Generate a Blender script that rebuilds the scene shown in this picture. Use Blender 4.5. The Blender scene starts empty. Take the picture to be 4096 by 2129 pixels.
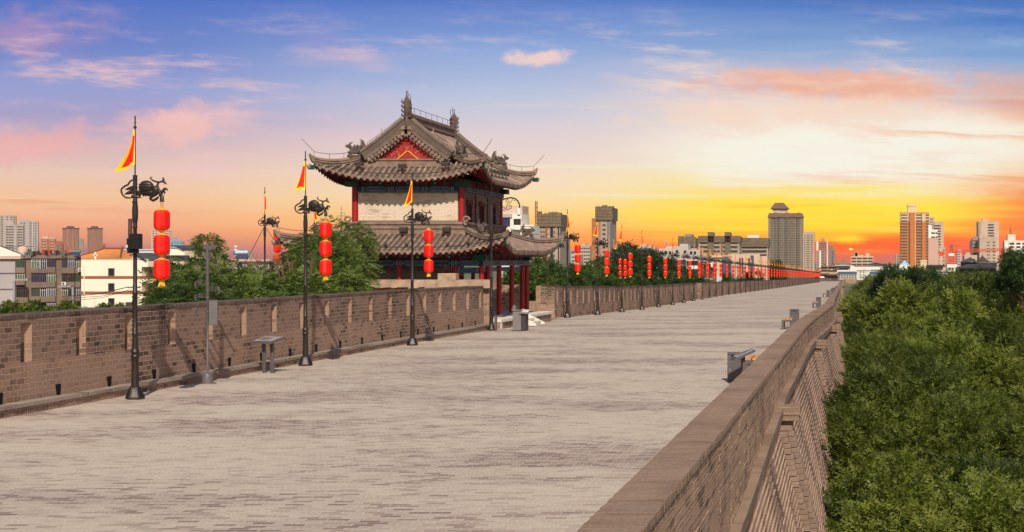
import bpy, math, random
import numpy as np
from mathutils import Vector, Matrix
random.seed(7); rng=np.random.default_rng(7)
S=bpy.context.scene; COL=S.collection
F=6000.0; CX=3433.0; CY=1045.0; H=2.98
def px(x,Y): return (x-CX)*Y/F
def pz(y,Y): return H-(y-CY)*Y/F
def lin(c):
    return tuple((v/12.92 if v<=.04045 else ((v+.055)/1.055)**2.4) for v in [k/255 for k in c[:3]])+(1,)
def interp(x,pts):
    if x<=pts[0][0]: return pts[0][1]
    for (a,b),(c,d) in zip(pts,pts[1:]):
        if x<=c: return b+(d-b)*(x-a)/(c-a)
    return pts[-1][1]
def gz(Y): return interp(Y,[(55,0),(66,-.04),(84,-.2),(95,-.42),(105,-.58),(115,-.76),(136,-1.0),(160,-1.22),(190,-1.5),(207,-1.69),(1000,-10.1)])
def xl(Y): return interp(Y,[(32.4,-15.62),(43,-15.75),(60,-15.79),(84,-16.3),(105,-16.5),(136,-16.8),(160,-17.2),(195,-17.9),(340,-18.0),(500,-18.3),(695,-18.6),(900,-20)])   # lamp line
def xr(Y): return interp(Y,[(50,-2.2),(56,-2.12),(68,-1.9),(80,-1.8),(92,-1.95),(110,-2.25),(150,-2.6),(200,-3.0),(337,-4.5),(494,-6.2),(740,-9),(900,-11)])   # right parapet inner face
# ---------------------------------------------------------------- nodes
class NT:
    def __init__(s,nt): s.t=nt
    def n(s,t,**k):
        x=s.t.nodes.new(t)
        for a,b in k.items(): setattr(x,a,b)
        return x
    def put(s,sock,v):
        if hasattr(v,'links') or isinstance(v,bpy.types.NodeSocket): s.t.links.new(v,sock)
        elif v is not None: sock.default_value=v
    def m(s,op,a,b=None,c=None,clamp=False):
        x=s.n('ShaderNodeMath',operation=op); x.use_clamp=clamp
        for i,v in enumerate((a,b,c)):
            if v is not None: s.put(x.inputs[i],v)
        return x.outputs[0]
    def mix(s,f,a,b,mode='MIX'):
        x=s.n('ShaderNodeMix',data_type='RGBA',blend_type=mode); s.put(x.inputs[0],f); s.put(x.inputs[6],a); s.put(x.inputs[7],b); return x.outputs[2]
    def xyz(s,x,y,z):
        n=s.n('ShaderNodeCombineXYZ')
        for i,v in enumerate((x,y,z)): s.put(n.inputs[i],v)
        return n.outputs[0]
    def noise(s,vec,scale,detail=4,rough=.55,dim='3D'):
        n=s.n('ShaderNodeTexNoise'); n.noise_dimensions=dim
        if vec is not None: s.put(n.inputs['Vector'],vec)
        n.inputs['Scale'].default_value=scale; n.inputs['Detail'].default_value=detail; n.inputs['Roughness'].default_value=rough
        return n.outputs[0]
    def ss(s,x,a,b):
        n=s.n('ShaderNodeMapRange',interpolation_type='SMOOTHSTEP'); s.put(n.inputs[0],x); n.inputs[1].default_value=a; n.inputs[2].default_value=b
        return n.outputs[0]
    def ramp(s,f,stops):
        n=s.n('ShaderNodeValToRGB'); s.put(n.inputs[0],f); e=n.color_ramp.elements
        while len(e)<len(stops): e.new(.5)
        for el,(p,c) in zip(e,stops): el.position=p; el.color=c
        return n.outputs[0]
MATS={}
def base_mat(name):
    m=bpy.data.materials.new(name); m.use_nodes=True; t=m.node_tree; t.nodes.clear()
    N=NT(t); o=N.n('ShaderNodeOutputMaterial'); b=N.n('ShaderNodeBsdfPrincipled'); t.links.new(b.outputs[0],o.inputs[0]); MATS[name]=m
    return m,N,b,o
def mat(name,c,rough=.7,var=.25,scale=3.0,metal=0.0,bump=0.0,bscale=30,spec=.3,c2=None,aniso=None):
    """plain surface: base colour broken up by noise, optional second tone"""
    if name in MATS: return MATS[name]
    m,N,b,o=base_mat(name)
    c=lin(c) if max(c[:3])>1.001 else tuple(c[:3])+(1,)
    tc=N.n('ShaderNodeTexCoord').outputs['Object']
    if aniso: 
        mp=N.n('ShaderNodeMapping'); N.put(mp.inputs[0],tc); mp.inputs['Scale'].default_value=aniso; tc=mp.outputs[0]
    no=N.noise(tc,scale,6,.6)
    dk=tuple(v*(1-var) for v in c[:3])+(1,); lt=tuple(min(1,v*(1+var)) for v in c[:3])+(1,)
    if c2: lt=lin(c2) if max(c2[:3])>1.001 else tuple(c2[:3])+(1,)
    N.put(b.inputs['Base Color'],N.ramp(no,[(.3,dk),(.5,c),(.72,lt)]))
    b.inputs['Roughness'].default_value=rough; b.inputs['Metallic'].default_value=metal
    b.inputs['Specular IOR Level'].default_value=spec
    if bump:
        bp=N.n('ShaderNodeBump'); bp.inputs['Strength'].default_value=bump; bp.inputs['Distance'].default_value=.02
        N.put(bp.inputs['Height'],N.noise(tc,bscale,4)); N.put(b.inputs['Normal'],bp.outputs[0])
    return m
def brick(name,c1,c2,mo,bw,rh,ms=.012,stain=(70,60,58),stain_amt=.5,stain_scale=.35,bump=.6,wob=.012,light=None,rough=.9,fine=.35,bias=0.0,dk=None,dark_share=.3,cluster=.5):
    """brickwork: every brick its own tone between c1 and c2, a share of dark ones that gather in patches, pale mortar, weathering"""
    if name in MATS: return MATS[name]
    m,N,b,o=base_mat(name)
    uv=N.n('ShaderNodeUVMap').outputs[0]
    nz=N.n('ShaderNodeTexNoise'); N.put(nz.inputs['Vector'],uv); nz.inputs['Scale'].default_value=5; nz.inputs['Detail'].default_value=3
    d=N.n('ShaderNodeVectorMath',operation='SUBTRACT'); N.put(d.inputs[0],nz.outputs['Color']); d.inputs[1].default_value=(.5,.5,.5)
    d2=N.n('ShaderNodeVectorMath',operation='SCALE'); N.put(d2.inputs[0],d.outputs[0]); d2.inputs['Scale'].default_value=wob*2
    ad=N.n('ShaderNodeVectorMath',operation='ADD'); N.put(ad.inputs[0],uv); N.put(ad.inputs[1],d2.outputs[0])
    br=N.n('ShaderNodeTexBrick'); N.put(br.inputs['Vector'],ad.outputs[0])
    br.inputs['Scale'].default_value=1; br.inputs['Mortar Size'].default_value=ms; br.inputs['Mortar Smooth'].default_value=.25
    br.inputs['Brick Width'].default_value=bw; br.inputs['Row Height'].default_value=rh; br.inputs['Bias'].default_value=bias
    br.inputs['Color1'].default_value=(0,0,0,1); br.inputs['Color2'].default_value=(1,1,1,1); br.inputs['Mortar'].default_value=(.5,.5,.5,1)
    br.offset=.5; br.squash=1
    rnd=N.n('ShaderNodeSeparateColor'); N.put(rnd.inputs[0],br.outputs['Color']); rnd=rnd.outputs[0]
    if isinstance(stain_scale,tuple):
        mp=N.n('ShaderNodeMapping'); N.put(mp.inputs[0],uv); mp.inputs['Scale'].default_value=stain_scale; big=N.noise(mp.outputs[0],1.0,7,.68); stain_scale=.25
    else: big=N.noise(uv,stain_scale,5,.6)
    patch=N.ss(big,.40,.68)
    val=N.m('SUBTRACT',rnd,N.m('MULTIPLY',N.m('SUBTRACT',patch,.45),cluster))
    D=lin(dk) if dk else lin(tuple(v*.82 for v in c2)); a1,a2=lin(c1),lin(c2)
    col=N.ramp(val,[(0,D),(dark_share*.8,a2),(dark_share*1.25,tuple((p+q)/2 for p,q in zip(a1,a2))),(.85,a1)])
    col=N.mix(N.m('MULTIPLY',patch,stain_amt),col,lin(stain))
    if light: col=N.mix(N.m('MULTIPLY',N.ss(N.noise(uv,stain_scale*2.3,5,.6),.52,.72),.5),col,lin(light))
    col=N.mix(br.outputs['Fac'],col,lin(mo))
    fn=N.noise(uv,28,5,.65)
    col=N.mix(fine,col,N.ramp(fn,[(.3,(.45,.45,.45,1)),(.7,(1.35,1.35,1.35,1))]),'MULTIPLY')
    N.put(b.inputs['Base Color'],col); b.inputs['Roughness'].default_value=rough; b.inputs['Specular IOR Level'].default_value=.15
    if bump:
        bp=N.n('ShaderNodeBump'); bp.inputs['Strength'].default_value=bump; bp.inputs['Distance'].default_value=.02
        h=N.m('SUBTRACT',N.m('ADD',N.m('MULTIPLY',fn,.5),N.m('MULTIPLY',rnd,.35)),N.m('MULTIPLY',br.outputs['Fac'],1.0))
        N.put(bp.inputs['Height'],h); N.put(b.inputs['Normal'],bp.outputs[0])
    return m
def leafmat(name,c,c2,trans=.35):
    m,N,b,o=base_mat(name); N.t.nodes.remove(b)
    oi=N.n('ShaderNodeObjectInfo').outputs['Random']
    tc=N.n('ShaderNodeTexCoord').outputs['Object']
    f=N.m('ADD',N.m('MULTIPLY',N.noise(tc,.75,6,.65),.85),N.m('MULTIPLY',N.m('SUBTRACT',oi,.5),.3))
    col=N.ramp(f,[(.26,c),(.6,c2)])
    d=N.n('ShaderNodeBsdfPrincipled'); N.put(d.inputs['Base Color'],col); d.inputs['Roughness'].default_value=.5; d.inputs['Specular IOR Level'].default_value=.25
    tr=N.n('ShaderNodeBsdfTranslucent'); N.put(tr.inputs[0],N.mix(.5,col,(.12,.2,.01,1)))
    mx=N.n('ShaderNodeMixShader'); mx.inputs[0].default_value=trans
    N.t.links.new(d.outputs[0],mx.inputs[1]); N.t.links.new(tr.outputs[0],mx.inputs[2]); N.t.links.new(mx.outputs[0],o.inputs[0])
    return m
# ---------------------------------------------------------------- mesh builder
class MB:
    def __init__(s): s.v=[]; s.f=[]; s.m=[]; s.sm=[]
    def add(s,vs,fs,mi=0,smooth=False):
        o=len(s.v); s.v+= [tuple(p) for p in vs]
        for f in fs: s.f.append(tuple(i+o for i in f)); s.m.append(mi); s.sm.append(smooth)
        return s
    def box(s,x0,x1,y0,y1,z0,z1,mi=0):
        return s.add([(x0,y0,z0),(x1,y0,z0),(x1,y1,z0),(x0,y1,z0),(x0,y0,z1),(x1,y0,z1),(x1,y1,z1),(x0,y1,z1)],
          [(0,3,2,1),(4,5,6,7),(0,1,5,4),(1,2,6,5),(2,3,7,6),(3,0,4,7)],mi)
    def hexa(s,p,mi=0):   # 8 points, bottom ring then top ring
        return s.add(p,[(0,3,2,1),(4,5,6,7),(0,1,5,4),(1,2,6,5),(2,3,7,6),(3,0,4,7)],mi)
    def cbox(s,x0,x1,y0,y1,z0,z1,c=.01,mi=0):   # box with chamfered vertical and top edges
        r=[(x0+c,y0),(x1-c,y0),(x1,y0+c),(x1,y1-c),(x1-c,y1),(x0+c,y1),(x0,y1-c),(x0,y0+c)]
        r2=[(x0+c*2,y0+c),(x1-c*2,y0+c),(x1-c,y0+2*c),(x1-c,y1-2*c),(x1-2*c,y1-c),(x0+2*c,y1-c),(x0+c,y1-2*c),(x0+c,y0+2*c)]
        vs=[(a,b,z0) for a,b in r]+[(a,b,z1-c) for a,b in r]+[(a,b,z1) for a,b in r2]
        fs=[(7,6,5,4,3,2,1,0),tuple(range(16,24))]
        for k in (0,8):
            for i in range(8): j=(i+1)%8; fs.append((k+i,k+j,k+8+j,k+8+i))
        return s.add(vs,fs,mi)
    def tube(s,pts,rad,n=8,mi=0,cap=True,smooth=True,sy=1.0,half=False):
        P=[Vector(p) for p in pts]; R=rad if isinstance(rad,(list,tuple)) else [rad]*len(P)
        T=[]
        for i in range(len(P)):
            t=(P[min(i+1,len(P)-1)]-P[max(i-1,0)])
            T.append(t.normalized() if t.length>1e-9 else Vector((0,0,1)))
        a=Vector((0,1,0)) if abs(T[0].y)<.9 else Vector((1,0,0))
        vs=[]; 
        for i,p in enumerate(P):
            a=(a-T[i]*a.dot(T[i])); a=a.normalized() if a.length>1e-6 else T[i].orthogonal().normalized()
            b=T[i].cross(a)
            for k in range(n):
                an=2*math.pi*k/n; vs.append(p+a*(math.cos(an)*R[i]*sy)+b*(math.sin(an)*R[i]))
        fs=[]
        for i in range(len(P)-1):
            for k in range(n): j=(k+1)%n; fs.append((i*n+k,i*n+j,(i+1)*n+j,(i+1)*n+k))
        s.add(vs,fs,mi,smooth)
        if cap:
            s.add(vs[:n],[tuple(range(n-1,-1,-1))],mi); s.add(vs[-n:],[tuple(range(n))],mi)
        return s
    def lathe(s,prof,n=12,mi=0,c=(0,0),smooth=True,sx=1,sy=1,rot=0):
        vs=[]; fs=[]
        for r,z in prof:
            for k in range(n): a=2*math.pi*k/n+rot; vs.append((c[0]+sx*r*math.cos(a),c[1]+sy*r*math.sin(a),z))
        for i in range(len(prof)-1):
            for k in range(n): j=(k+1)%n; fs.append((i*n+k,i*n+j,(i+1)*n+j,(i+1)*n+k))
        s.add(vs,fs,mi,smooth); s.add(vs[:n],[tuple(range(n-1,-1,-1))],mi); s.add(vs[-n:],[tuple(range(n))],mi)
        return s
    def ell(s,c,r,mi=0,n=12,m=8):
        pr=[]; vs=[]; fs=[]
        for i in range(m+1):
            t=math.pi*i/m
            for k in range(n): a=2*math.pi*k/n; vs.append((c[0]+r[0]*math.sin(t)*math.cos(a),c[1]+r[1]*math.sin(t)*math.sin(a),c[2]-r[2]*math.cos(t)))
        for i in range(m):
            for k in range(n): j=(k+1)%n; fs.append((i*n+k,i*n+j,(i+1)*n+j,(i+1)*n+k))
        return s.add(vs,fs,mi,True)
    def prism(s,poly,y0,y1,mi=0):   # polygon in XZ extruded along Y (counter-clockwise seen from -Y)
        n=len(poly); vs=[(a,y0,b) for a,b in poly]+[(a,y1,b) for a,b in poly]
        fs=[tuple(range(n)),tuple(range(2*n-1,n-1,-1))]+[(i,i+n,(i+1)%n+n,(i+1)%n) for i in range(n)]
        return s.add(vs,fs,mi)
    def prismy(s,poly,x0,x1,mi=0):  # polygon in YZ extruded along X
        n=len(poly); vs=[(x0,a,b) for a,b in poly]+[(x1,a,b) for a,b in poly]
        fs=[tuple(range(n-1,-1,-1)),tuple(range(n,2*n))]+[(i,(i+1)%n,(i+1)%n+n,i+n) for i in range(n)]
        return s.add(vs,fs,mi)
    def sweep(s,pts,w,h,mi=0,up=(0,0,1)):  # box section resting on a path
        P=[Vector(p) for p in pts]; U=Vector(up); vs=[]; W=w if isinstance(w,list) else [w]*len(P); Hh=h if isinstance(h,list) else [h]*len(P)
        for i,p in enumerate(P):
            t=(P[min(i+1,len(P)-1)]-P[max(i-1,0)]).normalized(); sd=t.cross(U).normalized(); u=sd.cross(t)
            for a,b in ((-.5,0),(.5,0),(.5,1),(-.5,1)): vs.append(p+sd*(a*W[i])+u*(b*Hh[i]))
        fs=[(0,1,2,3),tuple(range(len(vs)-1,len(vs)-5,-1))]
        for i in range(len(P)-1):
            for k in range(4): j=(k+1)%4; fs.append((i*4+k,(i+1)*4+k,(i+1)*4+j,i*4+j))
        return s.add(vs,fs,mi)
    def xform(s,M,start=0):
        for i in range(start,len(s.v)): s.v[i]=tuple(M@Vector(s.v[i]))
        return s
    def mesh(s,name,mats):
        me=bpy.data.meshes.new(name); me.from_pydata(s.v,[],s.f); 
        for m in (mats if isinstance(mats,(list,tuple)) else [mats]): me.materials.append(m)
        me.polygons.foreach_set('material_index',s.m); me.polygons.foreach_set('use_smooth',s.sm)
        uvl=me.uv_layers.new(name='UVMap'); n=len(me.loops)
        li=np.empty(n,np.int32); me.loops.foreach_get('vertex_index',li)
        co=np.array(s.v,np.float32)[li] if n else np.zeros((0,3),np.float32)
        nor=np.empty(len(s.f)*3,np.float32); me.polygons.foreach_get('normal',nor); nor=np.abs(nor.reshape(-1,3))
        tot=np.array([len(f) for f in s.f]); ax=np.argmax(nor*np.array([1,1,.95]),1); ax=np.repeat(ax,tot)
        uv=np.where((ax==2)[:,None],co[:,:2],np.where((ax==0)[:,None],co[:,[1,2]],co[:,[0,2]]))
        uvl.data.foreach_set('uv',uv.astype(np.float32).ravel())
        me.update(); return me
    def build(s,name,mats,parent=None,loc=(0,0,0),rz=0):
        return link(name,s.mesh(name,mats),parent,loc,rz)
def link(name,data,parent=None,loc=(0,0,0),rz=0):
    o=bpy.data.objects.new(name,data); COL.objects.link(o); o.location=loc; o.rotation_euler=(0,0,rz)
    if parent: o.parent=parent
    return o
def tag(o,label,cat,group=None,kind=None):
    o['label']=label
    if cat: o['category']=cat
    if group: o['group']=group
    if kind: o['kind']=kind
    return o
def thing(name,label,cat,loc=(0,0,0),rz=0,group=None):
    return tag(link(name,None,None,loc,rz),label,cat,group)
def struct(o): o['kind']='structure'; return o
def dup(root,loc,label,rz=None,sc=None):
    r=root.copy(); COL.objects.link(r); r.location=loc
    if rz is not None: r.rotation_euler=(0,0,rz)
    if sc: r.scale=(sc,sc,sc)
    r['label']=label
    for ch in list(root.children):
        c=ch.copy(); COL.objects.link(c); c.parent=r
        for g in ch.children:
            d=g.copy(); COL.objects.link(d); d.parent=c
    return r
# ================================================================ camera, sun, sky
cam=bpy.data.cameras.new('camera'); co=link('camera',cam); co.location=(0,0,H); co.rotation_euler=(math.pi/2,0,0)
cam.sensor_width=36; cam.lens=36*F/4096; cam.shift_x=-(CX-2048)/4096; cam.shift_y=(CY-1064.5)/4096*-1*-1
cam.shift_y=-(1064.5-CY)/4096; cam.clip_end=20000; cam.clip_start=.5; S.camera=co
S.view_settings.view_transform='Standard'; S.view_settings.look='None'; S.view_settings.exposure=0; S.view_settings.gamma=1
SUN=Vector((.27,-.98,.86)).normalized()
sl=bpy.data.lights.new('sun','SUN'); sl.energy=4.6; sl.angle=math.radians(.6); sl.color=(1,.905,.785)
so=link('sun',sl); so.rotation_euler=(-SUN).to_track_quat('-Z','Y').to_euler()
W=bpy.data.worlds.new('World'); S.world=W; W.use_nodes=True; t=W.node_tree; t.nodes.clear(); N=NT(t)
out=N.n('ShaderNodeOutputWorld'); bg=N.n('ShaderNodeBackground'); t.links.new(bg.outputs[0],out.inputs[0])
sk=N.n('ShaderNodeTexSky'); sk.sky_type='NISHITA'; sk.sun_disc=False; sk.sun_elevation=math.asin(SUN.z); sk.sun_rotation=math.atan2(SUN.x,SUN.y)
tc=N.n('ShaderNodeTexCoord').outputs['Generated']; sep=N.n('ShaderNodeSeparateXYZ'); N.put(sep.inputs[0],tc); X,Y,Z=sep.outputs
r=N.m('SQRT',N.m('ADD',N.m('MULTIPLY',X,X),N.m('MULTIPLY',Y,Y)))
az=N.m('ARCTAN2',X,Y)                                     # compass angle from the wall's direction
v=N.m('DIVIDE',Z,r); v=N.m('MULTIPLY',v,N.m('ADD',1.0,N.m('MULTIPLY',N.m('MULTIPLY',az,az),.5)))
s=N.m('ADD',N.m('MULTIPLY',N.m('ADD',az,N.m('MULTIPLY',N.m('POWER',N.m('ABSOLUTE',az),3),N.m('MULTIPLY',N.m('SIGN',az),.333))),F/4096),CX/4096)
st=N.xyz(N.m('MULTIPLY',s,2.6),N.m('MULTIPLY',v,46),0)
streak=N.m('SUBTRACT',N.noise(st,1.0,7,.62),.5)
st2=N.xyz(N.m('MULTIPLY',s,7),N.m('MULTIPLY',v,38),3.3)
wisp=N.noise(st2,1.0,8,.62)
tilt=N.m('MULTIPLY',N.m('SUBTRACT',s,.5),.006)
vd=N.m('ADD',N.m('ADD',v,tilt),N.m('MULTIPLY',streak,N.m('ADD',.018,N.m('MULTIPLY',N.ss(s,.45,.95),.034))))
pp=N.m('DIVIDE',vd,.2,clamp=True)
def yp(y): return max(0,min(1,(CY-y)/F/.2))
def rampy(st): return N.ramp(pp,[(yp(y),lin(c)) for y,c in sorted(st,key=lambda q:-q[0])])
A=rampy([(1046,(158,106,108)),(1005,(194,124,116)),(965,(222,144,112)),(910,(238,164,124)),(810,(246,196,152)),(700,(240,204,186)),(600,(216,186,194)),(490,(172,164,204)),(380,(152,162,214)),(200,(108,134,204)),(20,(80,116,200)),(-150,(58,92,182))])
B=rampy([(1046,(205,116,98)),(1005,(234,126,78)),(950,(252,166,78)),(880,(254,202,112)),(800,(252,222,166)),(700,(251,226,198)),(590,(240,218,212)),(470,(212,208,222)),(370,(188,199,226)),(200,(138,168,221)),(20,(86,126,203)),(-150,(55,92,178))])
Cc=rampy([(1060,(205,105,90)),(1020,(240,92,48)),(975,(255,96,16)),(925,(255,150,14)),(870,(255,196,30)),(800,(255,222,70)),(720,(255,238,150)),(640,(255,248,216)),(540,(255,240,220)),(430,(246,222,208)),(330,(216,204,214)),(190,(142,172,216)),(20,(82,128,200)),(-150,(52,92,176))])
D=rampy([(1046,(216,110,98)),(1000,(232,108,86)),(940,(253,104,46)),(860,(254,128,48)),(770,(250,142,66)),(700,(252,186,116)),(610,(253,224,186)),(520,(250,206,170)),(420,(240,178,152)),(330,(206,182,182)),(200,(134,172,218)),(20,(72,124,198)),(-150,(52,94,178))])
col=N.mix(N.ss(s,.1,.5),A,B); col=N.mix(N.ss(s,.5,.78),col,Cc); col=N.mix(N.ss(s,.88,1.02),col,D)
def blob(cx,cy,rx,ry,ti=0.0,lo=.25,hi=.75,namt=.9,nz=None):
    ds=N.m('DIVIDE',N.m('SUBTRACT',s,cx/4096),rx/4096)
    dv=N.m('DIVIDE',N.m('SUBTRACT',N.m('SUBTRACT',v,(CY-cy)/F),N.m('MULTIPLY',N.m('SUBTRACT',s,cx/4096),ti)),ry/F)
    e=N.m('SUBTRACT',1.0,N.m('SQRT',N.m('ADD',N.m('MULTIPLY',ds,ds),N.m('MULTIPLY',dv,dv))))
    e=N.m('ADD',e,N.m('MULTIPLY',N.m('SUBTRACT',nz if nz is not None else wisp,.5),namt*2))
    return N.ss(e,lo,hi)
streak2=N.noise(N.xyz(N.m('MULTIPLY',s,5),N.m('MULTIPLY',v,150),2.2),1.0,6,.6)
fluff=N.noise(N.xyz(N.m('MULTIPLY',s,26),N.m('MULTIPLY',v,62),1.7),1.0,8,.6)
col=N.mix(N.m('MULTIPLY',blob(3500,610,1020,200,0,-.15,.7,.6),1.0),col,lin((255,252,236)))
col=N.mix(N.m('MULTIPLY',blob(3430,345,640,75,-.02,-.15,.7,1.1,fluff),.85),col,lin((246,178,146)))
col=N.mix(N.m('MULTIPLY',blob(3150,450,700,75,.03,-.1,.8,1.2,fluff),.8),col,lin((252,222,200)))
col=N.mix(N.m('MULTIPLY',blob(2160,232,215,62,-.006,.25,.75,.75,fluff),.85),col,lin((250,214,204)))
col=N.mix(N.m('MULTIPLY',blob(740,505,360,95,.06,-.1,.8,1.0,fluff),.9),col,lin((250,196,188)))
col=N.mix(N.m('MULTIPLY',blob(180,150,480,170,.06,.15,1.1,1.3,fluff),.65),col,lin((172,140,190)))
col=N.mix(N.m('MULTIPLY',blob(140,590,420,100,.05,-.1,.8,1.0,fluff),.85),col,lin((246,180,176)))
col=N.mix(N.m('MULTIPLY',blob(1290,170,230,90,.02,.3,1.1,1.0,fluff),.5),col,lin((150,150,212)))
col=N.mix(N.m('MULTIPLY',blob(3200,850,900,140,0,-.1,.9,1.1,streak2),.85),col,lin((255,226,40)))
col=N.mix(N.m('MULTIPLY',blob(3404,955,120,44,0,.1,1.0,1.2,streak2),.75),col,lin((255,222,20)))
col=N.mix(blob(3404,997,15,7,0,.2,.7,.1),col,lin((255,246,120)))
cir=N.noise(N.xyz(N.m('ADD',N.m('MULTIPLY',s,9),N.m('MULTIPLY',v,14)),N.m('MULTIPLY',v,70),5.5),1.0,9,.64)
lowf=N.noise(N.xyz(N.m('MULTIPLY',s,3),N.m('MULTIPLY',v,14),9.1),1.0,3,.5)
cm_=N.m('MULTIPLY',N.m('MULTIPLY',N.ss(cir,.46,.72),N.ss(lowf,.38,.58)),N.m('MULTIPLY',N.ss(v,.035,.07),N.m('SUBTRACT',1.0,N.ss(v,.125,.18))))
col=N.mix(N.m('MULTIPLY',cm_,.9),col,N.mix(N.ss(s,.35,.65),lin((246,202,200)),lin((255,226,206))))
dark=N.m('MULTIPLY',N.ss(N.noise(N.xyz(N.m('MULTIPLY',s,3.2),N.m('MULTIPLY',v,90),7),1.0,6,.6),.56,.7),N.m('MULTIPLY',N.m('MULTIPLY',N.ss(v,.004,.02),N.m('SUBTRACT',1.0,N.ss(v,.03,.06))),.55))
col=N.mix(dark,col,N.mix(N.ss(s,.45,.65),lin((226,142,100)),lin((252,150,24))))
up=N.mix(1.0,sk.outputs[0],(.10,.10,.10,1),'MULTIPLY')   # daylight sky overhead, at the usual small strength
col=N.mix(N.ss(N.m('DIVIDE',Z,r),.22,.6),col,up)
hb=N.m('ADD',1.0,N.m('MULTIPLY',N.m('SUBTRACT',1.0,N.ss(v,.0,.08)),.2)); hbv=N.n('ShaderNodeCombineColor'); [N.put(hbv.inputs[q],hb) for q in range(3)]; col=N.mix(1.0,col,hbv.outputs[0],'MULTIPLY')
lite=N.m('MULTIPLY',N.m('MULTIPLY',N.ss(N.noise(N.xyz(N.m('MULTIPLY',s,2.4),N.m('MULTIPLY',v,120),11),1.0,7,.62),.56,.70),N.ss(s,.4,.62)),N.m('MULTIPLY',N.ss(v,.012,.03),N.m('SUBTRACT',1.0,N.ss(v,.08,.12))))
col=N.mix(N.m('MULTIPLY',lite,.7),col,lin((255,246,206)))
warm=N.m('MULTIPLY',N.m('MULTIPLY',N.ss(N.noise(N.xyz(N.m('MULTIPLY',s,3.1),N.m('ADD',N.m('MULTIPLY',v,75),N.m('MULTIPLY',s,2.5)),17),1.0,7,.62),.52,.68),N.ss(s,.62,.95)),N.m('MULTIPLY',N.ss(v,.02,.05),N.m('SUBTRACT',1.0,N.ss(v,.10,.14))))
col=N.mix(N.m('MULTIPLY',warm,.65),col,lin((252,150,92)))
back=N.ss(Y,.25,-.25); col=N.mix(back,col,N.mix(.5,up,(.46,.43,.38,1)))
N.put(bg.inputs[0],col); bg.inputs[1].default_value=1.0
# ================================================================ materials shared
M_wall=brick('old_wall_brick',(166,136,115),(138,111,94),(194,160,135),.26,.113,.010,stain=(98,80,68),stain_amt=.4,stain_scale=.33,bump=1.0,light=(182,150,126),wob=.02,fine=.65,dk=(88,72,62),dark_share=.28,cluster=.5)
M_wallup=brick('old_wall_brick_upper',(152,126,109),(124,102,88),(184,152,129),.26,.113,.010,stain=(82,67,59),stain_amt=.5,stain_scale=.35,bump=1.0,light=(158,130,112),wob=.02,fine=.65,dk=(84,70,62),dark_share=.3)
M_jamb=brick('niche_jamb_brick',(178,144,120),(152,122,101),(190,158,134),.30,.113,.010,stain=(140,112,94),stain_amt=.3,bump=.8,fine=.5)
M_walltop=brick('old_wall_top',(106,90,80),(84,72,64),(136,112,96),.30,.34,.012,stain=(70,60,54),bump=.8)
M_kerb=brick('kerb_slab',(160,144,130),(138,122,110),(100,86,76),9.0,.34,.012,stain=(114,100,92),bump=.5)
M_pave=brick('paving_brick',(190,176,160),(166,149,136),(202,185,162),.26,.118,.007,stain=(138,118,113),stain_amt=.5,stain_scale=(.13,.3,1),bump=.5,wob=.016,light=(194,181,167),fine=.45,dk=(122,103,98),dark_share=.31,cluster=.55)
M_cop=brick('coping_brick',(152,128,109),(142,118,100),(128,104,88),.6,.062,.004,stain=(112,92,79),stain_amt=.6,stain_scale=.5,bump=.5,light=(170,144,122),fine=.5,dk=(118,97,83),cluster=.3)
M_out=brick('parapet_brick',(184,152,128),(152,123,104),(206,172,144),.40,.105,.008,stain=(112,92,80),stain_amt=.45,stain_scale=.7,bump=1.0,light=(190,158,134),dk=(110,88,76),fine=.6)
M_gap=mat('mortar_gap_dark',(70,56,48),.95,.3,6)
M_ram=brick('rampart_brick',(184,154,132),(142,117,101),(206,174,148),.30,.5,.012,stain=(92,74,66),stain_amt=.5,stain_scale=.5,bump=.9,light=(196,168,148),dk=(98,80,70),fine=.6)
M_slab=mat('weathered_concrete',(168,142,120),.9,.3,2.5,bump=.6,bscale=14)
M_pale=mat('pale_stone',(214,204,188),.8,.14,2.0,bump=.3)
M_dark=mat('dark_cast_iron',(50,42,38),.42,.3,9,metal=.35,bump=.25,bscale=22,spec=.5)
M_grey=mat('grey_painted_steel',(92,84,86),.5,.1,4,spec=.4)
M_wood=mat('orange_wood',(196,140,82),.55,.25,5,aniso=(1,12,1))
M_metal=mat('bright_steel',(180,172,166),.35,.15,5,metal=.8)
# ================================================================ ground, wall top, rampart
YS=[2+i*2 for i in range(0,75)]+[152+i*8 for i in range(0,96)]
g=MB().add([(-6000,-200,-11.5),(9000,-200,-11.5),(9000,9000,-11.5),(-6000,9000,-11.5)],[(0,1,2,3)])
struct(tag(g.build('ground',mat('city_ground',(96,100,70),.95,.4,.02,c2=(128,120,96))),'dusty city ground far below the wall',None))
w=MB()
for a,b in zip(YS,YS[1:]):
    w.add([(xl(a)-1.2,a,gz(a)),(xr(a)+.1,a,gz(a)),(xr(b)+.1,b,gz(b)),(xl(b)-1.2,b,gz(b))],[(0,1,2,3)])
struct(tag(w.build('walkway',M_pave),'wide grey brick walkway along the wall top',None))
ba=MB().box(-31,-16.9,64.6,86.5,-11.4,-.26); 
tag(ba.build('bastion',M_wall),'brick bastion that carries the gate tower','bastion')
def ledge(Y): return xr(Y)+.51
def lz(Y): return interp(Y,[(15,-.75),(20,-.56),(30.6,-.03),(31.4,.06),(40,.12),(52,.18),(62,.08),(75,.05)])
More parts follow.
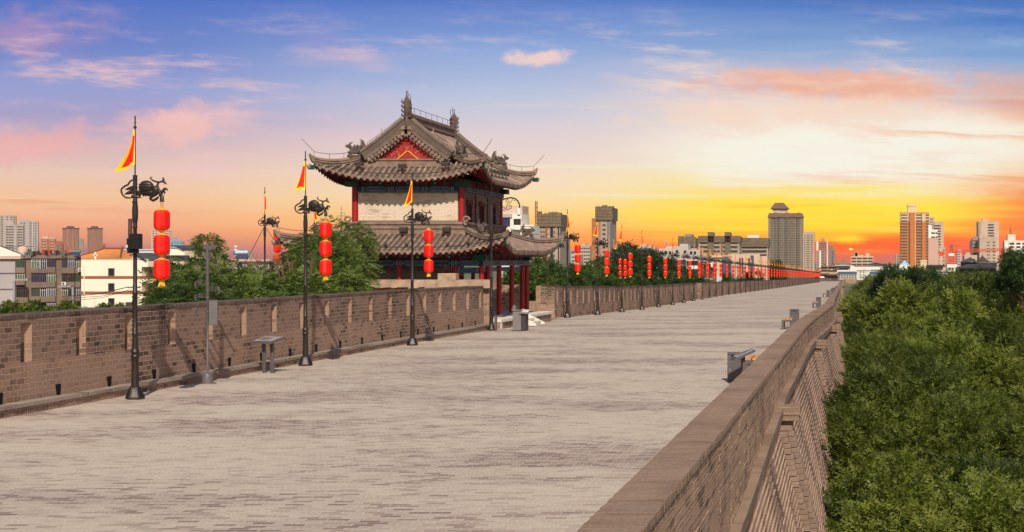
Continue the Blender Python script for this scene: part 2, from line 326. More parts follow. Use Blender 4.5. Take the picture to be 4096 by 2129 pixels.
# battered outer face, every course a small step outwards
rp=MB(); nC=90; cz=.125
YR=[2+i*1.5 for i in range(0,66)]+[101+i*6 for i in range(0,134)]
for k in range(nC):
    for a,b in zip(YR,YR[1:]):
        xa=ledge(a)+.02+k*cz*.25; xb=ledge(b)+.02+k*cz*.25; za=gz(a)+lz(a)-.17-k*cz; zb=gz(b)+lz(b)-.17-k*cz; st_=cz*.25
        rp.add([(xa,a,za),(xb,b,zb),(xb,b,zb-cz),(xa,a,za-cz),(xb+st_,b,zb-cz),(xa+st_,a,za-cz)],[(0,1,2,3),(3,2,4,5)])
    if k==40: rp2=rp; 
ram=tag(rp.build('rampart',M_ram),'sloping stepped brick face of the city wall above the park trees','rampart')
core=MB()
for a,b in zip(YS,YS[1:]):
    core.hexa([(xl(a)-1.4,a,-11.4),(ledge(a)-.02,a,-11.4),(ledge(b)-.02,b,-11.4),(xl(b)-1.4,b,-11.4),(xl(a)-1.4,a,gz(a)-.02),(ledge(a)-.02,a,gz(a)-.02),(ledge(b)-.02,b,gz(b)-.02),(xl(b)-1.4,b,gz(b)-.02)])
core.build('core',M_wall,ram)
# low parapet on the outer edge: brick body, coping, ledge at its foot
pa=MB(); pc=MB(); cp=MB(); lg=MB(); hp=.88
def jig(y): return .004*math.sin(y*7.1)+.004*math.sin(y*3.3+1)
rj=random.Random(21)
for a,b in zip(YR,YR[1:]):
    fine=a<100
    lay=[(pa,0.02,.462,-.9 if a<40 else -.1,hp-.07)]+([] if fine else [(cp,0,.52,hp-.07,hp)])+[(lg,.471,.66,-.2,0.0)]
    if fine:
        for k in range(-7 if a<40 else 0,7): o_=.49+rj.uniform(-.006,.008)+.004*(6-k)*.5; lay.append((pc,.3,o_,.066+k*.105,.066+k*.105+.094))
    for mb,i,o,z0,z1 in lay:
        q=[]
        for z in (z0,z1):
            for y,xo in ((a,i),(a,o),(b,o),(b,i)): q.append((xr(y)+xo+(jig(y) if xo>i else 0),y,gz(y)+(lz(y) if mb is lg else 0)+z+(jig(y*1.7) if z==z1 else 0)))
        mb.hexa(q)
y=2.0
while y<100:
    L=rj.uniform(.056,.07)*(1 if y<60 else 2.0); d=rj.uniform(-.007,.009); u=rj.uniform(-.003,.003); e=rj.uniform(-.007,.007)-(rj.uniform(.012,.035) if rj.random()<.05 else 0); d+=(rj.uniform(.01,.03) if rj.random()<.05 else 0); L+=(.004 if rj.random()<.12 else 0); X=xr(y); z=gz(y)+hp; c_=.008
    P=lambda dx,yy,dz:(X+dx,yy,z+dz)
    y1_=y+L-.0025
    cp.add([P(d,y,-.085),P(.515+e,y,-.085),P(.515+e,y1_,-.085),P(d,y1_,-.085),P(d,y,-c_+u),P(.515+e,y,-c_*1.6+u),P(.515+e,y1_,-c_*1.6+u),P(d,y1_,-c_+u),P(d+c_,y,u),P(.515+e-c_*1.6,y,u),P(.515+e-c_*1.6,y1_,u),P(d+c_,y1_,u)],
      [(0,1,5,4),(1,2,6,5),(2,3,7,6),(3,0,4,7),(4,5,9,8),(5,6,10,9),(6,7,11,10),(7,4,8,11),(8,9,10,11)])
    y+=L
# outer lip of the coping with a rounded shoulder
PAR=thing('parapet','low brick parapet with flat coping bordering the tree side of the walkway','parapet',(0,0,0))
pa.build('wall',M_gap if False else M_out,PAR); pc.build('brick_courses',M_out,PAR); cp.build('coping',M_cop,PAR); lg.build('ledge',M_slab if False else M_cop,PAR)
# drain piers down the rampart: cap slab and a ladder of single bricks
ypier=[31.0,54.0,70.5,86,104,126,150]
M_lb=mat('loose_brick',(132,110,96),.9,.35,4,bump=.8,bscale=12)
for n,yp_ in enumerate(ypier):
    x0=ledge(yp_); zb=gz(yp_)+lz(yp_)-.05
    t_=thing('drain_pier',['brick drain pier with slab cap, first along the parapet','brick drain pier with tilted cap brick, second along the parapet','brick drain pier third along the parapet, beside the foliage','brick drain pier fourth along the parapet'][n] if n<4 else 'small drain pier on the distant rampart','drain pier',(x0,yp_,zb),0,'drain piers on the rampart')
    c=MB(); c.cbox(.06,.50,-.32,.32,-.14,.03,.014); c.cbox(.05,.48,-.30,.30,-.255,-.141,.014)
    if n==1: c.add([],[])
    c.build('cap',M_cop,t_)
    k=MB(); rr=random.Random(n)
    for i in range(70 if n<3 else 30):
        z=-.25-i*.112; xo=.02+(-z-.12)*.25
        d=rr.uniform(-.02,.02)
        if rr.random()<.0: continue
        k.cbox(xo-.1,xo+.27+d*1.5,-.2+d,.2+d,z-.104,z,.014)
        if i>1: k.cbox(xo-.05,xo+.15+d,.2+d,.46+d,z-.102,z,.014); k.cbox(xo-.05,xo+.15-d,-.46-d,-.2+d,z-.102,z,.014)
    k.build('chute',M_lb,t_)
# ================================================================ tall parapet on the lamp side
def brick_wall(name,y0,y1,xf,z0,h,label,niches=True,slots=True,first=29.75,sp=2.1,kerb=None,th=.75):
    T=thing(name,label,'parapet'); b=MB(); step=2.1
    # a run of bays between niches; each bay is split so the wall follows the ground
    ys=[y0]
    ny=[y for y in [first+sp*i for i in range(-14,60)] if y0+.5<y<y1-.5] if niches else []
    ylist=sorted(set([y0,y1]+[round(y,3) for n in ny for y in (n-.2,n+.06,n+.2)]+list(np.arange(y0+2,y1-.2,4.2))))
    inn=lambda y: any(n-.2-1e-6<=y<n+.2-1e-6 for n in ny)
    for a,c in zip(ylist,ylist[1:]):
        if c-a<1e-3: continue
        za,zc=gz(a)+z0,gz(c)+z0; xa,xc=xf(a),xf(c)
        def seg(lo,hi,dep,dep2=None,mi=0):
            dep2=dep if dep2 is None else dep2; b.hexa([(xa-th,a,za+lo),(xa-dep,a,za+lo),(xc-dep2,c,zc+lo),(xc-th,c,zc+lo),(xa-th,a,za+hi),(xa-dep-(.02 if hi==.76 else 0),a,za+hi),(xc-dep2-(.02 if hi==.76 else 0),c,zc+hi),(xc-th,c,zc+hi)],mi)
        if inn(a+1e-4):
            first_half=any(abs(a-(n-.2))<.01 for n in ny); d0,d1=(.2,.07) if first_half else (.07,.0)
            seg(0,.76,-.035); seg(1.14,h-.17,d0,d1,1); seg(h-.17,h-.06,0,0,2)
            if first_half: seg(.76,1.14,.5,.5,1)
            else: seg(.76,1.14,d0,d1,1)
        else: seg(0,.76,-.035); seg(.76,h-.06,0,0,2)
    b.build('wall',[M_wall,M_jamb,M_wallup],T)
    # top course: single bricks on edge, each slightly off line
    tp=MB(); rr=random.Random(3); y=y0
    while y<y1-.05:
        L=min(rr.uniform(.24,.36),y1-y); d=rr.uniform(-.006,.012); 
        tp.hexa([(xf(y)-th-.01,y,gz(y)+z0+h-.06),(xf(y)+.012+d,y,gz(y)+z0+h-.06),(xf(y+L)+.012+d,y+L-.008,gz(y+L)+z0+h-.06),(xf(y+L)-th-.01,y+L-.008,gz(y+L)+z0+h-.06),
                 (xf(y)-th-.01,y,gz(y)+z0+h+d*.6),(xf(y)+.004+d,y,gz(y)+z0+h+d*.6),(xf(y+L)+.004+d,y+L-.008,gz(y+L)+z0+h+d*.6),(xf(y+L)-th-.01,y+L-.008,gz(y+L)+z0+h+d*.6)])
        y+=L
    tp.build('top_course',M_walltop,T)
    if slots:
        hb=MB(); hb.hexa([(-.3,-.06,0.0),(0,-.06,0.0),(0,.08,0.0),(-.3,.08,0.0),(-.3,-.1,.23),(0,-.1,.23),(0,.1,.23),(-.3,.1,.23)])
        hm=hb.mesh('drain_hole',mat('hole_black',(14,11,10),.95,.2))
        for i in range(-14,60):
            y=first+sp*i+1.12
            if y0+.4<y<y1-.4: link('drain_hole',hm,T,(xf(y)+.039,y,gz(y)+z0+.002))
    return T
brick_wall('brick_parapet',8,66,lambda y:-16.5,.22,1.70,'tall dark brick parapet with shooting niches in front of the ailanthus trees')
ke=MB(); y=8
rr=random.Random(5)
ke.box(-16.51,-16.2,8,66.2,-.02,.15)
kb=MB()
while y<66:
    L=rr.uniform(.3,.4); d=rr.uniform(-.008,.01); kb.hexa([(-16.505,y,.15),(-16.17+d,y,.15),(-16.17+d,y+L-.01,.15),(-16.505,y+L-.01,.15),(-16.505,y,.222),(-16.18+d,y,.222+d*.5),(-16.18+d,y+L-.01,.222+d*.5),(-16.505,y+L-.01,.222)]); y+=L
KE=struct(tag(ke.build('kerb',M_wall),'brick kerb step at the foot of the tall parapet',None)); kb.build('kerb_slab',M_kerb,KE)
brick_wall('brick_parapet',84,168,lambda y:xl(y)-.72,-.02,1.82,'long brick parapet with niches running on beyond the gate tower',first=84.9,slots=True)
segs=[(172,240,-.45),(243,330,-.62),(332,520,-.45),(523,860,-.6)]
for n,(a,c,o) in enumerate(segs):
    brick_wall('brick_parapet',a,c,lambda y,o=o:xl(y)+o,-.02,1.85,['brick parapet stretch starting at the jog behind the tenth lamp','brick parapet stretch with lamps before the beige mall','thin far stretch of brick parapet','hazy farthest stretch of brick parapet under the lantern row'][n],niches=n==0,slots=False,first=173)
# short cross walls by the tower
cw=MB(); zz=gz(84)
cw.box(-18.06,-17.74,84.01,84.9,zz-.1,zz+1.8); cw.box(-18.9,-18.07,84.02,84.7,zz-.1,zz+.93); cw.box(-26,-18.91,84.0,84.9,zz-.1,zz+1.84)
tag(cw.build('cross_wall',M_wall),'stepped low brick wall seen between the red columns','wall')
cr=MB(); cr.box(-23.0,-16.30,66.25,66.85,-.3,1.78); cr.box(-30,-23.01,66.3,66.85,-.3,1.35)
CWt=thing('cross_wall','broken brick wall with pale concrete coping in front of the tower','wall')
cr.build('wall',M_wall,CWt)
sb=MB(); n=24; 
for i in range(n):
    x0=-22.0+5.86*i/n; x1=-22.0+5.86*(i+1)/n; j=random.uniform(0,.09); 
    sb.hexa([(x0,65.95+random.uniform(0,.05),1.84-j),(x1,65.95+random.uniform(0,.05),1.84-j*.6),(x1,66.95,1.84),(x0,66.95,1.84),(x0,65.97,2.14),(x1,65.97,2.14),(x1,66.95,2.16),(x0,66.95,2.16)])
sb.build('coping',M_slab,CWt)
bl=MB(); bl.cbox(-18.55,-17.75,66.1,66.7,2.15,2.44,.03); tag(bl.build('stone_block',M_slab),'rough pale stone block lying on the concrete coping','stone block')
# tapering brick steps behind the near parapet
rm=MB()
for i in range(9): rm.box(-24+i*.3,-17.4,60.5+i*.62,61.1+i*.62,-3,.2+i*.14)
tag(rm.build('ramp',M_wall),'stepped brick ramp rising behind the tall parapet','ramp')
t2=MB().box(-31,-26.4,64.7,86.4,-.3,.27); struct(tag(t2.build('terrace',M_wall),'raised brick terrace at the rear of the bastion',None))
te=MB().box(-27,-17.3,30,64.5,-11.4,-.35); struct(tag(te.build('terrain',mat('terrace_soil',(112,98,80),.95,.3,1)),'earth terrace behind the tall parapet',None))
pi=MB()
for (a,b,z) in ((-21.5,-19.6,1.62),(-19.0,-17.6,1.55)):
    pi.tube([(a,65.9,z-.35),(a,65.9,z),(a+.1,65.9,z+.04),(b,65.9,z+.02),(b,65.9,z-.3)],.022,6)
tag(pi.build('pipe',mat('yellow_pipe',(206,140,48),.5)),'thin yellow pipe along the broken brick wall','pipe')
# ================================================================ lamp posts, flags, lantern strings
M_red=mat('lantern_red_silk',(.84,.006,.003),.4,.06,2,spec=.25)
M_red2=mat('lantern_red_panel',(.95,.03,.012),.4,.06,2,spec=.3)
for m_ in (M_red,M_red2):      # silk over horizontal hoops
    N=NT(m_.node_tree); wv=N.n('ShaderNodeTexWave'); wv.bands_direction='Z'; wv.inputs['Scale'].default_value=9; wv.inputs['Distortion'].default_value=.6; N.put(wv.inputs['Vector'],N.n('ShaderNodeTexCoord').outputs['Object'])
    bp=N.n('ShaderNodeBump'); bp.inputs['Strength'].default_value=.35; bp.inputs['Distance'].default_value=.01; N.put(bp.inputs['Height'],wv.outputs[1]); N.put(next(q for q in m_.node_tree.nodes if q.type=='BSDF_PRINCIPLED').inputs['Normal'],bp.outputs[0])
M_gold=mat('lantern_gold',(.85,.36,.03),.4,.2,9,spec=.5)
M_tas=mat('tassel_yellow',(.9,.55,.04),.6,.2,9)
M_fr=mat('flag_red',(.82,.015,.006),.6,.12,3); M_fy=mat('flag_yellow',(.92,.62,.02),.6,.12,3)
def pole_parts(T):
    b=MB(); b.lathe([(.19,0),(.19,.03),(.17,.05),(.115,.20),(.1,.25)],6,0,smooth=False,rot=.3)
    for k in range(6):
        a=.3+math.pi*k/3; c,s_=math.cos(a),math.sin(a)
        b.tube([(.185*c,.185*s_,.03),(.15*c,.15*s_,.12),(.11*c,.11*s_,.24),(.085*c,.085*s_,.27)],.016,5)
    b.build('base',M_dark,T)
    p=MB(); p.lathe([(.085,.24),(.078,.3),(.068,.86),(.07,.885),(.086,.90),(.086,.935),(.068,.95),(.068,.985),(.084,1.0),(.088,1.03),(.07,1.05),(.063,1.1),(.058,1.3),(.051,1.37),(.062,1.385),(.062,1.42),(.05,1.435),(.048,2.26),(.055,2.27),(.055,2.31),(.043,2.33),(.038,3.68),(.047,3.7),(.047,3.73),(.04,3.75),(.05,3.85),(.06,3.95),(.06,4.12),(.05,4.2),(.05,4.26),(.044,4.28),(.044,4.84)],14)
    for i in range(9):      # scroll relief on the middle of the shaft
        for sg in (-1,1):
            z=1.47+i*.087; pts=[(sg*.05*math.cos(q*.9-1.2),-.052+abs(math.cos(q*.9-1.2))*.02,z+.03*q) for q in (0,.7,1.4,2.1)]
            p.tube(pts,.009,4)
    p.tube([(0,-.05,4.22),(.03,-.055,4.235),(.04,-.05,4.26),(.0,-.06,4.285),(-.04,-.05,4.26),(-.03,-.055,4.235),(0,-.05,4.22)],.008,4)
    p.build('pole',M_dark,T)
    t=MB(); q=lambda x,y,d=0:((x-290)*.001613,d,4.84-(y-800)*.001613)
    t.ell(q(440,962),(.165,.075,.145),0,18,10); t.ell(q(450,1030),(.2,.05,.07),0,16,8); t.ell(q(560,1010),(.09,.05,.11),0,12,8)
    for k in range(5):       # plates of the shell
        x=360+k*38; t.tube([q(x,905+abs(k-2)*14,-.055+abs(k-2)*.006),q(x+4,960,-.076+abs(k-2)*.007),q(x,1010-abs(k-2)*5,-.06+abs(k-2)*.006)],.006,4)
    for yy in (925,965,1000): t.tube([q(345,yy,-.055),q(400,yy+3,-.074),q(470,yy+3,-.076),q(530,yy,-.058)],.006,4)
    t.tube([q(262,862),q(222,885),q(195,930),q(150,950),q(108,985),q(104,1020),q(125,1072),q(165,1102),q(215,1108),q(265,1100)],[.016,.02,.021,.021,.02,.02,.02,.02,.016,.012],8)
    t.tube([q(320,960,-.02),q(240,975,-.02),q(205,985,-.02),q(155,998,-.01)],[.05,.04,.03,.004],8,sy=.5); t.tube([q(320,1020,-.02),q(235,1030,-.02),q(190,1045,-.02),q(148,1062,-.01)],[.05,.045,.03,.004],8,sy=.5)
    t.tube([q(250,1085,-.03),q(300,1090,-.03),q(340,1100,-.02),q(388,1106,-.01)],[.03,.035,.022,.004],8,sy=.6)
    t.tube([q(345,1010,-.03),q(350,1060,-.03),q(365,1090,-.02)],[.05,.045,.02],8,sy=.6)
    for x in (400,430,460,485): t.tube([q(x,1055),q(x+3,1075),q(x+8,1090)],[.03,.02,.006],6)
    t.tube([q(590,1040,-.03),q(545,1065,-.03),q(505,1100,-.02),q(490,1125,-.01)],[.05,.05,.035,.02],8,sy=.6); t.tube([q(490,1125),q(530,1142),q(575,1120),q(605,1090)],[.02,.03,.03,.02],8,sy=.7)
    t.tube([q(640,1065,-.02),q(625,1020,-.02),q(600,975,-.02),q(592,930,-.01),q(605,898),q(650,886),q(685,895),q(715,925)],[.035,.035,.03,.026,.022,.022,.028,.005],8)
    t.tube([q(655,890),q(672,862),q(664,832)],[.02,.024,.014],7); t.tube([q(670,895),q(695,908),q(682,928)],[.02,.014,.004],6)
    t.tube([q(600,895),q(560,886),q(520,868),q(494,842),q(500,829),q(530,826)],[.02,.019,.017,.015,.012,.004],7)
    t.tube([q(640,1055),q(660,1015),q(685,985),q(712,985),q(728,1008)],[.026,.03,.032,.026,.008],8,sy=.7); t.tube([q(668,1010),q(690,1030),q(680,1060)],[.024,.02,.01],7,sy=.7)
    t.tube([q(615,1060),q(648,1085),q(650,1160)],[.03,.045,.05],8,sy=.6)
    t.tube([q(640,1165),q(630,1190),q(648,1208),q(668,1190),q(656,1165)],.006,5); t.tube([q(648,1208),q(648,1246)],.006,5)
    t.build('tortoise_bracket',M_dark,T)
def flagstaff(T):
    f=MB(); f.tube([(0,0,4.84),(0,0,6.12)],.014,6); f.ell((0,0,5.87),(.034,.034,.034),0,10,8); f.tube([(-.03,0,5.97),(.03,0,5.97)],.006,5); f.build('flagstaff',M_dark,T)
def flagmesh(wb,curl,ruf,seed):
    R=12; Cn=7; b=MB(); vs=[]; rr=random.Random(seed); ph=rr.random()*6
    for i in range(R+1):
        t_=i/R
        for k in range(Cn+1):
            u=k/Cn; wd=(.045+abs(wb)*(t_**1.25))*(1 if wb>=0 else -1)
            x=wd*u+curl*u*u*t_**2.2*(1 if wb>=0 else -1); z=5.82-.80*t_-.07*u*t_+ (.05*math.sin(u*4+ph)*t_)
            y=ruf*math.sin(u*7+t_*3+ph)*(.3+t_)*min(1,u*2)
            vs.append((x,y-.016,z))
    for mi,cond in ((0,False),(1,True)):
        fs=[]
        for i in range(R):
            for k in range(Cn):
                edge=(k==Cn-1 or i==R-1 or i<2 or k==0)
                if edge==cond: fs.append((i*(Cn+1)+k,i*(Cn+1)+k+1,(i+1)*(Cn+1)+k+1,(i+1)*(Cn+1)+k))
        b.add(vs,fs,mi,True)
    return b.mesh('flag',[M_fr,M_fy])
FL=[flagmesh(-.12,.26,.06,1),flagmesh(-.26,.05,.035,2),flagmesh(-.22,.02,.03,3),flagmesh(.1,.02,.05,4),flagmesh(-.24,.02,.02,5),flagmesh(-.16,.05,.03,6),flagmesh(.07,0,.05,7),flagmesh(.3,.03,.02,8),flagmesh(.16,.04,.05,9)]
def lantern_proto():
    T=thing('lantern_string','string of three red silk lanterns hanging before a post, closest to the camera','lanterns')
    for k in range(3):
        z0=4.12-.535*k; b=MB(); r=.166
        pr=[(.06,z0-.02),(.115,z0-.035),(.15,z0-.065),(r,z0-.115),(r,z0-.385),(.15,z0-.435),(.115,z0-.468),(.06,z0-.48)]
        n=12; vs=[]; 
        for q_,z in pr:
            for a in range(n): vs.append((q_*math.cos(2*math.pi*(a+.5)/n),q_*math.sin(2*math.pi*(a+.5)/n),z))
        for mi in (0,1):
            fs=[(i*n+a,i*n+(a+1)%n,(i+1)*n+(a+1)%n,(i+1)*n+a)[::-1] for i in range(len(pr)-1) for a in range(n) if (a%3==2)==(mi==1)]
            b.add(vs,fs,mi)
        o=b.build('lantern',[M_red,M_red2],T)
        for up in (1,0):
            c=MB()
            if up: c.lathe([(.05,z0-.01),(.062,z0),(.062,z0-.02),(.118,z0-.034),(.118,z0-.038)][::-1],12); c.tube([(0,0,z0-.005),(0,0,z0+.05)],.03,6)
            else: c.lathe([(.062,z0-.5),(.062,z0-.478),(.118,z0-.466),(.118,z0-.462)],12)
            for a in range(12):
                an=2*math.pi*a/12; ca,sa=math.cos(an),math.sin(an)
                c.tube([(.11*ca,.11*sa,z0-.034),(.148*ca,.148*sa,z0-.066)] if up else [(.148*ca,.148*sa,z0-.434),(.11*ca,.11*sa,z0-.468)],.004,4,cap=False)
            c.build('cap',M_gold,o)
    s_=MB(); zt=4.12-.535*2-.5; rr=random.Random(2)
    for a in range(16):
        an=a*2.4; q=.045*math.sqrt((a+1)/16); s_.tube([(q*math.cos(an),q*math.sin(an),zt+.01),(q*1.3*math.cos(an),q*1.3*math.sin(an),zt-.05),(q*1.6*math.cos(an)+rr.uniform(-.01,.01),q*1.6*math.sin(an),zt-.1-rr.random()*.03)],.011,4)
    s_.build('tassel',M_tas,T); return T
LX=.577
posts=[]; Y0=32.4; DY=10.33
P0=thing('lamp_post','','lamp post',(xl(Y0),Y0,0),0,'tortoise lamp posts along the walkway'); pole_parts(P0)
P1=thing('lamp_post','','lamp post',(0,0,0),0,'tortoise lamp posts along the walkway'); pole_parts(P1); flagstaff(P1)
LS=lantern_proto(); LS['group']='red lantern strings on the lamp posts'
first={'p':True,'f':True,'l':True}
def place(Y,X,z,pl,flag=None,lant=True,what='lamp post',sw=0.0):
    """pl: phrase that tells which post"""
    src=P1 if flag is not None else P0
    lab='dark cast iron lamp post with tortoise bracket, '+pl
    key='p1' if flag is not None else 'p0'
    if not first.get(key): o=src; first[key]=True; o.location=(X,Y,z); o['label']=lab
    else: o=dup(src,(X,Y,z),lab)
    if flag is not None:
        fo=link('flag',FL[flag],None,(X,Y,z),sw); tag(fo,'red yellow edged pennant on the post '+pl,'flag','red and yellow pennants on the posts')
    if lant:
        L='three red lanterns at the post '+pl
        if first['l']: first['l']=False; LS.location=(X+LX,Y,z); LS['label']=L
        else: dup(LS,(X+LX,Y,z),L,rz=random.uniform(-.5,.5))
    return o
ordn=['first','second','third','fourth','fifth','sixth','seventh','eighth','ninth','tenth','eleventh','twelfth','thirteenth','fourteenth']
fl_near={0:0,1:1,2:2,5:3,6:4,7:5,8:6,10:6,13:7,14:7,15:8,16:6,17:7,18:6}
noflag={9,11,12}
for k in range(0,68):
    if k in (3,4): continue
    Yk=Y0+DY*k
    if k<3: pl=['with an electric box, beside the sign post','between info stand and tower','before the broken brick wall'][k]
    elif k<19: pl=ordn[k-5]+' past the tower steps'
    elif k<34: pl='among those before the beige mall'
    else: pl='in the far dense row'
    f=fl_near.get(k,None) if (k<19) else (random.choice([6,7,8,3,8,8]) if random.random()<.92 else None)
    place(Yk,xl(Yk),gz(Yk),pl,f)
# posts on the bastions beyond the parapet
place(69,-27.3,.27,'with guy wires beyond the ailanthus tree',6)
place(83,-30.1,.27,'hidden by the tower eave',8,False)
for (Y_,X_,f,pl) in ((130,-21.2,8,'half hidden by the tall dark tree'),(134,-21.4,None,'behind the tall dark tree'),(212,-22.6,6,'standing on the next bastion'),(216,-22.2,6,'paired on the next bastion'),(300,-24.2,6,'on a far bastion')):
    place(Y_,X_,gz(Y_),pl,f)
gw=MB(); 
for dx,dy in ((-2.4,.3),(2.6,.5)): gw.tube([(-27.3,69,4.6),(-27.3+dx,69+dy,.27)],.014,5)
tag(gw.build('guy_wire',mat('wire_black',(34,32,34),.6)),'dark guy wires bracing the post by the ailanthus tree','guy wire')
# electric box on the closest post and the eighth far one
def ebox(Yk,lab,w=.17,h=.33,z=3.24):
    b=MB(); X=xl(Yk); g0=gz(Yk); b.cbox(X-.02,X+w+.02,Yk-.24,Yk-.05,g0+z,g0+z+h,.012); b.cbox(X-.12,X-.04,Yk-.14,Yk+.08,g0+z-.02,g0+z+h-.1,.01); b.cbox(X-.1,X+.12,Yk-.16,Yk-.06,g0+z-.09,g0+z-.001,.01)
    b.add([(X-.125,Yk-.145,g0+z+.03),(X-.09,Yk-.145,g0+z+.03),(X-.09,Yk-.145,g0+z+.09),(X-.125,Yk-.145,g0+z+.09)],[(0,1,2,3)],1)
    tag(b.build('electric_box',[mat('black_plastic',(26,23,24),.5,.15),M_pale]),lab,'electric box')
ebox(Y0,'black electric box strapped to the lamp post beside the sign post'); ebox(Y0+DY*9,'small black box on the fifth post past the tower steps')
# small white-tagged service brackets at the foot of the posts past the tower
for k in range(5,14):
    Yk=Y0+DY*k; X=xl(Yk); g0=gz(Yk); b=MB()
    for z in (.3,.55,.85): b.tube([(X-.02,Yk+.02,g0+z),(X-.2,Yk+.02,g0+z)],.014,5)
    b.tube([(X-.2,Yk+.02,g0+.1),(X-.2,Yk+.02,g0+.9)],.016,5); b.box(X-.02,X+.03,Yk-.22,Yk-.2,g0+.16,g0+.21,1)
    tag(b.build('conduit',[M_dark,M_pale]),'dark cable conduit beside the lamp post '+ordn[k-5]+' past the tower steps','conduit','cable conduits by the posts')
# ---------------------------------------------------------------- camera lamp with scroll arm
T=thing('camera_post','slender dark post with scrolled arm and hanging camera before the steps','lamp post',(px(1966,65.2),65.2,0))
p=MB(); p.lathe([(.2,0),(.2,.03),(.14,.12),(.1,.22),(.085,.3),(.075,.86),(.095,.9),(.075,.95),(.095,1.0),(.068,1.06),(.06,1.38),(.07,1.41),(.056,1.44),(.056,2.26),(.064,2.3),(.048,2.34),(.046,3.9),(.066,3.95),(.08,4.2),(.08,4.5),(.066,4.6),(.06,5.4),(.05,5.45)],12)
p.tube([(0,0,5.4),(0,0,7.1)],.013,6); p.ell((0,0,7.1),(.04,.04,.04)); p.build('pole',M_dark,T)
a=MB(); e=lambda x,y:((x-152)*.00495*.98,0,5.55-(y-245)*.00495)
a.tube([e(82,242),e(95,252),e(115,255),e(152,256),e(185,250),e(225,238),e(270,218),e(320,207),e(360,213),e(388,235),e(402,265),e(404,300)],[.02,.022,.022,.028,.03,.03,.03,.032,.032,.032,.03,.028],8)
def spiral(cx,cy,r,a0,a1,n=16,k=.25):
    return [e(cx+r*(1-(1-k)*i/n)*math.cos(a0+(a1-a0)*i/n),cy+r*(1-(1-k)*i/n)*math.sin(a0+(a1-a0)*i/n)) for i in range(n+1)]
a.tube([e(160,358),e(185,360),e(205,345),e(210,320)]+spiral(212,300,18,1.6,-4.5),.014,6)
a.tube(spiral(262,300,22,0,7)[::-1]+[e(284,300),e(292,270),e(310,240)]+spiral(292,238,18,0,-5.5),.014,6)
a.tube([e(284,300),e(300,318)]+spiral(316,285,20,1.8,-4.4),.014,6)
a.tube([e(310,262),e(330,240)]+spiral(355,228,16,3.4,9),.013,6)
a.build('scroll_arm',M_dark,T)
c=MB(); cx=(396-152)*.00485; c.lathe([(.02,5.28),(.06,5.27),(.075,5.23),(.1,5.02),(.1,5.0)][::-1],12,0,(cx,0)); c.tube([(cx,0,5.25),(cx,0,5.34)],.025,6); c.ell((cx,0,5.0),(.07,.07,.06),1)
c.build('dome_camera',[mat('pale_grey_shell',(214,206,196),.4),mat('black_glass',(18,18,20),.15,.1)],T)
b=MB(); b.cbox(.14,.24,-.09,.06,0,.62,.02); b.build('cabinet',M_grey,T)
# ---------------------------------------------------------------- direction sign post
T=thing('sign_post','grey direction sign post with arms of cut letters and a map board','sign post',(px(830,36.5),36.5,0))
p=MB(); p.lathe([(.2,0),(.2,.02),(.125,.021),(.125,.25),(.115,.26),(.028,.262),(.028,1.9),(.036,1.91),(.036,3.02),(.03,3.3),(.03,3.42)],18); p.build('pole',M_grey,T)
def arm(z,dirn,L,txt):
    a=MB(); a.box(0,dirn*L,-.03,.03,z-.008,z) if dirn>0 else a.box(-L,0,-.03,.03,z-.008,z)
    x=dirn*L; a.hexa([(x-.012,-.03,z-.08),(x+.012,-.03,z-.08),(x+.012,.03,z-.08),(x-.012,.03,z-.08),(x+dirn*.03-.012,-.03,z),(x+dirn*.03+.012,-.03,z),(x+dirn*.03+.012,.03,z),(x+dirn*.03-.012,.03,z)])
    a.hexa([(x+dirn*.03-.012,-.03,z),(x+dirn*.03+.012,-.03,z),(x+dirn*.03+.012,.03,z),(x+dirn*.03-.012,.03,z),(x-.012,-.03,z+.08),(x+.012,-.03,z+.08),(x+.012,.03,z+.08),(x-.012,.03,z+.08)])
    a.lathe([(.045,z-.02),(.045,z+.02)],12)
    o=a.build('arm',M_grey,T)
    cu=bpy.data.curves.new('letters','FONT'); cu.body=txt; cu.size=.105; cu.extrude=.012; cu.align_x='CENTER'
    tmp=bpy.data.objects.new('t',cu); COL.objects.link(tmp); bpy.context.view_layer.update()
    me=bpy.data.meshes.new_from_object(tmp); bpy.data.objects.remove(tmp); me.materials.clear(); me.materials.append(M_grey)
    l=link('lettering',me,o,(dirn*(L*.5),-.01,z+.012)); l.rotation_euler=(math.pi/2,0,0)
arm(2.42,-1,.27,'南门'); arm(2.27,1,.27,'卫生间'); arm(2.10,-1,.27,'出口'); arm(1.75,-1,.27,'永宁门')
b=MB(); b.cbox(.04,.26,-.03,.0,1.42,2.04,.008); o=b.build('map_board',M_grey,T)
b=MB(); b.box(.055,.245,-.034,-.0305,1.44,2.0); rr=random.Random(1)
for z in (1.5,1.62,1.72,1.82,1.93): b.box(.07,.23,-.036,-.0345,z,z+.004,1)
for x in (.1,.13,.16,.2): b.box(x,x+.003,-.0365,-.0345,1.5,1.93,1)
for i in range(10): x=rr.uniform(.08,.22); z=rr.uniform(1.48,1.96); b.box(x,x+.012,-.037,-.0345,z,z+.012,2+(i%3==0))
b.build('map',[mat('map_paper',(112,107,106),.5,.1),M_grey,mat('map_green',(70,130,100)),mat('map_red',(190,60,60))],o)
b=MB(); b.prism([(-.1,3.28),(-.03,3.26),(-.03,3.36),(-.1,3.37)],-.01,.01); b.prism([(.03,3.26),(.06,3.24),(.2,3.3),(.23,3.34),(.19,3.37),(.03,3.36)],-.01,.01); b.build('top_plate',M_grey,T)
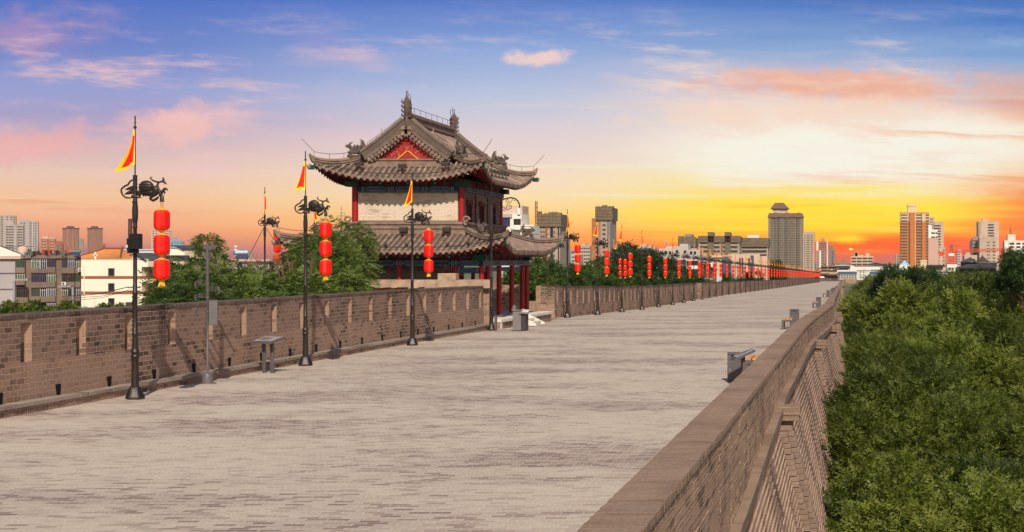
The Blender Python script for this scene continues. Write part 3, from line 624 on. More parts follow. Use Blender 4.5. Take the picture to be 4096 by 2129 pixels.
# ---------------------------------------------------------------- info stand
def info_stand(X,Y,lab,rz=0,hgt=.93,sl=.24):
    T=thing('info_stand',lab,'info stand',(X,Y,gz(Y)),rz)
    for x in (-.14,.14): 
        b=MB(); b.cbox(x-.045,x+.045,-.03+abs(x)*.0,.03,0,hgt-.09,.006); b.build('leg',M_grey,T)
    b=MB(); b.hexa([(-.36,-.25,hgt-.08-.25*sl),(.36,-.25,hgt-.08-.25*sl),(.36,.25,hgt-.08+.25*sl),(-.36,.25,hgt-.08+.25*sl),(-.36,-.25,hgt-.04-.25*sl),(.36,-.25,hgt-.04-.25*sl),(.36,.25,hgt-.04+.25*sl),(-.36,.25,hgt-.04+.25*sl)]); o=b.build('top',M_grey,T)
    def tl(x0,x1,y0,y1,dz,mi,bb): 
        z=lambda y: hgt-.04+y*sl+dz
        bb.hexa([(x0,y0,z(y0)),(x1,y0,z(y0)),(x1,y1,z(y1)),(x0,y1,z(y1)),(x0,y0,z(y0)+.012),(x1,y0,z(y0)+.012),(x1,y1,z(y1)+.012),(x0,y1,z(y1)+.012)],mi)
    b=MB(); tl(-.31,.14,-.2,.2,.012,0,b); tl(.15,.31,-.2,.2,.012,0,b); tl(-.24,-.02,-.12,.12,.0135,1,b); tl(.0,.11,-.15,.1,.0135,1,b)
    b.build('plaque',[mat('grey_plaque',(150,142,140),.4,.12),mat('plaque_print',(112,104,104),.5,.2)],o)
info_stand(px(1072,40),40,'grey two legged info stand with sloping plaque by the brick wall',math.radians(-24))
# ---------------------------------------------------------------- bins, benches on the parapet side
def bin_(X,Y,lab,h=.72,w=.42,rz=0):
    T=thing('litter_bin',lab,'litter bin',(X,Y,gz(Y)),rz,'grey litter bins along the parapet')
    b=MB(); b.cbox(-w/2+.02,w/2-.02,-.15,.15,0,.03,.004); b.cbox(-w/2,w/2,-.17,.17,.03,h*.74,.008); b.build('body',M_grey,T)
    b=MB(); z=h*.75; b.cbox(-w/2,-w/2+.1,-.17,.17,z,h-.03,.006); b.cbox(w/2-.1,w/2,-.17,.17,z,h-.03,.006); b.cbox(-w/2+.1,w/2-.1,-.1,.1,z,h-.06,.004); b.cbox(-w/2,w/2,-.17,.17,h-.045,h,.008); b.build('hood',M_grey,T)
    b=MB(); b.box(-w/2+.05,-w/2+.075,-.174,-.169,h*.36,h*.46); b.build('lock',M_metal,T)
def bench(X,Y,lab,L=1.3,h=.42,rz=0):
    T=thing('bench',lab,'bench',(X,Y,gz(Y)),rz,'grey benches with orange wood slats')
    for y in (0,L):
        b=MB(); b.cbox(-.26,-.16,y-.05,y+.05,0,h-.09,.004); b.cbox(.16,.26,y-.05,y+.05,0,h-.09,.004); b.cbox(-.26,.26,y-.05,y+.05,h-.088,h,.006); b.build('leg',M_grey,T)
    b=MB()
    for i in range(3): x=-.2+i*.145; b.cbox(x,x+.11,-.06,L+.06,h+.002,h+.055,.008)
    b.build('seat',M_wood,T)
info_stand(px(2972,36.2),36.2,'grey info stand leaning beside the closest litter bin',math.radians(-78),.78,.42)
bin_(px(2944,37.2),37.2,'grey steel litter bin under the tilted info plaque',.72,.4)
bench(px(3018,38.6),38.6,'bench with orange wood slats hidden half by the parapet',1.4,.43)
sets=[(3171.5,1312,3150,1318,54),(3268,1231,3262,1232,0),(3306.5,1189,3299.5,1189.5,0)]
for n,(bx,by,ex,ey,_) in enumerate(sets):
    def yfit(y):
        Y=50
        for _ in range(40): Y=(H-gz(Y))*F/(y-CY)
        return Y
    Yb=yfit(by-4); Ye=yfit(ey)
    bench(px(ex,Ye),Ye,['bench with orange slats in front of the second litter bin','small bench with orange slats before the third bin','tiny bench with orange slats far along the parapet'][n],1.1,.42+.02*n)
    bin_(px(bx+6,Ye+1.9),Ye+1.9,['grey litter bin behind the second bench','grey litter bin behind the third small bench','tiny grey litter bin behind the fourth bench'][n],.86,.42)
for n,(x,Y_) in enumerate(((3319,188),(3329,205),(3335,222),(3346,262))):
    if n==0: bench(px(x,Y_),Y_,'farthest small bench with a pale orange seat',1.3,.5)
    else: bin_(px(x,Y_),Y_,['first of the three tiny far bins','middle one of three tiny far bins','last tiny bin along the far parapet'][n-1],.9,.5)
# ---------------------------------------------------------------- console desk by the steps
T=thing('info_desk','grey metal info desk with open boards standing before the stone steps','info desk',(px(2082,65.0),65.0,0))
b=MB(); b.cbox(-.27,.08,-.28,.28,0,.84,.008); b.build('cabinet',mat('mid_grey_steel',(120,114,114),.5,.1),T)
b=MB(); b.cbox(.08,.27,-.24,.0,0,.70,.006); b.cbox(.10,.29,.02,.26,0,.72,.006); b.build('side_box',mat('charcoal_steel',(62,57,60),.5,.1),T)
b=MB(); b.cbox(-.33,.12,-.32,.32,.841,.87,.006); b.hexa([(.0,-.34,.72),(.38,-.34,.70),(.38,.3,.82),(.0,.3,.86),(.0,-.34,.76),(.38,-.34,.74),(.38,.3,.86),(.0,.3,.9)]); o=b.build('top',mat('mid_grey_steel',(120,114,114)),T)
b=MB(); b.hexa([(.03,-.28,.785),(.2,-.28,.775),(.2,.2,.855),(.03,.2,.885),(.03,-.28,.80),(.2,-.28,.79),(.2,.2,.87),(.03,.2,.9)]); b.hexa([(.215,-.28,.775),(.36,-.28,.765),(.36,.2,.845),(.215,.2,.855),(.215,-.28,.79),(.36,-.28,.78),(.36,.2,.86),(.215,.2,.87)]); b.build('plaque',M_pale,o)
T=thing('tower_model','small grey model of a tiered tower on top of the info desk','model',(px(2058,65.1),65.1,.871))
b=MB(); b.cbox(-.1,.1,-.1,.1,0,.03,.004)
for z,w_ in ((.03,.14),(.1,.11)): b.cbox(-w_/2,w_/2,-w_/2,w_/2,z,z+.04,.003); b.lathe([(w_*1.0,z+.04),(w_*.9,z+.05),(w_*.45,z+.075)],4,rot=math.pi/4,smooth=False)
b.lathe([(.03,.17),(.01,.2),(.012,.22),(.002,.24)],8); b.build('model',mat('mid_grey_steel',(120,114,114)),T)
# ================================================================ the gate tower
M_tile=mat('roof_tile',(128,108,96),.9,.38,2.2,bump=.6,bscale=16,c2=(170,146,130))
M_pan=brick('pan_tile',(128,108,95),(104,88,77),(74,61,53),.26,.12,.018,stain=(84,70,60),bump=.9)
M_ridge=mat('ridge_brick',(132,110,97),.9,.3,3,bump=.6,bscale=12)
M_ridgedk=mat('ridge_dark_brick',(96,82,74),.9,.22,3,bump=.4)
M_lacq=mat('red_lacquer',(150,20,16),.5,.16,1.4,spec=.4)
M_board=mat('weathered_red_board',(150,24,18),.7,.22,3)
# paint flaked off to white along the grain
m,N,b_,o_=base_mat('flaked_red_board'); tcv=N.n('ShaderNodeTexCoord').outputs['Object']
mp=N.n('ShaderNodeMapping'); N.put(mp.inputs[0],tcv); mp.inputs['Scale'].default_value=(9,1,2.2)
fl=N.ss(N.noise(mp.outputs[0],2.2,6,.7),.585,.62); N.put(b_.inputs['Base Color'],N.mix(fl,lin((150,24,18)),lin((206,170,160)))); b_.inputs['Roughness'].default_value=.75; M_flake=m
M_yel=mat('gold_trim',(226,150,30),.5,.15,4)
M_blue=mat('painted_blue',(26,36,84),.6,.3,6); M_green=mat('painted_green',(18,70,50),.6,.3,6); M_teal=mat('painted_teal',(40,84,96),.6,.3,7)
M_pal=mat('painted_white_line',(150,160,165),.7,.2,6); M_red_d=mat('painted_dark_red',(104,26,20),.7,.25,5); M_floral=mat('painted_floral',(58,84,140),.6,.35,10)
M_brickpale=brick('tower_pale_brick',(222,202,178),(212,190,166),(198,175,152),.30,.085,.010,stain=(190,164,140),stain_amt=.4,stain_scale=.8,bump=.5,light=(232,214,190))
M_brickshade=brick('tower_shaded_brick',(150,130,114),(128,110,96),(104,90,80),.30,.085,.008,stain=(108,92,82),bump=.4)  # darker copy of the tower brick: shade on these walls put into the colour
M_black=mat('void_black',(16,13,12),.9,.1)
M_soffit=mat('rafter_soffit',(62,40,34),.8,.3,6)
M_lampbox=mat('floodlight_grey',(70,62,58),.5,.15,5)
T=thing('gate_tower','two storey grey tiled watch tower with red columns on the city wall','tower')
XL,XR,YN,YF=-24.15,-17.0,67.7,76.9          # outer columns
IL,IR,JN,JF=-23.05,-18.1,68.6,76.1          # inner walls / upper storey
ZP=.38
# platform with pale stone rim
b=MB(); b.box(-26,-15.96,66.9,78.0,-.3,ZP-.13,0); b.build('platform',M_wall,T)
b=MB(); 
for x0,x1,y0,y1 in ((-26.2,-15.9,66.86,67.3),(-16.4,-15.9,67.31,78.1)): 
    n=int(max(x1-x0,y1-y0)/1.3)
    for i in range(n):
        if x1-x0>y1-y0: b.cbox(x0+(x1-x0)*i/n,x0+(x1-x0)*(i+1)/n-.01,y0,y1,ZP-.13,ZP,.008)
        else: b.cbox(x0,x1,y0+(y1-y0)*i/n,y0+(y1-y0)*(i+1)/n-.01,ZP-.13,ZP,.008)
b.box(-26,-16.41,67.31,78,ZP-.13,ZP-.004); b.box(-15.98,-15.93,66.9,67.2,-.05,ZP-.131); b.build('stone_rim',M_pale,T)
b=MB(); 
for i,(x,z) in enumerate(((-15.89,.25),(-15.6,.125))): b.cbox(x,x+.33,70.6,72.2,-.1,z,.01)
b.prism([(-15.89,-.05),(-15.1,-.05),(-15.1,.02),(-15.89,.42)],70.35,70.58); b.prism([(-15.89,-.05),(-15.1,-.05),(-15.1,.02),(-15.89,.42)],72.22,72.45)
b.build('stair',M_pale,T)
# columns
def column(x,y,z0,z1,r,m=M_lacq):
    c=MB(); c.lathe([(r,z0),(r,z0+.3),(r*.98,(z0+z1)/2),(r*.94,z1)],14,0,(x,y)); o=c.build('column',m,T)
    c=MB(); c.lathe([(r*1.5,z0-.01),(r*1.5,z0+.03),(r*1.25,z0+.07)],14,0,(x,y)); c.build('column_base',M_pale,o)
cy=[67.7,68.8,71.0,73.6,75.9,76.9]; cxs=[-24.15,-23.05,-20.6+1.25,-18.1,-17.0]
for y in cy: column(XR,y,ZP,2.76,.122)
for x in (-18.2,-20.7,-23.1,-24.15): column(x,YN,ZP,2.76,.122)
for y in (71.0,73.6,75.9): column(-18.9,y,ZP,2.6,.1)
# lower wall core, door lattice, windows
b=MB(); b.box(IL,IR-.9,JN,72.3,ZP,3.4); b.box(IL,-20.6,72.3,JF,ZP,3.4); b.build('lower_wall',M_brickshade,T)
for y0,y1 in ((69.0,70.2),(70.4,71.8)):
    d=MB(); d.box(IR-.89,IR-.82,y0,y1,ZP,2.5); 
    o=d.build('door',M_lacq,T); d=MB()
    for i in range(9): y=y0+.08+(y1-y0-.16)*i/8; d.box(IR-.82,IR-.79,y-.012,y+.012,1.2,2.3)
    for z in (1.2,1.5,1.9,2.3): d.box(IR-.82,IR-.785,y0+.06,y1-.06,z-.02,z+.02)
    d.build('lattice',M_red_d,o)
# painted beams: base colour with proud painted panels
def painted(name,axis,a0,a1,c,z0,z1,bays,sgn,base=M_blue,kinds=(1,2)):
    """beam along axis, face at coordinate c looking along sgn"""
    b=MB(); th=.2
    def bx(p0,p1,q0,q1,pr,mi):
        lo,hi=(c-th,c+pr) if sgn>0 else (c-pr,c+th)
        if mi: lo,hi=(c+pr-.004,c+pr) if sgn>0 else (c-pr,c-pr+.004)
        if axis=='x': b.box(p0,p1,lo,hi,q0,q1,mi)
        else: b.box(lo,hi,p0,p1,q0,q1,mi)
    bx(a0,a1,z0,z1,0,0); hh=z1-z0
    def hexp(p0,p1,q0,q1,pr,mi):
        m_=(q0+q1)/2; k=(q1-q0)*.6; pts=[(p0,m_),(p0+k,q0),(p1-k,q0),(p1,m_),(p1-k,q1),(p0+k,q1)]
        f=c+pr*sgn
        if axis=='x': vs=[(p,f,q) for p,q in pts]
        else: vs=[(f,p,q) for p,q in pts]
        b.add(vs,[tuple(range(6)) if (axis=='x')==(sgn<0) else tuple(range(5,-1,-1))],mi)
    for p0,p1 in zip(bays,bays[1:]):
        w_=p1-p0
        if w_<.5: bx(p0+.02,p1-.02,z0+.02,z1-.02,.004,3); continue
        for q,mi in ((0.03,4),(.05,kinds[1]),(.11,4),(.13,3)): bx(p0+q,p1-q,z0+.015,z1-.015,.004+q*.02,mi)
        n=max(1,int(round(w_/1.3))); u=(w_-.3)/n
        for i in range(n):
            s0=p0+.15+u*i; hexp(s0+.03,s0+u-.03,z0+.03,z1-.03,.009,4); hexp(s0+.055,s0+u-.055,z0+.05,z1-.05,.011,1 if i%2==0 else 0); hexp(s0+.14,s0+u-.14,z0+hh*.33,z1-hh*.33,.013,5 if i%2==0 else 1)
    return b.build(name,[base,M_green,M_teal,M_blue,M_pal,M_floral],T)
by=[67.6]+cy[1:-1]+[77.0]; bxs=[-24.25,-23.1,-20.7,-18.2,-16.9]
painted('painted_beam','y',67.58,77.02,XR+.1,2.76,3.02,by,1); painted('painted_beam','x',-24.27,-17.11,YN-.1,2.76,3.02,bxs,-1)
painted('lower_beam','x',-18.1,-17.12,YN-.03,2.42,2.70,[-18.1,-17.12],-1,M_green); painted('lower_beam','x',-23.9,-23.2,YN-.03,2.42,2.7,[-23.9,-23.2],-1,M_green)
for y0,y1 in zip(cy,cy[1:]): painted('lower_beam','y',y0+.13,y1-.13,XR-.05,2.50,2.70,[y0+.13,y1-.13],1,M_blue)
# bracket band under the lower eave, blue squares on dark red
def band(name,z0,z1,xl_,xr_,yn,yf,step):
    b=MB(); b.box(xl_,xr_,yn,yf,z0,z1,0); n=int((xr_-xl_)/step)
    for i in range(n+1):
        x=xl_+(xr_-xl_)*i/n; b.box(x-.13,x+.13,yn-.05,yn-.001,z0+.01,z1-.02,1); b.box(x-.1,x+.1,yn-.056,yn-.051,z0+.04,z1-.05,2); b.box(x-.05,x+.05,yn-.062,yn-.057,z0+.09,z1-.1,4)
        if i<n:
            xm=x+(xr_-xl_)/n/2
            for d in (-.18,0,.18): b.ell((xm+d,yn-.004,(z0+z1)/2),(.07,.012,.06),3,8,5)
    n=int((yf-yn)/step)
    for i in range(n+1):
        y=yn+(yf-yn)*i/n; b.box(xr_+.001,xr_+.05,y-.13,y+.13,z0+.01,z1-.02,1); b.box(xr_+.051,xr_+.056,y-.1,y+.1,z0+.04,z1-.05,2)
    for (x,y) in ((xl_,yn),(xr_,yn),(xr_,yf)): b.box(x-.3,x+.3,y-.3,y+.3,z0-.02,z1-.06,1)
    return b.build(name,[M_red_d,M_green,M_blue,M_floral,M_pal],T)
band('bracket_band',3.02,3.32,-24.1,-17.05,67.72,76.85,1.25)
# ---------------------------------------------------------------- roofs
def roof(part,xl_,xr_,yn,yf,E,Fz,RISE,PUSH,Dfront,Dside,lg=None,sides='fblr',sp=.25):
    """tiled skirt roof; Fz(d) height at distance d inside the eave; Dside>Dfront makes the long slopes run on to the ridge between the gables"""
    base=MB(); tiles=MB(); edge=MB(); under=MB()
    xc,yc=(xl_+xr_)/2,(yn+yf)/2
    cfg={'f':((xc,yn),(1,0),(0,1),(xr_-xl_)/2,Dfront),'b':((xc,yf),(-1,0),(0,-1),(xr_-xl_)/2,Dfront),'r':((xr_,yc),(0,1),(-1,0),(yf-yn)/2,Dside),'l':((xl_,yc),(0,-1),(1,0),(yf-yn)/2,Dside)}
    def pos(side,u,d,lift=0.0):
        o,U,Nn,L,D=cfg[side]; e=max(0,L-abs(u)); q=max(0,1-e/E)**2*max(0,1-d/E)**2; sg=1 if u>0 else -1
        x=o[0]+U[0]*(u+PUSH*q*sg)+Nn[0]*(d-PUSH*q); y=o[1]+U[1]*(u+PUSH*q*sg)+Nn[1]*(d-PUSH*q)
        return Vector((x,y,Fz(d)+RISE*q+lift))
    for side in sides:
        o,U,Nn,L,D=cfg[side]; n=int(2*L/sp); us=[-L+2*L*(i+.5)/n for i in range(n)]
        def dm(u):
            e=L-abs(u)
            if D>Dfront and abs(u)<=lg: return D
            return min(e,Dfront)
        ub=[-L+2*L*i/n for i in range(n+1)]
        for a,c in zip(ub,ub[1:]):
            mid=(a+c)/2; K=8 if dm(mid)<2 else 14
            da=dm(a) if abs(dm(a)-dm(mid))<.5 else dm(mid); dc=dm(c) if abs(dm(c)-dm(mid))<.5 else dm(mid)
            if D>Dfront and dm(mid)<1.5: da=min(da,max(0,L-abs(a))); dc=min(dc,max(0,L-abs(c)))
            vs=[]; 
            for i in range(K+1): vs+= [pos(side,a,da*i/K),pos(side,c,dc*i/K)]
            base.add(vs,[(2*i,2*i+1,2*i+3,2*i+2) for i in range(K)],0)
            dl=.115; vs=[p-Vector((0,0,.1)) for p in vs[::1]]
            # eave fascia strip (red), rafter ends and soffit
            p0,p1=pos(side,a,0,-.09),pos(side,c,0,-.09); inn=Vector((Nn[0],Nn[1],0))*.07
            edge.add([p0+inn,p1+inn,p1+inn-Vector((0,0,.085)),p0+inn-Vector((0,0,.085))],[(3,2,1,0)],0)
            edge.add([p0,p1,p1+inn,p0+inn],[(0,1,2,3)],1)
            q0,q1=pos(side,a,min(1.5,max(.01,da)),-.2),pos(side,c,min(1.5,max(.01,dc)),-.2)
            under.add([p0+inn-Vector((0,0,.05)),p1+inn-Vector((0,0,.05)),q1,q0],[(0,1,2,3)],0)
        for u in us:
            d1=dm(u); 
            if d1<.06: continue
            K=max(2,int(d1/.22)); pts=[pos(side,u,-.03+ (d1+.03)*i/K,.03) for i in range(K+1)]
            tiles.tube(pts,.066,7)
            f=pos(side,u,-.05,.012); U3=Vector((U[0],U[1],0)); N3=Vector((Nn[0],Nn[1],0)); Z3=Vector((0,0,1))
            tiles.add([f+U3*(.074*math.cos(k*math.pi/4))+Z3*(.074*math.sin(k*math.pi/4)) for k in range(8)],[tuple(range(8))],0)     # round end disc
            g=pos(side,u+sp/2,-.045,-.02); w_=sp*.40; q=[g-U3*w_+Z3*.035,g+U3*w_+Z3*.035,g+U3*w_*.9-Z3*.05,g-Z3*.14,g-U3*w_*.9-Z3*.05]
            if abs(u+sp/2)<L-.08: tiles.add(q+[p+N3*.03 for p in q],[(0,4,3,2,1),(5,6,7,8,9),(0,1,6,5),(1,2,7,6),(2,3,8,7),(3,4,9,8),(4,0,5,9)],0)
            # rafters
            r0=pos(side,u,.12,-.24); r1=pos(side,u,min(1.3,max(.13,d1)),-.27)
            under.tube([r0,r1],.045,5,1); edge.add([r0-N3*.01+U3*(.045*math.cos(k*math.pi/3))+Z3*(.045*math.sin(k*math.pi/3)) for k in range(6)],[tuple(range(6))],2)
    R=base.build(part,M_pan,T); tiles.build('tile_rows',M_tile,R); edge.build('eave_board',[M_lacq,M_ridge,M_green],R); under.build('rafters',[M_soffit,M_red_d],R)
    return R,pos,cfg
def hip(R,pos,cfg,side,sg,d0,h,w,name='hip_ridge',ext=.28,curl=.3):
    L=cfg[side][3]; pts=[pos(side,sg*(L-d0*(1-i/9)),d0*(1-i/9),.03) for i in range(10)]
    d=(pts[-1]-pts[-2]); d.z=0; d.normalize()
    tip=[pts[-1]+d*ext*.5+Vector((0,0,curl*.25)),pts[-1]+d*ext+Vector((0,0,curl))]
    b=MB(); b.sweep(pts+tip,[w]*10+[w*.8,w*.45],[h]*10+[h*.9,h*.35]); b.tube([p+Vector((0,0,h+.03)) for p in pts]+[tip[0]+Vector((0,0,h*.9+.03)),tip[1]+Vector((0,0,h*.35+.03))],[.075]*10+[.07,.05],7)
    b.sweep([p+Vector((0,0,h*.45)) for p in pts],w+.09,.06); b.sweep([p+Vector((0,0,h*.93)) for p in pts],w+.07,.045)
    b.build(name,M_ridge,R)
    b=MB(); e=pos(side,sg*L,0,-.16); b.cbox(-.09,.09,-.1,.1,-.1,.1,.01); b.ell((0,-.12,0),(.1,.08,.1),1,10,6); b.tube([(0,-.18,.04),(0,-.25,.09)],[.05,.02],6,1); b.tube([(.05,-.1,.08),(.09,-.06,.16)],[.03,.01],5,1); b.tube([(-.05,-.1,.08),(-.09,-.06,.16)],[.03,.01],5,1)
    o=b.build('corner_beast',[M_green,M_ridge],R); o.location=e+d*.12; o.rotation_euler=(0,0,math.atan2(d.y,d.x)+math.pi/2)
    return pts,d
def beast(R,p,d,s=1.0,name='ridge_beast'):
    """crouching winged ridge dragon looking along d"""
    b=MB(); q=lambda x,z,y=0:(x*s,y*s,z*s)
    b.tube([q(-.34,0),(q(-.3,.14)),q(-.1,.2),q(.1,.2),q(.22,.32),q(.3,.40)],[.1*s,.13*s,.14*s,.13*s,.1*s,.07*s],9,sy=.75)
    b.ell(q(.33,.42),(.12*s,.075*s,.085*s),0,10,7); b.tube([q(.36,.44),q(.45,.43),q(.5,.39)],[.06*s,.045*s,.02*s],7); b.tube([q(.37,.37),q(.46,.34)],[.035*s,.015*s],6)
    for y in (-.05,.05): b.tube([q(.3,.48,y),q(.24,.58,y*1.4),q(.14,.62,y*1.5)],[.03*s,.022*s,.006*s],5)
    for k in range(7):      # mane tufts down the back and one curled tail fin
        x=.16-.075*k; b.tube([q(x+.06,.2,.05*(-1)**k),q(x,.34+.02*(k%3),.07*(-1)**k),q(x-.09,.42+.03*(k%3),.08*(-1)**k),q(x-.06,.50+.03*(k%2),.07*(-1)**k)],[.07*s,.07*s,.05*s,.008*s],6)
    for k in range(4): b.tube([q(-.3,.1),q(-.36-.03*k,.3+.05*k),q(-.30-.015*k,.48+.07*k),q(-.2,.52+.085*k)],[.07*s,.06*s,.045*s,.008*s],6,sy=.6)
    for k in range(3): b.ell(q(.02+.12*k,.14,.1),(.08*s,.05*s,.08*s),0,7,5); b.ell(q(.02+.12*k,.14,-.1),(.08*s,.05*s,.08*s),0,7,5)
    for y in (-.09,.09): b.tube([q(.16,.2,y),q(.24,.08,y),q(.3,-.02,y)],[.06*s,.05*s,.045*s],6)
    b.cbox(-.42*s,.36*s,-.13*s,.13*s,-.1*s,.03*s,.015)
    o=b.build(name,M_ridgedk,R); o.location=p; o.rotation_euler=(0,0,math.atan2(d.y,d.x))
# lower roof
F1=lambda d: 3.43+.30*d+.035*d*d
R1,pos1,cfg1=roof('lower_roof',XL-1.25,XR+1.25,YN-1.3,YF+1.25,3.0,F1,.52,.17,2.25,2.25,sp=.255)
for side,sg in (('f',1),('f',-1),('b',1),('b',-1)):
    sg2=sg
    pts,d=hip(R1,pos1,cfg1,side,sg,2.2,.2,.2,ext=.24,curl=.28)
    beast(R1,pts[4]+Vector((0,0,.28)),d,.85)
b=MB()  # ridge band where the lower roof meets the upper wall, with curled corner scrolls
for (x0,x1,y0,y1) in ((IL-.2,IR+.2,JN-.2,JN+.05),(IR-.05,IR+.2,JN+.06,JF+.2),(IL-.2,IL+.05,JN+.06,JF+.2)):
    for z0,z1,o in ((4.2,4.46,0),(4.46,4.52,.05),(4.52,4.66,0),(4.66,4.72,.06),(4.72,4.78,.02)): b.box(x0-o*(x0<IR-1 or 1),x1+o,y0-o,y1+o*0+.001*0,z0,z1)
for x in (IL-.22,IR+.22):
    b.tube([(x+.18*math.cos(a)*(1-a/9),JN-.25,4.86+.18*math.sin(a)*(1-a/9)) for a in [i*.5 for i in range(14)]],.05,6); b.tube([(x,JN-.25,4.6),(x+(.1 if x<-20 else -.1),JN-.25,4.75)],.07,6)
b.build('wall_ridge',M_ridge,R1)
# upper storey
b=MB(); b.box(IL+.05,IR-.05,JN+.02,JF-.02,4.3,6.75,0)
o_=.1
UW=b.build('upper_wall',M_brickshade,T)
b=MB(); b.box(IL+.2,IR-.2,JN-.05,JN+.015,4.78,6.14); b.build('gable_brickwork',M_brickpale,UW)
b=MB(); b.box(IL+.18,IR-.18,JN-.08,JN-.051,6.08,6.16); b.box(IL+.18,IR-.18,JN-.075,JN-.051,4.78,4.84); b.box(IR-.045,IR+.0,JN+.2,JF-.2,6.08,6.16); b.build('string_course',M_ridge,UW)
for x in (IL+.04,IR-.04):
    c=MB(); c.lathe([(.14,4.78),(.14,6.2),(.135,6.7)],14,0,(x,JN)); c.build('column',M_lacq,T)
c=MB(); c.lathe([(.12,4.78),(.12,6.6)],12,0,(IR-.06,JF)); c.build('column',M_lacq,T)
for i,y in enumerate((69.9,72.2,74.5)):      # three windows of the long side, red frames, swung shutters
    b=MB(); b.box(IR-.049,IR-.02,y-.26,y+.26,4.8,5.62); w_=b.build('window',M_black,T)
    b=MB(); b.box(IR-.049,IR+.03,y-.46,y+.46,5.62,5.82); b.box(IR-.049,IR+.02,y-.34,y-.27,4.8,5.62); b.box(IR-.049,IR+.02,y+.27,y+.34,4.8,5.62); b.build('frame',M_red_d,w_)
for y in (71.05,73.35): 
    b=MB(); b.box(IR-.049,IR+.0,y-.05,y+.05,4.78,6.1); b.build('post',M_red_d,T)
painted('painted_beam','x',IL-.05,IR+.05,JN-.1,6.16,6.40,[IL-.05,IL+.35,IL+1.7,IR-1.7,IR-.35,IR+.05],-1,M_blue); painted('painted_beam','y',JN+.02,JF+.1,IR+.1,6.16,6.40,[JN+.02,JN+.4,71.0,73.4,JF-.3,JF+.1],1,M_blue)
band('bracket_band',6.40,6.68,IL-.02,IR+.02,JN-.04,JF+.05,1.2)
# upper roof: eave, gables, main ridge
F2=lambda d: 6.72+.48*d+.056*d*d
ex0,ex1,ey0,ey1=IL-1.16,IR+1.16,JN-1.22,JF+1.22; XM=(ex0+ex1)/2; HW=(ex1-ex0)/2; GY=JN-.02; GB=JF+.02
R2,pos2,cfg2=roof('upper_roof',ex0,ex1,ey0,ey1,3.0,F2,.62,.17,1.2,HW,lg=(GB-GY)/2+.02,sp=.255)
zr=F2(HW)
for side,sg in (('f',1),('f',-1),('b',1),('b',-1)):
    pts,d=hip(R2,pos2,cfg2,side,sg,1.6,.2,.2,ext=.22,curl=.3); beast(R2,pts[2]+Vector((0,0,.3)),d,1.0)
def rake(yf,sg):    # gable end: vertical ridge, verge mouldings, round verge tiles, red boards
    b=MB(); dk=MB(); disc=MB()
    for sx in (-1,1):
        P=[Vector((XM+sx*(HW-d),yf,F2(d))) for d in [HW-(HW-1.7)*i/14 for i in range(15)]]
        def off(n): 
            o=[]
            for i,p in enumerate(P):
                t_=(P[min(i+1,14)]-P[max(i-1,0)]).normalized(); nn=Vector((-t_.z*sx*-1,0,t_.x*sx*-1))
                nn=Vector((t_.z,0,-t_.x)); nn=nn if nn.z>0 else -nn
                o.append(p+nn*n)
            return o
        A=off(.02); dk.sweep([p+Vector((0,sg*.0,0)) for p in A],.26,.26); b.sweep(off(.28),.34,.05); b.tube([p for p in off(.35)],.085,7); b.sweep(off(-.05),.36,.06); b.sweep([p+Vector((0,sg*.04,0)) for p in off(-.13)],.34,.08)
        n=13; Q=off(-.22)
        for i in range(n):
            f=i*14/n; k=int(f); p=Q[k].lerp(Q[min(k+1,14)],f-k)
            y=yf+sg*.2; disc.lathe([(.085,0),(.085,.06)],10); 
            st_=len(disc.v)-10*2-20; M=Matrix.Translation((p.x,y,p.z))@Matrix.Rotation(math.radians(90 if sg<0 else -90),4,'X'); disc.xform(M,len(disc.v)-40)
            disc.add([(p.x-.07-.1*sx,y+sg*.01,p.z-.02),(p.x+.07-.1*sx,y+sg*.01,p.z-.02),(p.x-.1*sx,y+sg*.01,p.z-.17)],[(0,1,2)] if sg<0 else [(2,1,0)]); disc.tube([(p.x,y,p.z),(p.x,yf-sg*.1,p.z+.02)],.08,7)
    b.build('verge_moulding',mat('verge_brick',(112,94,84),.9,.3,3,bump=.6,bscale=12),R2); dk.build('vertical_ridge',M_ridgedk,R2); disc.build('verge_tiles',M_tile,R2)
rake(GY-.12,-1); rake(GB+.12,1)
def gable(y,sg):
    pr=[(XM+s_*(HW-d),F2(d)-.2) for s_,rng_ in ((-1,[1.2+ (HW-1.2)*i/10 for i in range(11)]),(1,[HW-(HW-1.2)*i/10 for i in range(1,11)])) for d in rng_]
    zb=F2(1.2)+.1; pr=[(x,z) for x,z in pr if z>zb]; pr=[(pr[0][0],zb)]+pr+[(pr[-1][0],zb)]
    b=MB(); b.prism(pr[::-1],min(y,y+sg*.05),max(y,y+sg*.05)); g_=b.build('gable_board',M_flake,R2)
    b=MB(); 
    for s_ in (-1,1): b.sweep([(XM,y+sg*.07,zb+.52),(XM+s_*.62,y+sg*.07,zb+.02)],.05,.05)
    b.build('gold_trim',M_yel,g_)
gable(GY,-1); gable(GB,1)
b=MB()
zb=F2(1.2)
for z0,z1,o in ((-.1,.0,.1),(.0,.07,.06),(.07,.2,.0),(.2,.27,.05)): b.box(XM-1.9-o,XM+1.9+o,GY-.16-o,GY-.051,zb+z0,zb+z1)
b.build('gable_foot',M_ridge,R2)
b=MB()   # main ridge with mouldings and cap
for z0,z1,w_ in ((-.15,.1,.2),(.1,.16,.28),(.16,.4,.16),(.4,.46,.26),(.46,.5,.2)): b.box(XM-w_/2,XM+w_/2,GY-.1,GB+.1,zr+z0,zr+z1)
b.tube([(XM,GY-.1,zr+.52),(XM,GB+.1,zr+.52)],.075,8); b.build('main_ridge',M_ridge,R2)
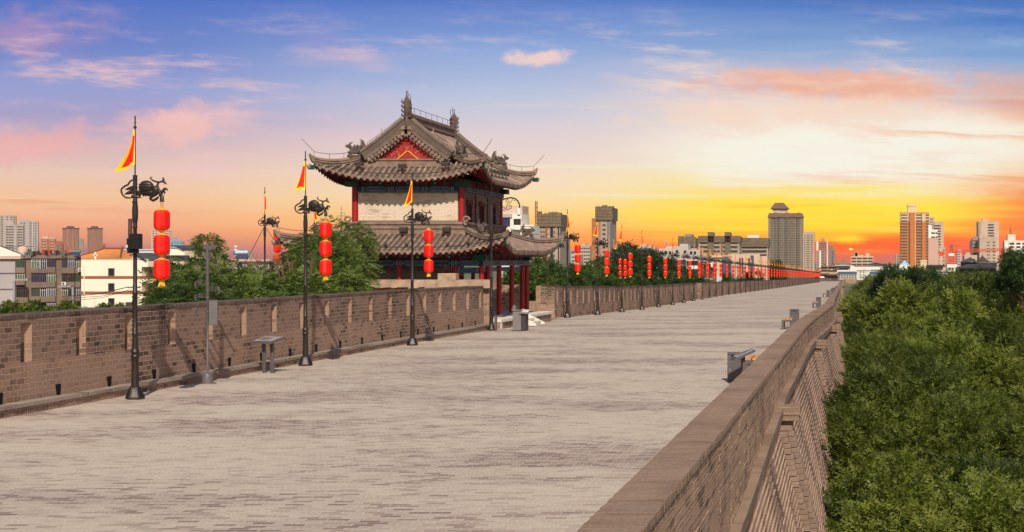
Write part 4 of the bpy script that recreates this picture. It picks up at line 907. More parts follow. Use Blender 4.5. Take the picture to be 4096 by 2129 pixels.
def chiwen(y,sg):   # ridge end dragon: plinth, gaping head biting the ridge, upright tail fin
    b=MB(); q=lambda x,z,yy=0:(XM+x,y-sg*yy,zr+z*.85)
    b.cbox(XM-.2,XM+.2,y-.26,y+.26,zr-.35,zr-.2,.02); b.tube([q(0,-.25,-.05),q(0,.1,-.05),q(0,.5,-.02),q(0,.75,.02)],[.2,.21,.19,.14],10,sy=1.1)
    for k in range(5): b.tube([q(-.16,-.12+k*.16,-.22),q(0,-.2+k*.16,-.30),q(.16,-.12+k*.16,-.22)],[.02,.05,.02],6)
    b.tube([q(0,.62,-.1),q(.0,.95,-.16),q(0,1.2,-.14),q(0,1.36,-.08)],[.13,.12,.11,.03],9); b.ell(q(0,1.18,-.2),(.11,.12,.1),0,10,7)
    b.tube([q(.0,.5,.12),q(.02,.9,.26),q(.02,1.25,.27),q(.0,1.56,.2)],[.1,.14,.13,.02],9,sy=.8)
    for k in range(4):
        z_=.4+k*.24; b.tube([q(.09,z_,.2),q(.2,z_+.1,.27),q(.17,z_+.24,.3)],[.05,.045,.01],5); b.tube([q(-.09,z_,.2),q(-.2,z_+.1,.27),q(-.17,z_+.24,.3)],[.05,.045,.01],5)
    for k in range(4):
        z_=.5+k*.2; b.tube([q(0,z_,-.2),q(0,z_+.04,-.32),q(0,z_+.16,-.34)],[.06,.05,.01],5); b.ell(q(.1,z_,-.12),(.06,.07,.06),0,7,5); b.ell(q(-.1,z_,-.12),(.06,.07,.06),0,7,5)
    b.tube([q(-.05,1.3,-.12),q(-.09,1.55,-.2),q(-.03,1.7,-.26),q(.04,1.6,-.28),q(.06,1.35,-.2)],.014,4); b.tube([q(.02,1.3,-.1),q(-.03,1.86,-.05)],.012,4)
    b.tube([q(0,1.5,.2),q(0,1.72,.2)],[.03,.02],6); b.ell(q(0,1.74,.2),(.03,.03,.05))
    b.tube([q(0,-.3,-.3),q(0,-.65,-.3)],.05,6); b.ell(q(0,-.72,-.3),(.1,.06,.1))
    b.build('ridge_dragon',M_ridgedk,R2)
chiwen(GY-.05,1); chiwen(GB+.05,-1)
# lightning wire on its stays
M_wire=mat('wire_black',(34,32,34))
def wire(pts,stay,every,R,r=.011):
    wr=MB(); wr.tube(pts,r,4,cap=False)
    if stay:
        for i in range(0,len(pts),every): wr.tube([pts[i],Vector(pts[i])-Vector((0,0,stay))],.009,4,cap=False)
    wr.build('lightning_wire',M_wire,R)
wire([Vector((XM,GY+(GB-GY)*i/8,zr+.85)) for i in range(9)],.35,1,R2)
for sx in (-1,1):
    wire([Vector((XM+sx*(HW-d),GY-.1,F2(d)+.62)) for d in [HW-.2-(HW-2.0)*i/8 for i in range(9)]],.35,2,R2)
    L=cfg2['f'][3]; P=[pos2('f',sx*(L-1.3*(1-i/6)),1.3*(1-i/6),.55) for i in range(7)]; wire(P+[P[-1]+Vector((sx*.45,-.3,.55))],.25,2,R2)
P=[pos2('b',-(cfg2['b'][3]-1.3*(1-i/6)),1.3*(1-i/6),.55) for i in range(7)]; wire(P+[P[-1]+Vector((.5,.3,.6))],.25,2,R2)
wire([pos2('f',-3.6+7.2*i/20,.12,.14) for i in range(21)],0,1,R2,.014)
P=[pos1('b',-(cfg1['b'][3]-1.9*(1-i/6)),1.9*(1-i/6),.5) for i in range(7)]; wire(P+[P[-1]+Vector((.6,.3,.6))],.25,2,R1)
wire([pos1('f',-(cfg1['f'][3]-1.9*(1-i/6)),1.9*(1-i/6),.5) for i in range(7)],.25,2,R1)
wire([pos1('f',-5+10*i/20,.12,.14) for i in range(21)],0,1,R1,.014)
# floodlights on the roofs, round lamps along the lower eave, two crane figures on the verge
def flood(p,tilt=0,rz=0):
    b=MB(); b.hexa([(-.16,-.1,.12),(.16,-.1,.12),(.19,.1,.16),(-.19,.1,.16),(-.16,-.13,.26),(.16,-.13,.26),(.19,.08,.34),(-.19,.08,.34)]); b.tube([(-.2,0,0),(.2,0,0)],.02,5,1); b.tube([(0,0,-.06),(0,0,.16)],.02,5,1); b.tube([(-.12,0,-.08),(0,0,.14),(.12,0,-.08)],.014,4,1)
    o=b.build('floodlight',[M_lampbox,mat('rusty_bracket',(92,52,40),.8,.3,8)],T); o.location=p; o.rotation_euler=(0,0,rz)
for u in (-1.95,-.05,1.9): flood(pos2('f',u,.42,.12))
for u in (-1.9+1.8,1.85): flood(pos1('f',u,1.75,.14))
for u in (-1.5,-.8,-.1,.6,1.3): flood(pos2('r',u,.35,.12),rz=math.pi/2)
for u in (-2.4,-2.0): flood(pos1('r',u-1.6,1.2,.16),rz=math.pi/2)
for u in (-3.6,-2.45,-1.5,-.55,.38,1.3,2.2,3.1):
    b=MB(); b.ell((0,0,.14),(.085,.085,.085)); b.tube([(0,0,0),(0,0,.1)],.02,5); o=b.build('eave_lamp',M_lampbox,T); o.location=pos1('f',u+.1,.3,.06)
for sx in (-1,1):
    d=2.5; p=Vector((XM+sx*(HW-d),GY-.12,F2(d)+.42)); b=MB()
    b.tube([(0,0,-.06),(.01,0,.12)],.012,4); b.tube([(.05,0,-.06),(.03,0,.12)],.012,4); b.tube([(-.1,0,.1),(.02,0,.17),(.1,0,.14)],[.02,.05,.01],6); b.tube([(-.02,0,.18),(-.06,0,.28),(-.03,0,.36),(-.08,0,.35)],[.03,.02,.02,.008],6)
    o=b.build('crane_figure',mat('figure_pale_metal',(150,140,124),.5,.2),T); o.location=p; o.scale=(-sx,1,1)
# a small television aerial behind the tower corner
b=MB(); X=px(1365,80); z0=pz(960,80); b.tube([(X,80,-.2),(X,80,pz(827,80))],.018,5)
for z in (pz(862,80),pz(868,80)): b.tube([(X-.2,80,z),(X+.22,80,z)],.011,4)
b.tube([(X-.05,80,pz(848,80)),(X+.12,80,pz(853,80))],[.05,.01],5)
tag(b.build('tv_aerial',M_metal),'thin television aerial standing behind the tower corner','aerial')
# ================================================================ trees
M_bark=mat('bark',(96,76,60),.9,.35,6,bump=.6); M_twig=mat('pale_twig',(128,98,76),.85,.3,6)
LM_park=leafmat('park_leaves',(.042,.06,.009,1),(.185,.21,.03,1)); LM_dark=leafmat('dark_leaves',(.012,.03,.008,1),(.045,.085,.018,1)); LM_ail=leafmat('ailanthus_leaves',(.045,.075,.016,1),(.16,.21,.045,1)); LM_pop=leafmat('poplar_leaves',(.05,.085,.012,1),(.17,.2,.035,1)); LM_mid=leafmat('street_leaves',(.022,.048,.010,1),(.085,.13,.022,1))
def unit(a): return a/np.maximum(1e-9,np.linalg.norm(a,axis=-1,keepdims=True))
def sprays(P,D,Nn,L,k,ll,lw,r,droop=.15,fold=.3):
    """feather sprays: P base points, D directions, Nn leaf-plane normals; k leaflet pairs each"""
    S=len(P); sd=unit(np.cross(D,Nn)); Nn=np.cross(sd,D)
    V=[]
    for i in range(k*2+1):
        t=(i//2+.6)/(k+.6); sg=0 if i==k*2 else (1 if i%2 else -1)
        if sg==0: t=1.0
        c=P+D*(L*t)[:,None]-np.array([0,0,1])*(droop*L*t*t)[:,None]
        ang=r.normal(.95,.18,S)*(sg!=0); d=unit(D*np.cos(ang)[:,None]+sd*(sg*np.sin(ang))[:,None]-Nn*(fold*abs(sg)*.5)+r.normal(0,.12,(S,3)))
        l=(ll*r.uniform(.75,1.2,S)*(1-.35*abs(t-.45)))[:,None]; w=unit(np.cross(d,Nn+r.normal(0,.35,(S,3))))*(lw*r.uniform(.8,1.2,S))[:,None]
        V.append(np.stack([c,c+d*l*.42+w*.5,c+d*l,c+d*l*.42-w*.5],1))
    return np.concatenate(V,0)
def leafobj(name,quads,m):
    n=len(quads); me=bpy.data.meshes.new(name); me.vertices.add(n*4); me.vertices.foreach_set('co',quads.astype(np.float32).ravel())
    me.loops.add(n*4); me.loops.foreach_set('vertex_index',np.arange(n*4,dtype=np.int32)); me.polygons.add(n)
    me.polygons.foreach_set('loop_start',np.arange(n,dtype=np.int32)*4); me.polygons.foreach_set('loop_total',np.full(n,4,np.int32)); me.materials.append(m); me.update(calc_edges=True); return me
def crown(name,m,seed,R,RZ,ncl,per,L,k,ll,lw,lump=.28,cs=.62,low=-.35,up=.35):
    r=np.random.default_rng(seed)
    a=r.uniform(0,2*np.pi,ncl); z=r.uniform(low,1,ncl); q=np.sqrt(np.maximum(0,1-z*z)); rad=r.uniform(.62,1.0,ncl)**.6*(1+lump*np.sin(a*3+seed)*np.cos(z*4+seed*2))
    C=np.stack([R*q*np.cos(a)*rad,R*q*np.sin(a)*rad,RZ*z*rad],1)
    S=ncl*per; cc=np.repeat(C,per,0); off=r.normal(0,1,(S,3)); off=unit(off)*(r.uniform(0,1,S)**.4*cs*r.uniform(.7,1.3,S))[:,None]; off[:,2]*=.75
    P=cc+off; out=unit(off+.5*unit(cc*np.array([1/R,1/R,1/RZ])));
    D=unit(out*.75+np.array([0,0,.12])+r.normal(0,.45,(S,3))); Nn=unit(np.array([0,0,up+.5])+out*.6+r.normal(0,.4,(S,3)))
    return leafobj(name,sprays(P,D,Nn,L*r.uniform(.7,1.25,S),k,ll,lw,r),m)
def trunkmesh(name,h,R,seed,m=None,r0=.2,multi=1):
    b=MB(); rr=random.Random(seed)
    for s_ in range(multi):
        bx,by=(rr.uniform(-.5,.5),rr.uniform(-.4,.4)) if multi>1 else (0,0)
        top=(bx*2.2+rr.uniform(-.3,.3),by*2+rr.uniform(-.3,.3),h); b.tube([(bx,by,0),(bx*1.3+rr.uniform(-.1,.1),by*1.3,h*.35),(bx*1.7,by*1.6,h*.7),top],[r0,r0*.8,r0*.6,r0*.35],8)
        for i in range(7):
            a=rr.uniform(0,6.28); z=h*rr.uniform(.55,1); e=(bx*1.7+R*.92*math.cos(a),by*1.7+R*.92*math.sin(a),h+R*rr.uniform(-.1,.8)); s0=(bx*1.7,by*1.6,z)
            mid=tuple((s0[j]+e[j])/2+(.25 if j==2 else rr.uniform(-.2,.2)) for j in range(3)); b.tube([s0,mid,e],[r0*.5,r0*.34,r0*.12],6)
            for _ in range(3):
                f=rr.uniform(.4,1); w_=tuple(mid[j]+(e[j]-mid[j])*f for j in range(3)); b.tube([w_,tuple(w_[j]+rr.uniform(-.8,.8)*(1 if j<2 else .5)+(.3 if j==2 else 0) for j in range(3))],[r0*.14,r0*.04],5)
    return b.mesh(name,m or M_bark)
# park trees below the parapet: four near kinds, two far kinds
def topz(me):
    a=np.empty(len(me.vertices)*3,np.float32); me.vertices.foreach_get('co',a); return float(np.percentile(a[2::3],99.3))
TP=[]
for i in range(4): TP.append((crown('crown',LM_park,40+i,3.1+.25*(i%3),3.0,60,195,.34,4,.135,.052,cs=.85,lump=.36,low=-.25),trunkmesh('trunk',8.2,3.4,i,r0=.2)))
TF=[]
for i in range(3): TF.append((crown('crown',LM_park,60+i,3.4,3.2,52,120,.46,3,.22,.09,cs=.95,lump=.36,low=-.25),trunkmesh('trunk',8.2,3.6,10+i,r0=.22)))
def tree(name,label,group,crn,trk,loc,hc,rz,sc,zs=1.0,tx=None):
    """hc: height of the crown centre above loc"""
    t_=thing(name,label,'tree',loc,rz,group); a=link('trunk',trk,t_); b=link('crown',crn,t_,(0,0,hc)); a.scale=(tx or sc*.8,tx or sc*.8,hc/8.9)
    b.scale=(sc,sc,sc*zs); return t_
rr=random.Random(11)
def ztop(Y): return interp(Y,[(25,-1.7),(45,-1.4),(70,-.8),(110,.5),(160,.5),(330,-.9),(700,-4)])
wl=['beside the first drain pier','just past the first drain pier','between the first and second drain piers','beside the second drain pier','just past the second drain pier','touching the rampart at the third drain pier','beyond the third drain pier']
cnt=0
for row,(X0,ya,yb,stp) in enumerate(((1.75,32.5,420,6.0),(8.6,52,420,7.6),(15.2,98,440,9.0),(22.5,155,460,11),(28,215,500,12),(38,300,560,15))):
    Y_=ya; j=0
    while Y_<yb:
        Y=Y_+rr.uniform(-.6,.6); sc=rr.uniform(.8,1.16)*(1 if Y<90 else 1.15 if Y<200 else 1.5); X=X0+rr.uniform(-.5,.9)-(.7 if row==0 and Y<52 else 0)+(xr(Y)+2.2)*.9
        if row==0: X+= .25*(-(min(0,gz(Y))))+ (sc-1)*3.0
        near=Y<95; crn,trk=(TP if near else TF)[rr.randrange(4 if near else 3)]
        RZ=topz(crn)*sc; zt=ztop(Y)+rr.uniform(-1.1,1.0)*(1 if Y<130 else .7)+(.4 if row>0 else 0)
        if row==0 and Y>120: zt-=.9+ (Y-120)*.012
        if row==0 and j<len(wl): lab='dense green park tree '+wl[j]
        elif row==1 and j<5: lab='broad green park tree in the second row, '+['filling the lower corner','second from the lower corner','third up the picture edge','fourth up the picture edge','fifth up the picture edge'][j]
        elif Y<140: lab='leafy green tree among the dense park trees below the parapet'
        else: lab='small distant tree within the park canopy by the wall'
        tree('park_tree',lab,'park trees under the rampart' if Y<140 else 'distant park trees',crn,trk,(X,Y,-11.5),zt-RZ+11.5,rr.uniform(0,6.28),sc)
        Y_+=stp*(1 if Y_<110 else 1.35 if Y_<220 else 2.0); j+=1
# taller darker ones on the skyline
CD=[crown('crown',LM_dark,80+i,3.2,3.0,90,60,.5,3,.26,.11,cs=.75,lump=.35) for i in range(2)]
for (x,y,Y,sc,lab) in ((3590,1078,125,.75,'dark tree rising before the blue pyramid roof'),(3628,1078,140,.8,'dark round tree on the canopy skyline under the orange tower'),(3700,1082,135,.7,'dark tree on the skyline before the pink blank wall'),(3545,1098,120,.6,'low dark tree at the skyline before the billboard'),(4115,962,95,.62,'tall dark tree cut by the picture edge'),(4068,1045,100,.36,'dark leafy tree beside the curved roof')):
    top=pz(y,Y); RZ=topz(CD[0])*sc; tree('dark_tree',lab,'dark skyline trees',CD[0 if Y>100 else 1],TF[0][1],(px(x,Y),Y,-11.5),top-RZ+11.5,rr.uniform(0,6),sc)
# small trees behind the long parapet past the tower
CM=[crown('crown',LM_mid,90+i,3.2,2.8,90,70,.42,3,.2,.09,cs=.7,lump=.3) for i in range(3)]
lst=[(2120,1060,0),(2185,1040,4),(2240,1062,0),(2300,1072,6),(2345,1075,0),(2400,1050,3),(2455,1085,0),(2500,1005,6),(2545,985,3),(2590,1010,8),(2625,1070,0),(2560,1080,0),(2480,1090,0),(2665,1068,10),(2700,1075,14),(2735,1088,8),(2090,1085,0),(2160,1110,0),(2330,1105,0),(2400,1110,0),(2600,1100,0),(2520,1115,0),(2270,1115,0)]
for i,(x,y,k) in enumerate(lst):
    d=x>2470 and y<1020; Y=22.6*F/(CX-x)+k+3; X=px(x,Y); top=pz(y,Y); sc=rr.uniform(.62,.8)*(Y/115)**.8; me=CD[i%2] if d else CM[i%3]
    lab='tall dark tree between the lamp posts past the tower' if d else 'green street tree behind the long parapet past the tower'
    X=min(X,-19.6-2.9*sc); tree('street_tree',lab,'street trees behind the long parapet' if not d else 'tall trees between the posts',me,TF[i%3][1],(X,Y,-11.5),top-topz(me)*sc+11.5,rr.uniform(0,6),sc,1.0)
for (x,y,Y,sc,lab) in ((3040,1035,470,1.6,'dark tree standing behind the lantern row before the grey high rise'),(3085,1045,520,1.5,'second dark tree behind the lantern row, under the grey high rise'),(2925,1100,310,1.0,'low tree behind the flags near the beige mall'),(3005,1090,380,1.1,'bushy tree between the mall and the lanterns')):
    tree('street_tree',lab,'trees behind the lantern row',CD[0],TF[1][1],(px(x,Y),Y,-11.5),pz(y,Y)-topz(CD[0])*sc+11.5,rr.uniform(0,6),sc)
# ailanthus trees behind the closest parapet
def ail(seed,R,RZ,n):
    r=np.random.default_rng(seed); a=r.uniform(0,2*np.pi,n); z=r.uniform(-.75,1,n); q=np.sqrt(1-z*z*.9); rad=r.uniform(.25,1.05,n)**.5
    P=np.stack([R*q*np.cos(a)*rad,R*q*np.sin(a)*rad*.8,RZ*z*rad],1)
    D=unit(np.stack([np.cos(a)*q,np.sin(a)*q,.35*z+.12*r.normal(size=n)],1)+r.normal(0,.4,(n,3))); Nn=unit(np.array([0,0,1.0])+r.normal(0,.35,(n,3)))
    return leafobj('crown',sprays(P,D,Nn,r.uniform(.38,.75,n),8,.17,.05,r,droop=.45,fold=.55),LM_ail)
AC=[ail(101+i,1.5,1.1,520) for i in range(4)]
def stems(h,R,seed,n=6):
    b=MB(); q=random.Random(seed)
    for i in range(n):
        a=q.uniform(0,6.28); e=(R*.7*math.cos(a),R*.5*math.sin(a),h+q.uniform(-.5,.5)); s0=(q.uniform(-.25,.25),q.uniform(-.2,.2),0); m_=(e[0]*.45+q.uniform(-.2,.2),e[1]*.45,h*.55)
        b.tube([s0,m_,e],[.045,.032,.012],6)
        for _ in range(3):
            f=q.uniform(.2,1); w_=tuple(m_[j]+(e[j]-m_[j])*f for j in range(3)); b.tube([w_,(w_[0]+q.uniform(-.6,.6),w_[1]+q.uniform(-.4,.4),w_[2]+q.uniform(.2,.8))],[.02,.006],5)
    return b.mesh('trunk',M_twig)
ST=[stems(2.2,1.4,i) for i in range(3)]
al=[(775,1085,46,.8),(800,1025,49,1.0),(905,1062,48,.9),(1000,1075,51,.85),(1090,1070,53,.9),(1215,1010,55,.72),(1278,962,57,.74),(1290,925,58,.85),(1372,884,60,.78),(1385,1000,57,.68),(1300,1060,52,.9),(1190,1090,50,.95),(790,1140,44,.85),(940,1120,46,1.0),(1080,1130,48,1.0),(725,1150,45,.62),(1250,1110,52,1.0),(1375,1085,54,.62),(830,935,49.5,.32)]
an=['furthest from the tower above the second niche','behind the sign post','between sign post and info stand','with bare twigs beside the guyed post','below the guyed post lanterns','beside the second lamp post','behind the second lantern string','in front of the tiled eave','tallest, reaching up to the tower wall','reaching across the broken wall','low, under the second lanterns','low, above the parapet by the second lamp','low, before the cream building','low, past the map board','low, above the info stand','tiny, at the loggia corner','low, before the yellow pipe','low, before the dark tower wall','a small sprout on top above the sign post']
for i,(x,y,Y,sc) in enumerate(al):
    X=px(x,Y); top=pz(y,Y); z0=-.35; cz_=top-1.15*sc
    t_=thing('ailanthus',"feathery ailanthus "+an[i],'tree',(X,Y,z0),rr.uniform(-.5,.5),'ailanthus trees behind the tall parapet')
    a=link('trunk',ST[i%3],t_); a.scale=(sc,sc,max(.3,(cz_-z0)/(2.3 if sc>.5 else 2.8))); b=link('crown',AC[i%4],t_,(0,0,cz_-z0)); b.scale=(sc,sc,sc)
b=MB(); q=random.Random(9)
for i in range(14):
    x=q.uniform(980,1240); Y=49+q.random()*5; y0=1120; X=px(x,Y); z=pz(y0,Y); pts=[(X,Y,z)]
    for k in range(4): pts.append((pts[-1][0]+q.uniform(-.22,.16),Y+q.uniform(-.1,.1),pts[-1][2]+q.uniform(.16,.3)))
    b.tube(pts,[.022,.018,.014,.009,.004],5)
    b.tube([pts[2],(pts[2][0]+q.uniform(-.4,.4),Y,pts[2][2]+.3)],[.01,.004],4)
tag(b.build('bare_shrub',mat('red_twig',(122,84,70),.85,.3)),'leafless reddish twigs sticking up beside the guyed lamp post','shrub')
# little poplars in front of the old apartments
CP=[crown('crown',LM_pop,120+i,1.05,2.0,46,60,.24,3,.14,.085,cs=.42,lump=.2) for i in range(2)]
for i,(x,y,Y,sc,lab) in enumerate(((10,1214,105,.9,'small bright tree at the picture edge under the lilac house'),(50,1195,108,1.25,'bright poplar under the grey lilac house'),(100,1224,110,.8,'low bright tree below the laundry balconies'),(148,1192,112,1.15,'rounded bright tree below the double bay'),(205,1228,114,.7,'smallest bright tree before the dark passage'),(258,1194,112,1.2,'broad bright tree below the grey lamp bracket'),(345,1222,110,.6,'tiny bright tree by the cream wall corner'),(425,1203,110,1.0,'bright tree at the foot of the cream wall'),(470,1203,112,.9,'bright tree beside the closest lamp pole'))):
    tree('poplar',lab,'small poplars behind the parapet',CP[i%2],TF[2][1],(px(x,Y),Y,-11.5),pz(y+20,Y)-topz(CP[i%2])*sc+11.5,rr.uniform(0,6),sc,1.0,.3*sc)
# ================================================================ the city
GZ=-11.5
def wm(name,c,var=.12,bump=0.0): return mat(name,c,.85,var,.12,bump=bump)
M_glass=mat('window_glass',(38,42,44),.18,.5,.4,spec=.6); M_glassg=mat('window_glass_green',(62,80,74),.2,.5,.3,spec=.6); M_fr=mat('window_frame_pale',(196,186,172),.6); M_frd=mat('window_frame_dark',(92,74,64),.6)
M_conc=wm('raw_concrete',(164,146,130),.2); M_net=mat('green_scaffold_net',(106,100,82),.95,.3,.5,c2=(132,108,88)); M_hole=mat('dark_opening_recess',(44,38,36),.9,.2)  # M_hole also fills flat tower strips: shade of recesses put into the colour
_w={}
def winmesh(w,h,fm,gm,th=.12):
    k=(round(w,2),round(h,2),fm.name,gm.name)
    if k in _w: return _w[k]
    b=MB(); f=min(.09,w*.09)
    b.box(-w/2,w/2,-.02,th,-h/2,h/2,1)
    for x0,x1,z0,z1 in ((-w/2-f,-w/2+f*.3,-h/2-f,h/2+f),(w/2-f*.3,w/2+f,-h/2-f,h/2+f),(-w/2+f*.31,w/2-f*.31,h/2-f*.3,h/2+f),(-w/2+f*.31,w/2-f*.31,-h/2-f,-h/2+f*.3)): b.box(x0,x1,-.09,.1,z0,z1,0)
    if w>1.0: b.box(-f*.35,f*.35,-.06,.0,-h/2+f*.31,h/2-f*.31,0)
    me=b.mesh('window',[fm,gm]); _w[k]=me; return me
def windows(root,spots,w,h,fm,gm,axis='f',name='window'):
    """spots: (x,y,z) in root space, largest in the picture first"""
    me=winmesh(w,h,fm,gm); rz={'f':0,'r':math.pi/2,'l':-math.pi/2}[axis]; n=root.get('_nw',0); rest=[]
    for p in spots:
        if n<100: link(name,me,root,p,rz); n+=1
        else: rest.append(p)
    root['_nw']=n
    if rest:
        b=MB(); vs=[tuple(v.co) for v in me.vertices]; fs=[tuple(f.vertices) for f in me.polygons]; mi=[f.material_index for f in me.polygons]; R=Matrix.Rotation(rz,3,'Z')
        for p in rest:
            q=[tuple(R@Vector(v)+Vector(p)) for v in vs]
            for m_ in (0,1): b.add(q,[f for f,k in zip(fs,mi) if k==m_],m_)
        o=b.build(name,[fm,gm],root); o['kind']='stuff'
def tower(label,x0,x1,yt,Y,wall,cols=(),fh=3.0,off=2.2,ybot=1100,win=(1.3,1.5),fm=None,gm=None,strips=(),caps=(),dep=18,name='apartment_tower',cat='apartment tower',group=None,bandm=None,bandh=.35,bands=False,sidecols=(),rowskip=(),xtra=None):
    X0,X1,ZT=px(x0,Y),px(x1,Y),pz(yt,Y); turn=math.atan2(-(X0+X1)/2,Y)*.92 if x1<2000 else 0; Wd=(X1-X0)*math.cos(turn); T=thing(name,label,cat,((X0+X1)/2,Y,GZ),turn,group); h=ZT-GZ
    b=MB(); b.box(-Wd/2,Wd/2,0,dep,0,h); mats=[wall]; 
    for (f0,f1,pr,m_) in strips:
        if m_ not in mats: mats.append(m_)
        b.box(-Wd/2+Wd*f0,-Wd/2+Wd*f1,-pr if pr>0 else -.04,.02,0,h-.02 if pr<=0 else h+.3,mats.index(m_))
    for c in caps:
        (f0,f1,y2)=c[:3]; m_=c[3] if len(c)>3 else wall
        if m_ not in mats: mats.append(m_)
        b.box(-Wd/2+Wd*f0,-Wd/2+Wd*f1,dep*.2,dep*.7,h-.01,pz(y2,Y)-GZ,mats.index(m_))
    b.box(-Wd/2-.15,Wd/2+.15,-.15,-.001,h-.5,h+.45,0)
    nf=int((h-off-(pz(ybot,Y)-GZ))/fh)+1
    if bands:
        if bandm and bandm not in mats: mats.append(bandm)
        for i in range(nf): z=h-off-i*fh-fh*.52; b.box(-Wd/2-.05,Wd/2+.05,-.12,-.001,z,z+bandh,mats.index(bandm or wall))
    b.build('wall',mats,T)
    sp=[]; wide={}
    for i in range(nf):
        if i in rowskip: continue
        z=h-off-i*fh
        for c in cols:
            f,w=(c,win[0]) if not isinstance(c,tuple) else c[:2]; pr=c[2] if isinstance(c,tuple) and len(c)>2 else 0
            wide.setdefault(w,[]).append((-Wd/2+Wd*f,-.03-pr,z))
    for w,s_ in wide.items(): windows(T,s_,w,win[1],fm or M_fr,gm or M_glass)
    sd=1 if (X0+X1)/2<0 else -1
    ss=[(sd*(Wd/2+.03),dep*f,h-off-i*fh) for i in range(nf) for f in sidecols]
    if ss: windows(T,ss,win[0],win[1],fm or M_fr,gm or M_glass,'r' if sd>0 else 'l')
    if xtra: xtra(T,Wd,h,dep)
    return T
def hiproof(b,x0,x1,y0,y1,z0,z1,ins,mi=0,th=.3,over=0):
    x0-=over;x1+=over;y0-=over;y1+=over; b.box(x0,x1,y0,y1,z0-th,z0,mi); b.hexa([(x0,y0,z0),(x1,y0,z0),(x1,y1,z0),(x0,y1,z0),(x0+ins,(y0+y1)/2-.1,z1),(x1-ins,(y0+y1)/2-.1,z1),(x1-ins,(y0+y1)/2+.1,z1),(x0+ins,(y0+y1)/2+.1,z1)],mi)
lg=wm('lilac_grey_wall',(172,160,160)); lt=wm('pale_grey_tower',(176,160,150)); br=wm('brown_tower_wall',(150,98,76)); orn=wm('orange_brown_wall',(184,116,84)); dk=wm('dark_roof_blue',(72,70,72)); beige=wm('beige_tower_wall',(184,160,140)); gry=wm('warm_grey_wall',(156,136,122)); wht=wm('white_wall',(226,218,206),.06); crm=wm('cream_wall',(236,224,202),.05); cst=wm('cream_shade',(196,174,146),.08); stp=wm('brown_stripe',(150,92,70)); oc=wm('old_concrete',(124,104,90),.35); ocd=wm('old_concrete_dark',(74,60,52),.3); blu=wm('blue_tower_wall',(120,152,178)); slate=mat('slate_roof',(62,62,66),.8,.25,1.5); terr=mat('orange_roof_tile',(204,132,74),.85,.2,1.2); ltan=wm('tan_wall',(196,168,150)); pink=wm('blank_pink_wall',(196,158,142),.05)
# ---- far towers, lamp side
tower('pale grey high rise cut by the picture edge',-60,62,862,1900,lt,[.12,.25,.42,.56,.72,.86,.95],win=(2.0,1.6),strips=((.48,.5,.5,gry),),sidecols=(.3,.7),dep=25)
tower('grey high rise with a stepped top beside the edge tower',22,92,900,1700,lt,[.1,.25,.4,.75,.9],win=(2.4,1.5),strips=((.5,.62,.9,lg),),caps=((.0,.45,882),))
tower('tallest grey high rise of the cluster with white fin',74,152,886,1750,lg,[.15,.3,.62,.75,.88],win=(1.7,1.5),strips=((.42,.54,1.0,lt),(.72,.74,1.2,wht)),caps=((0,.45,877),(.55,.85,886)),sidecols=(.3,.7))
tower('orange brown block behind the old apartments',163,221,957,1500,orn,[.12,.3,.5,.7,.88],win=(1.5,1.5),caps=((.1,.5,944,ltan),(.5,1,951,ltan)),strips=((.42,.58,.6,br),))
tower('small brown block beside the brown tower',222,250,975,1500,br,[.25,.7],caps=((.1,.9,965),))
def bcap(T,W,h,d):
    b=MB(); b.box(-W*.5-.8,W*.5+.8,-.8,d+.8,h,h+1.6); b.hexa([(-W*.3,2,h+1.61),(W*.25,2,h+1.61),(W*.25,d-2,h+1.61),(-W*.3,d-2,h+1.61),(-W*.22,3,h+4.6),(W*.17,3,h+4.6),(W*.17,d-3,h+4.6),(-W*.22,d-3,h+4.6)]); b.build('roof',dk,T)
tower('brown tower with dark cap, wider of the pair',251,314,916,2400,br,[.08,.3,.45,.58,.72,.84,.95],win=(1.6,1.6),strips=((.3,.36,.8,orn),(.62,.68,.8,orn)),xtra=bcap,sidecols=(.3,.6))
tower('brown tower with dark cap over the orange temple roof',350,408,916,2450,br,[.1,.32,.45,.6,.75,.9],win=(1.6,1.6),strips=((.36,.4,.8,orn),),xtra=bcap,sidecols=(.3,.6))
tower('slim brown tower tucked behind the wider brown tower',315,333,955,2600,gry,[.3,.7])
tower('low brown annex next to the second brown tower',408,420,976,2450,br,[.5])
tower('pale tower behind the red lanterns',606,682,918,1900,ltan,[.1,.25,.4,.8,.92],win=(1.7,1.5),caps=((.35,.95,912),),strips=((.5,.72,.8,gry),))
tower('blue apartment block beside the lantern',684,735,965,1700,blu,[.1,.3,.5,.75,.92],caps=((0,.45,951,blu),),win=(1.5,1.5))
for (x0,x1,y,Y,l) in ((735,775,995,2600,'hazy grey block behind the dark gable roof'),(838,858,975,3000,'hazy block topped above the sign post'),(860,878,988,3000,'small hazy block by the tree top'),(935,958,1008,3000,'hazy block under the striped chimney'),(958,975,995,2900,'hazy twin block beside the striped chimney'),(985,1012,1003,2900,'faint hazy block before the guyed post'),(440,500,1000,2300,'low hazy brown buildings over the temple roof'),(895,912,1010,2800,'small faint block between chimney and trees'),(420,440,1002,2300,'tiny brown house by the annex')):
    tower(l,x0,x1,y,Y,gry,[.25,.5,.75],win=(1.6,1.5),name='hazy_block',cat='building')
b=MB(); Y=2900; b.lathe([(3,0),(2.6,pz(978,Y)-GZ)],12)
for y in (984,998): z=pz(y,Y)-GZ; b.lathe([(3.2,z-3),(3.2,z+1)],12,1)
tag(b.build('chimney',[wm('chimney_red',(190,110,92)),wht],None,(px(943,Y),Y,GZ)),'red and white striped far chimney','chimney')
b=MB(); Y=900; b.lathe([(1.6,0),(1.15,pz(875,Y)-GZ)],12); tag(b.build('chimney',mat('dark_brick',(90,58,50),.9,.3,1),None,(px(521,Y),Y,GZ)),'tall dark brick chimney behind the electric box','chimney')
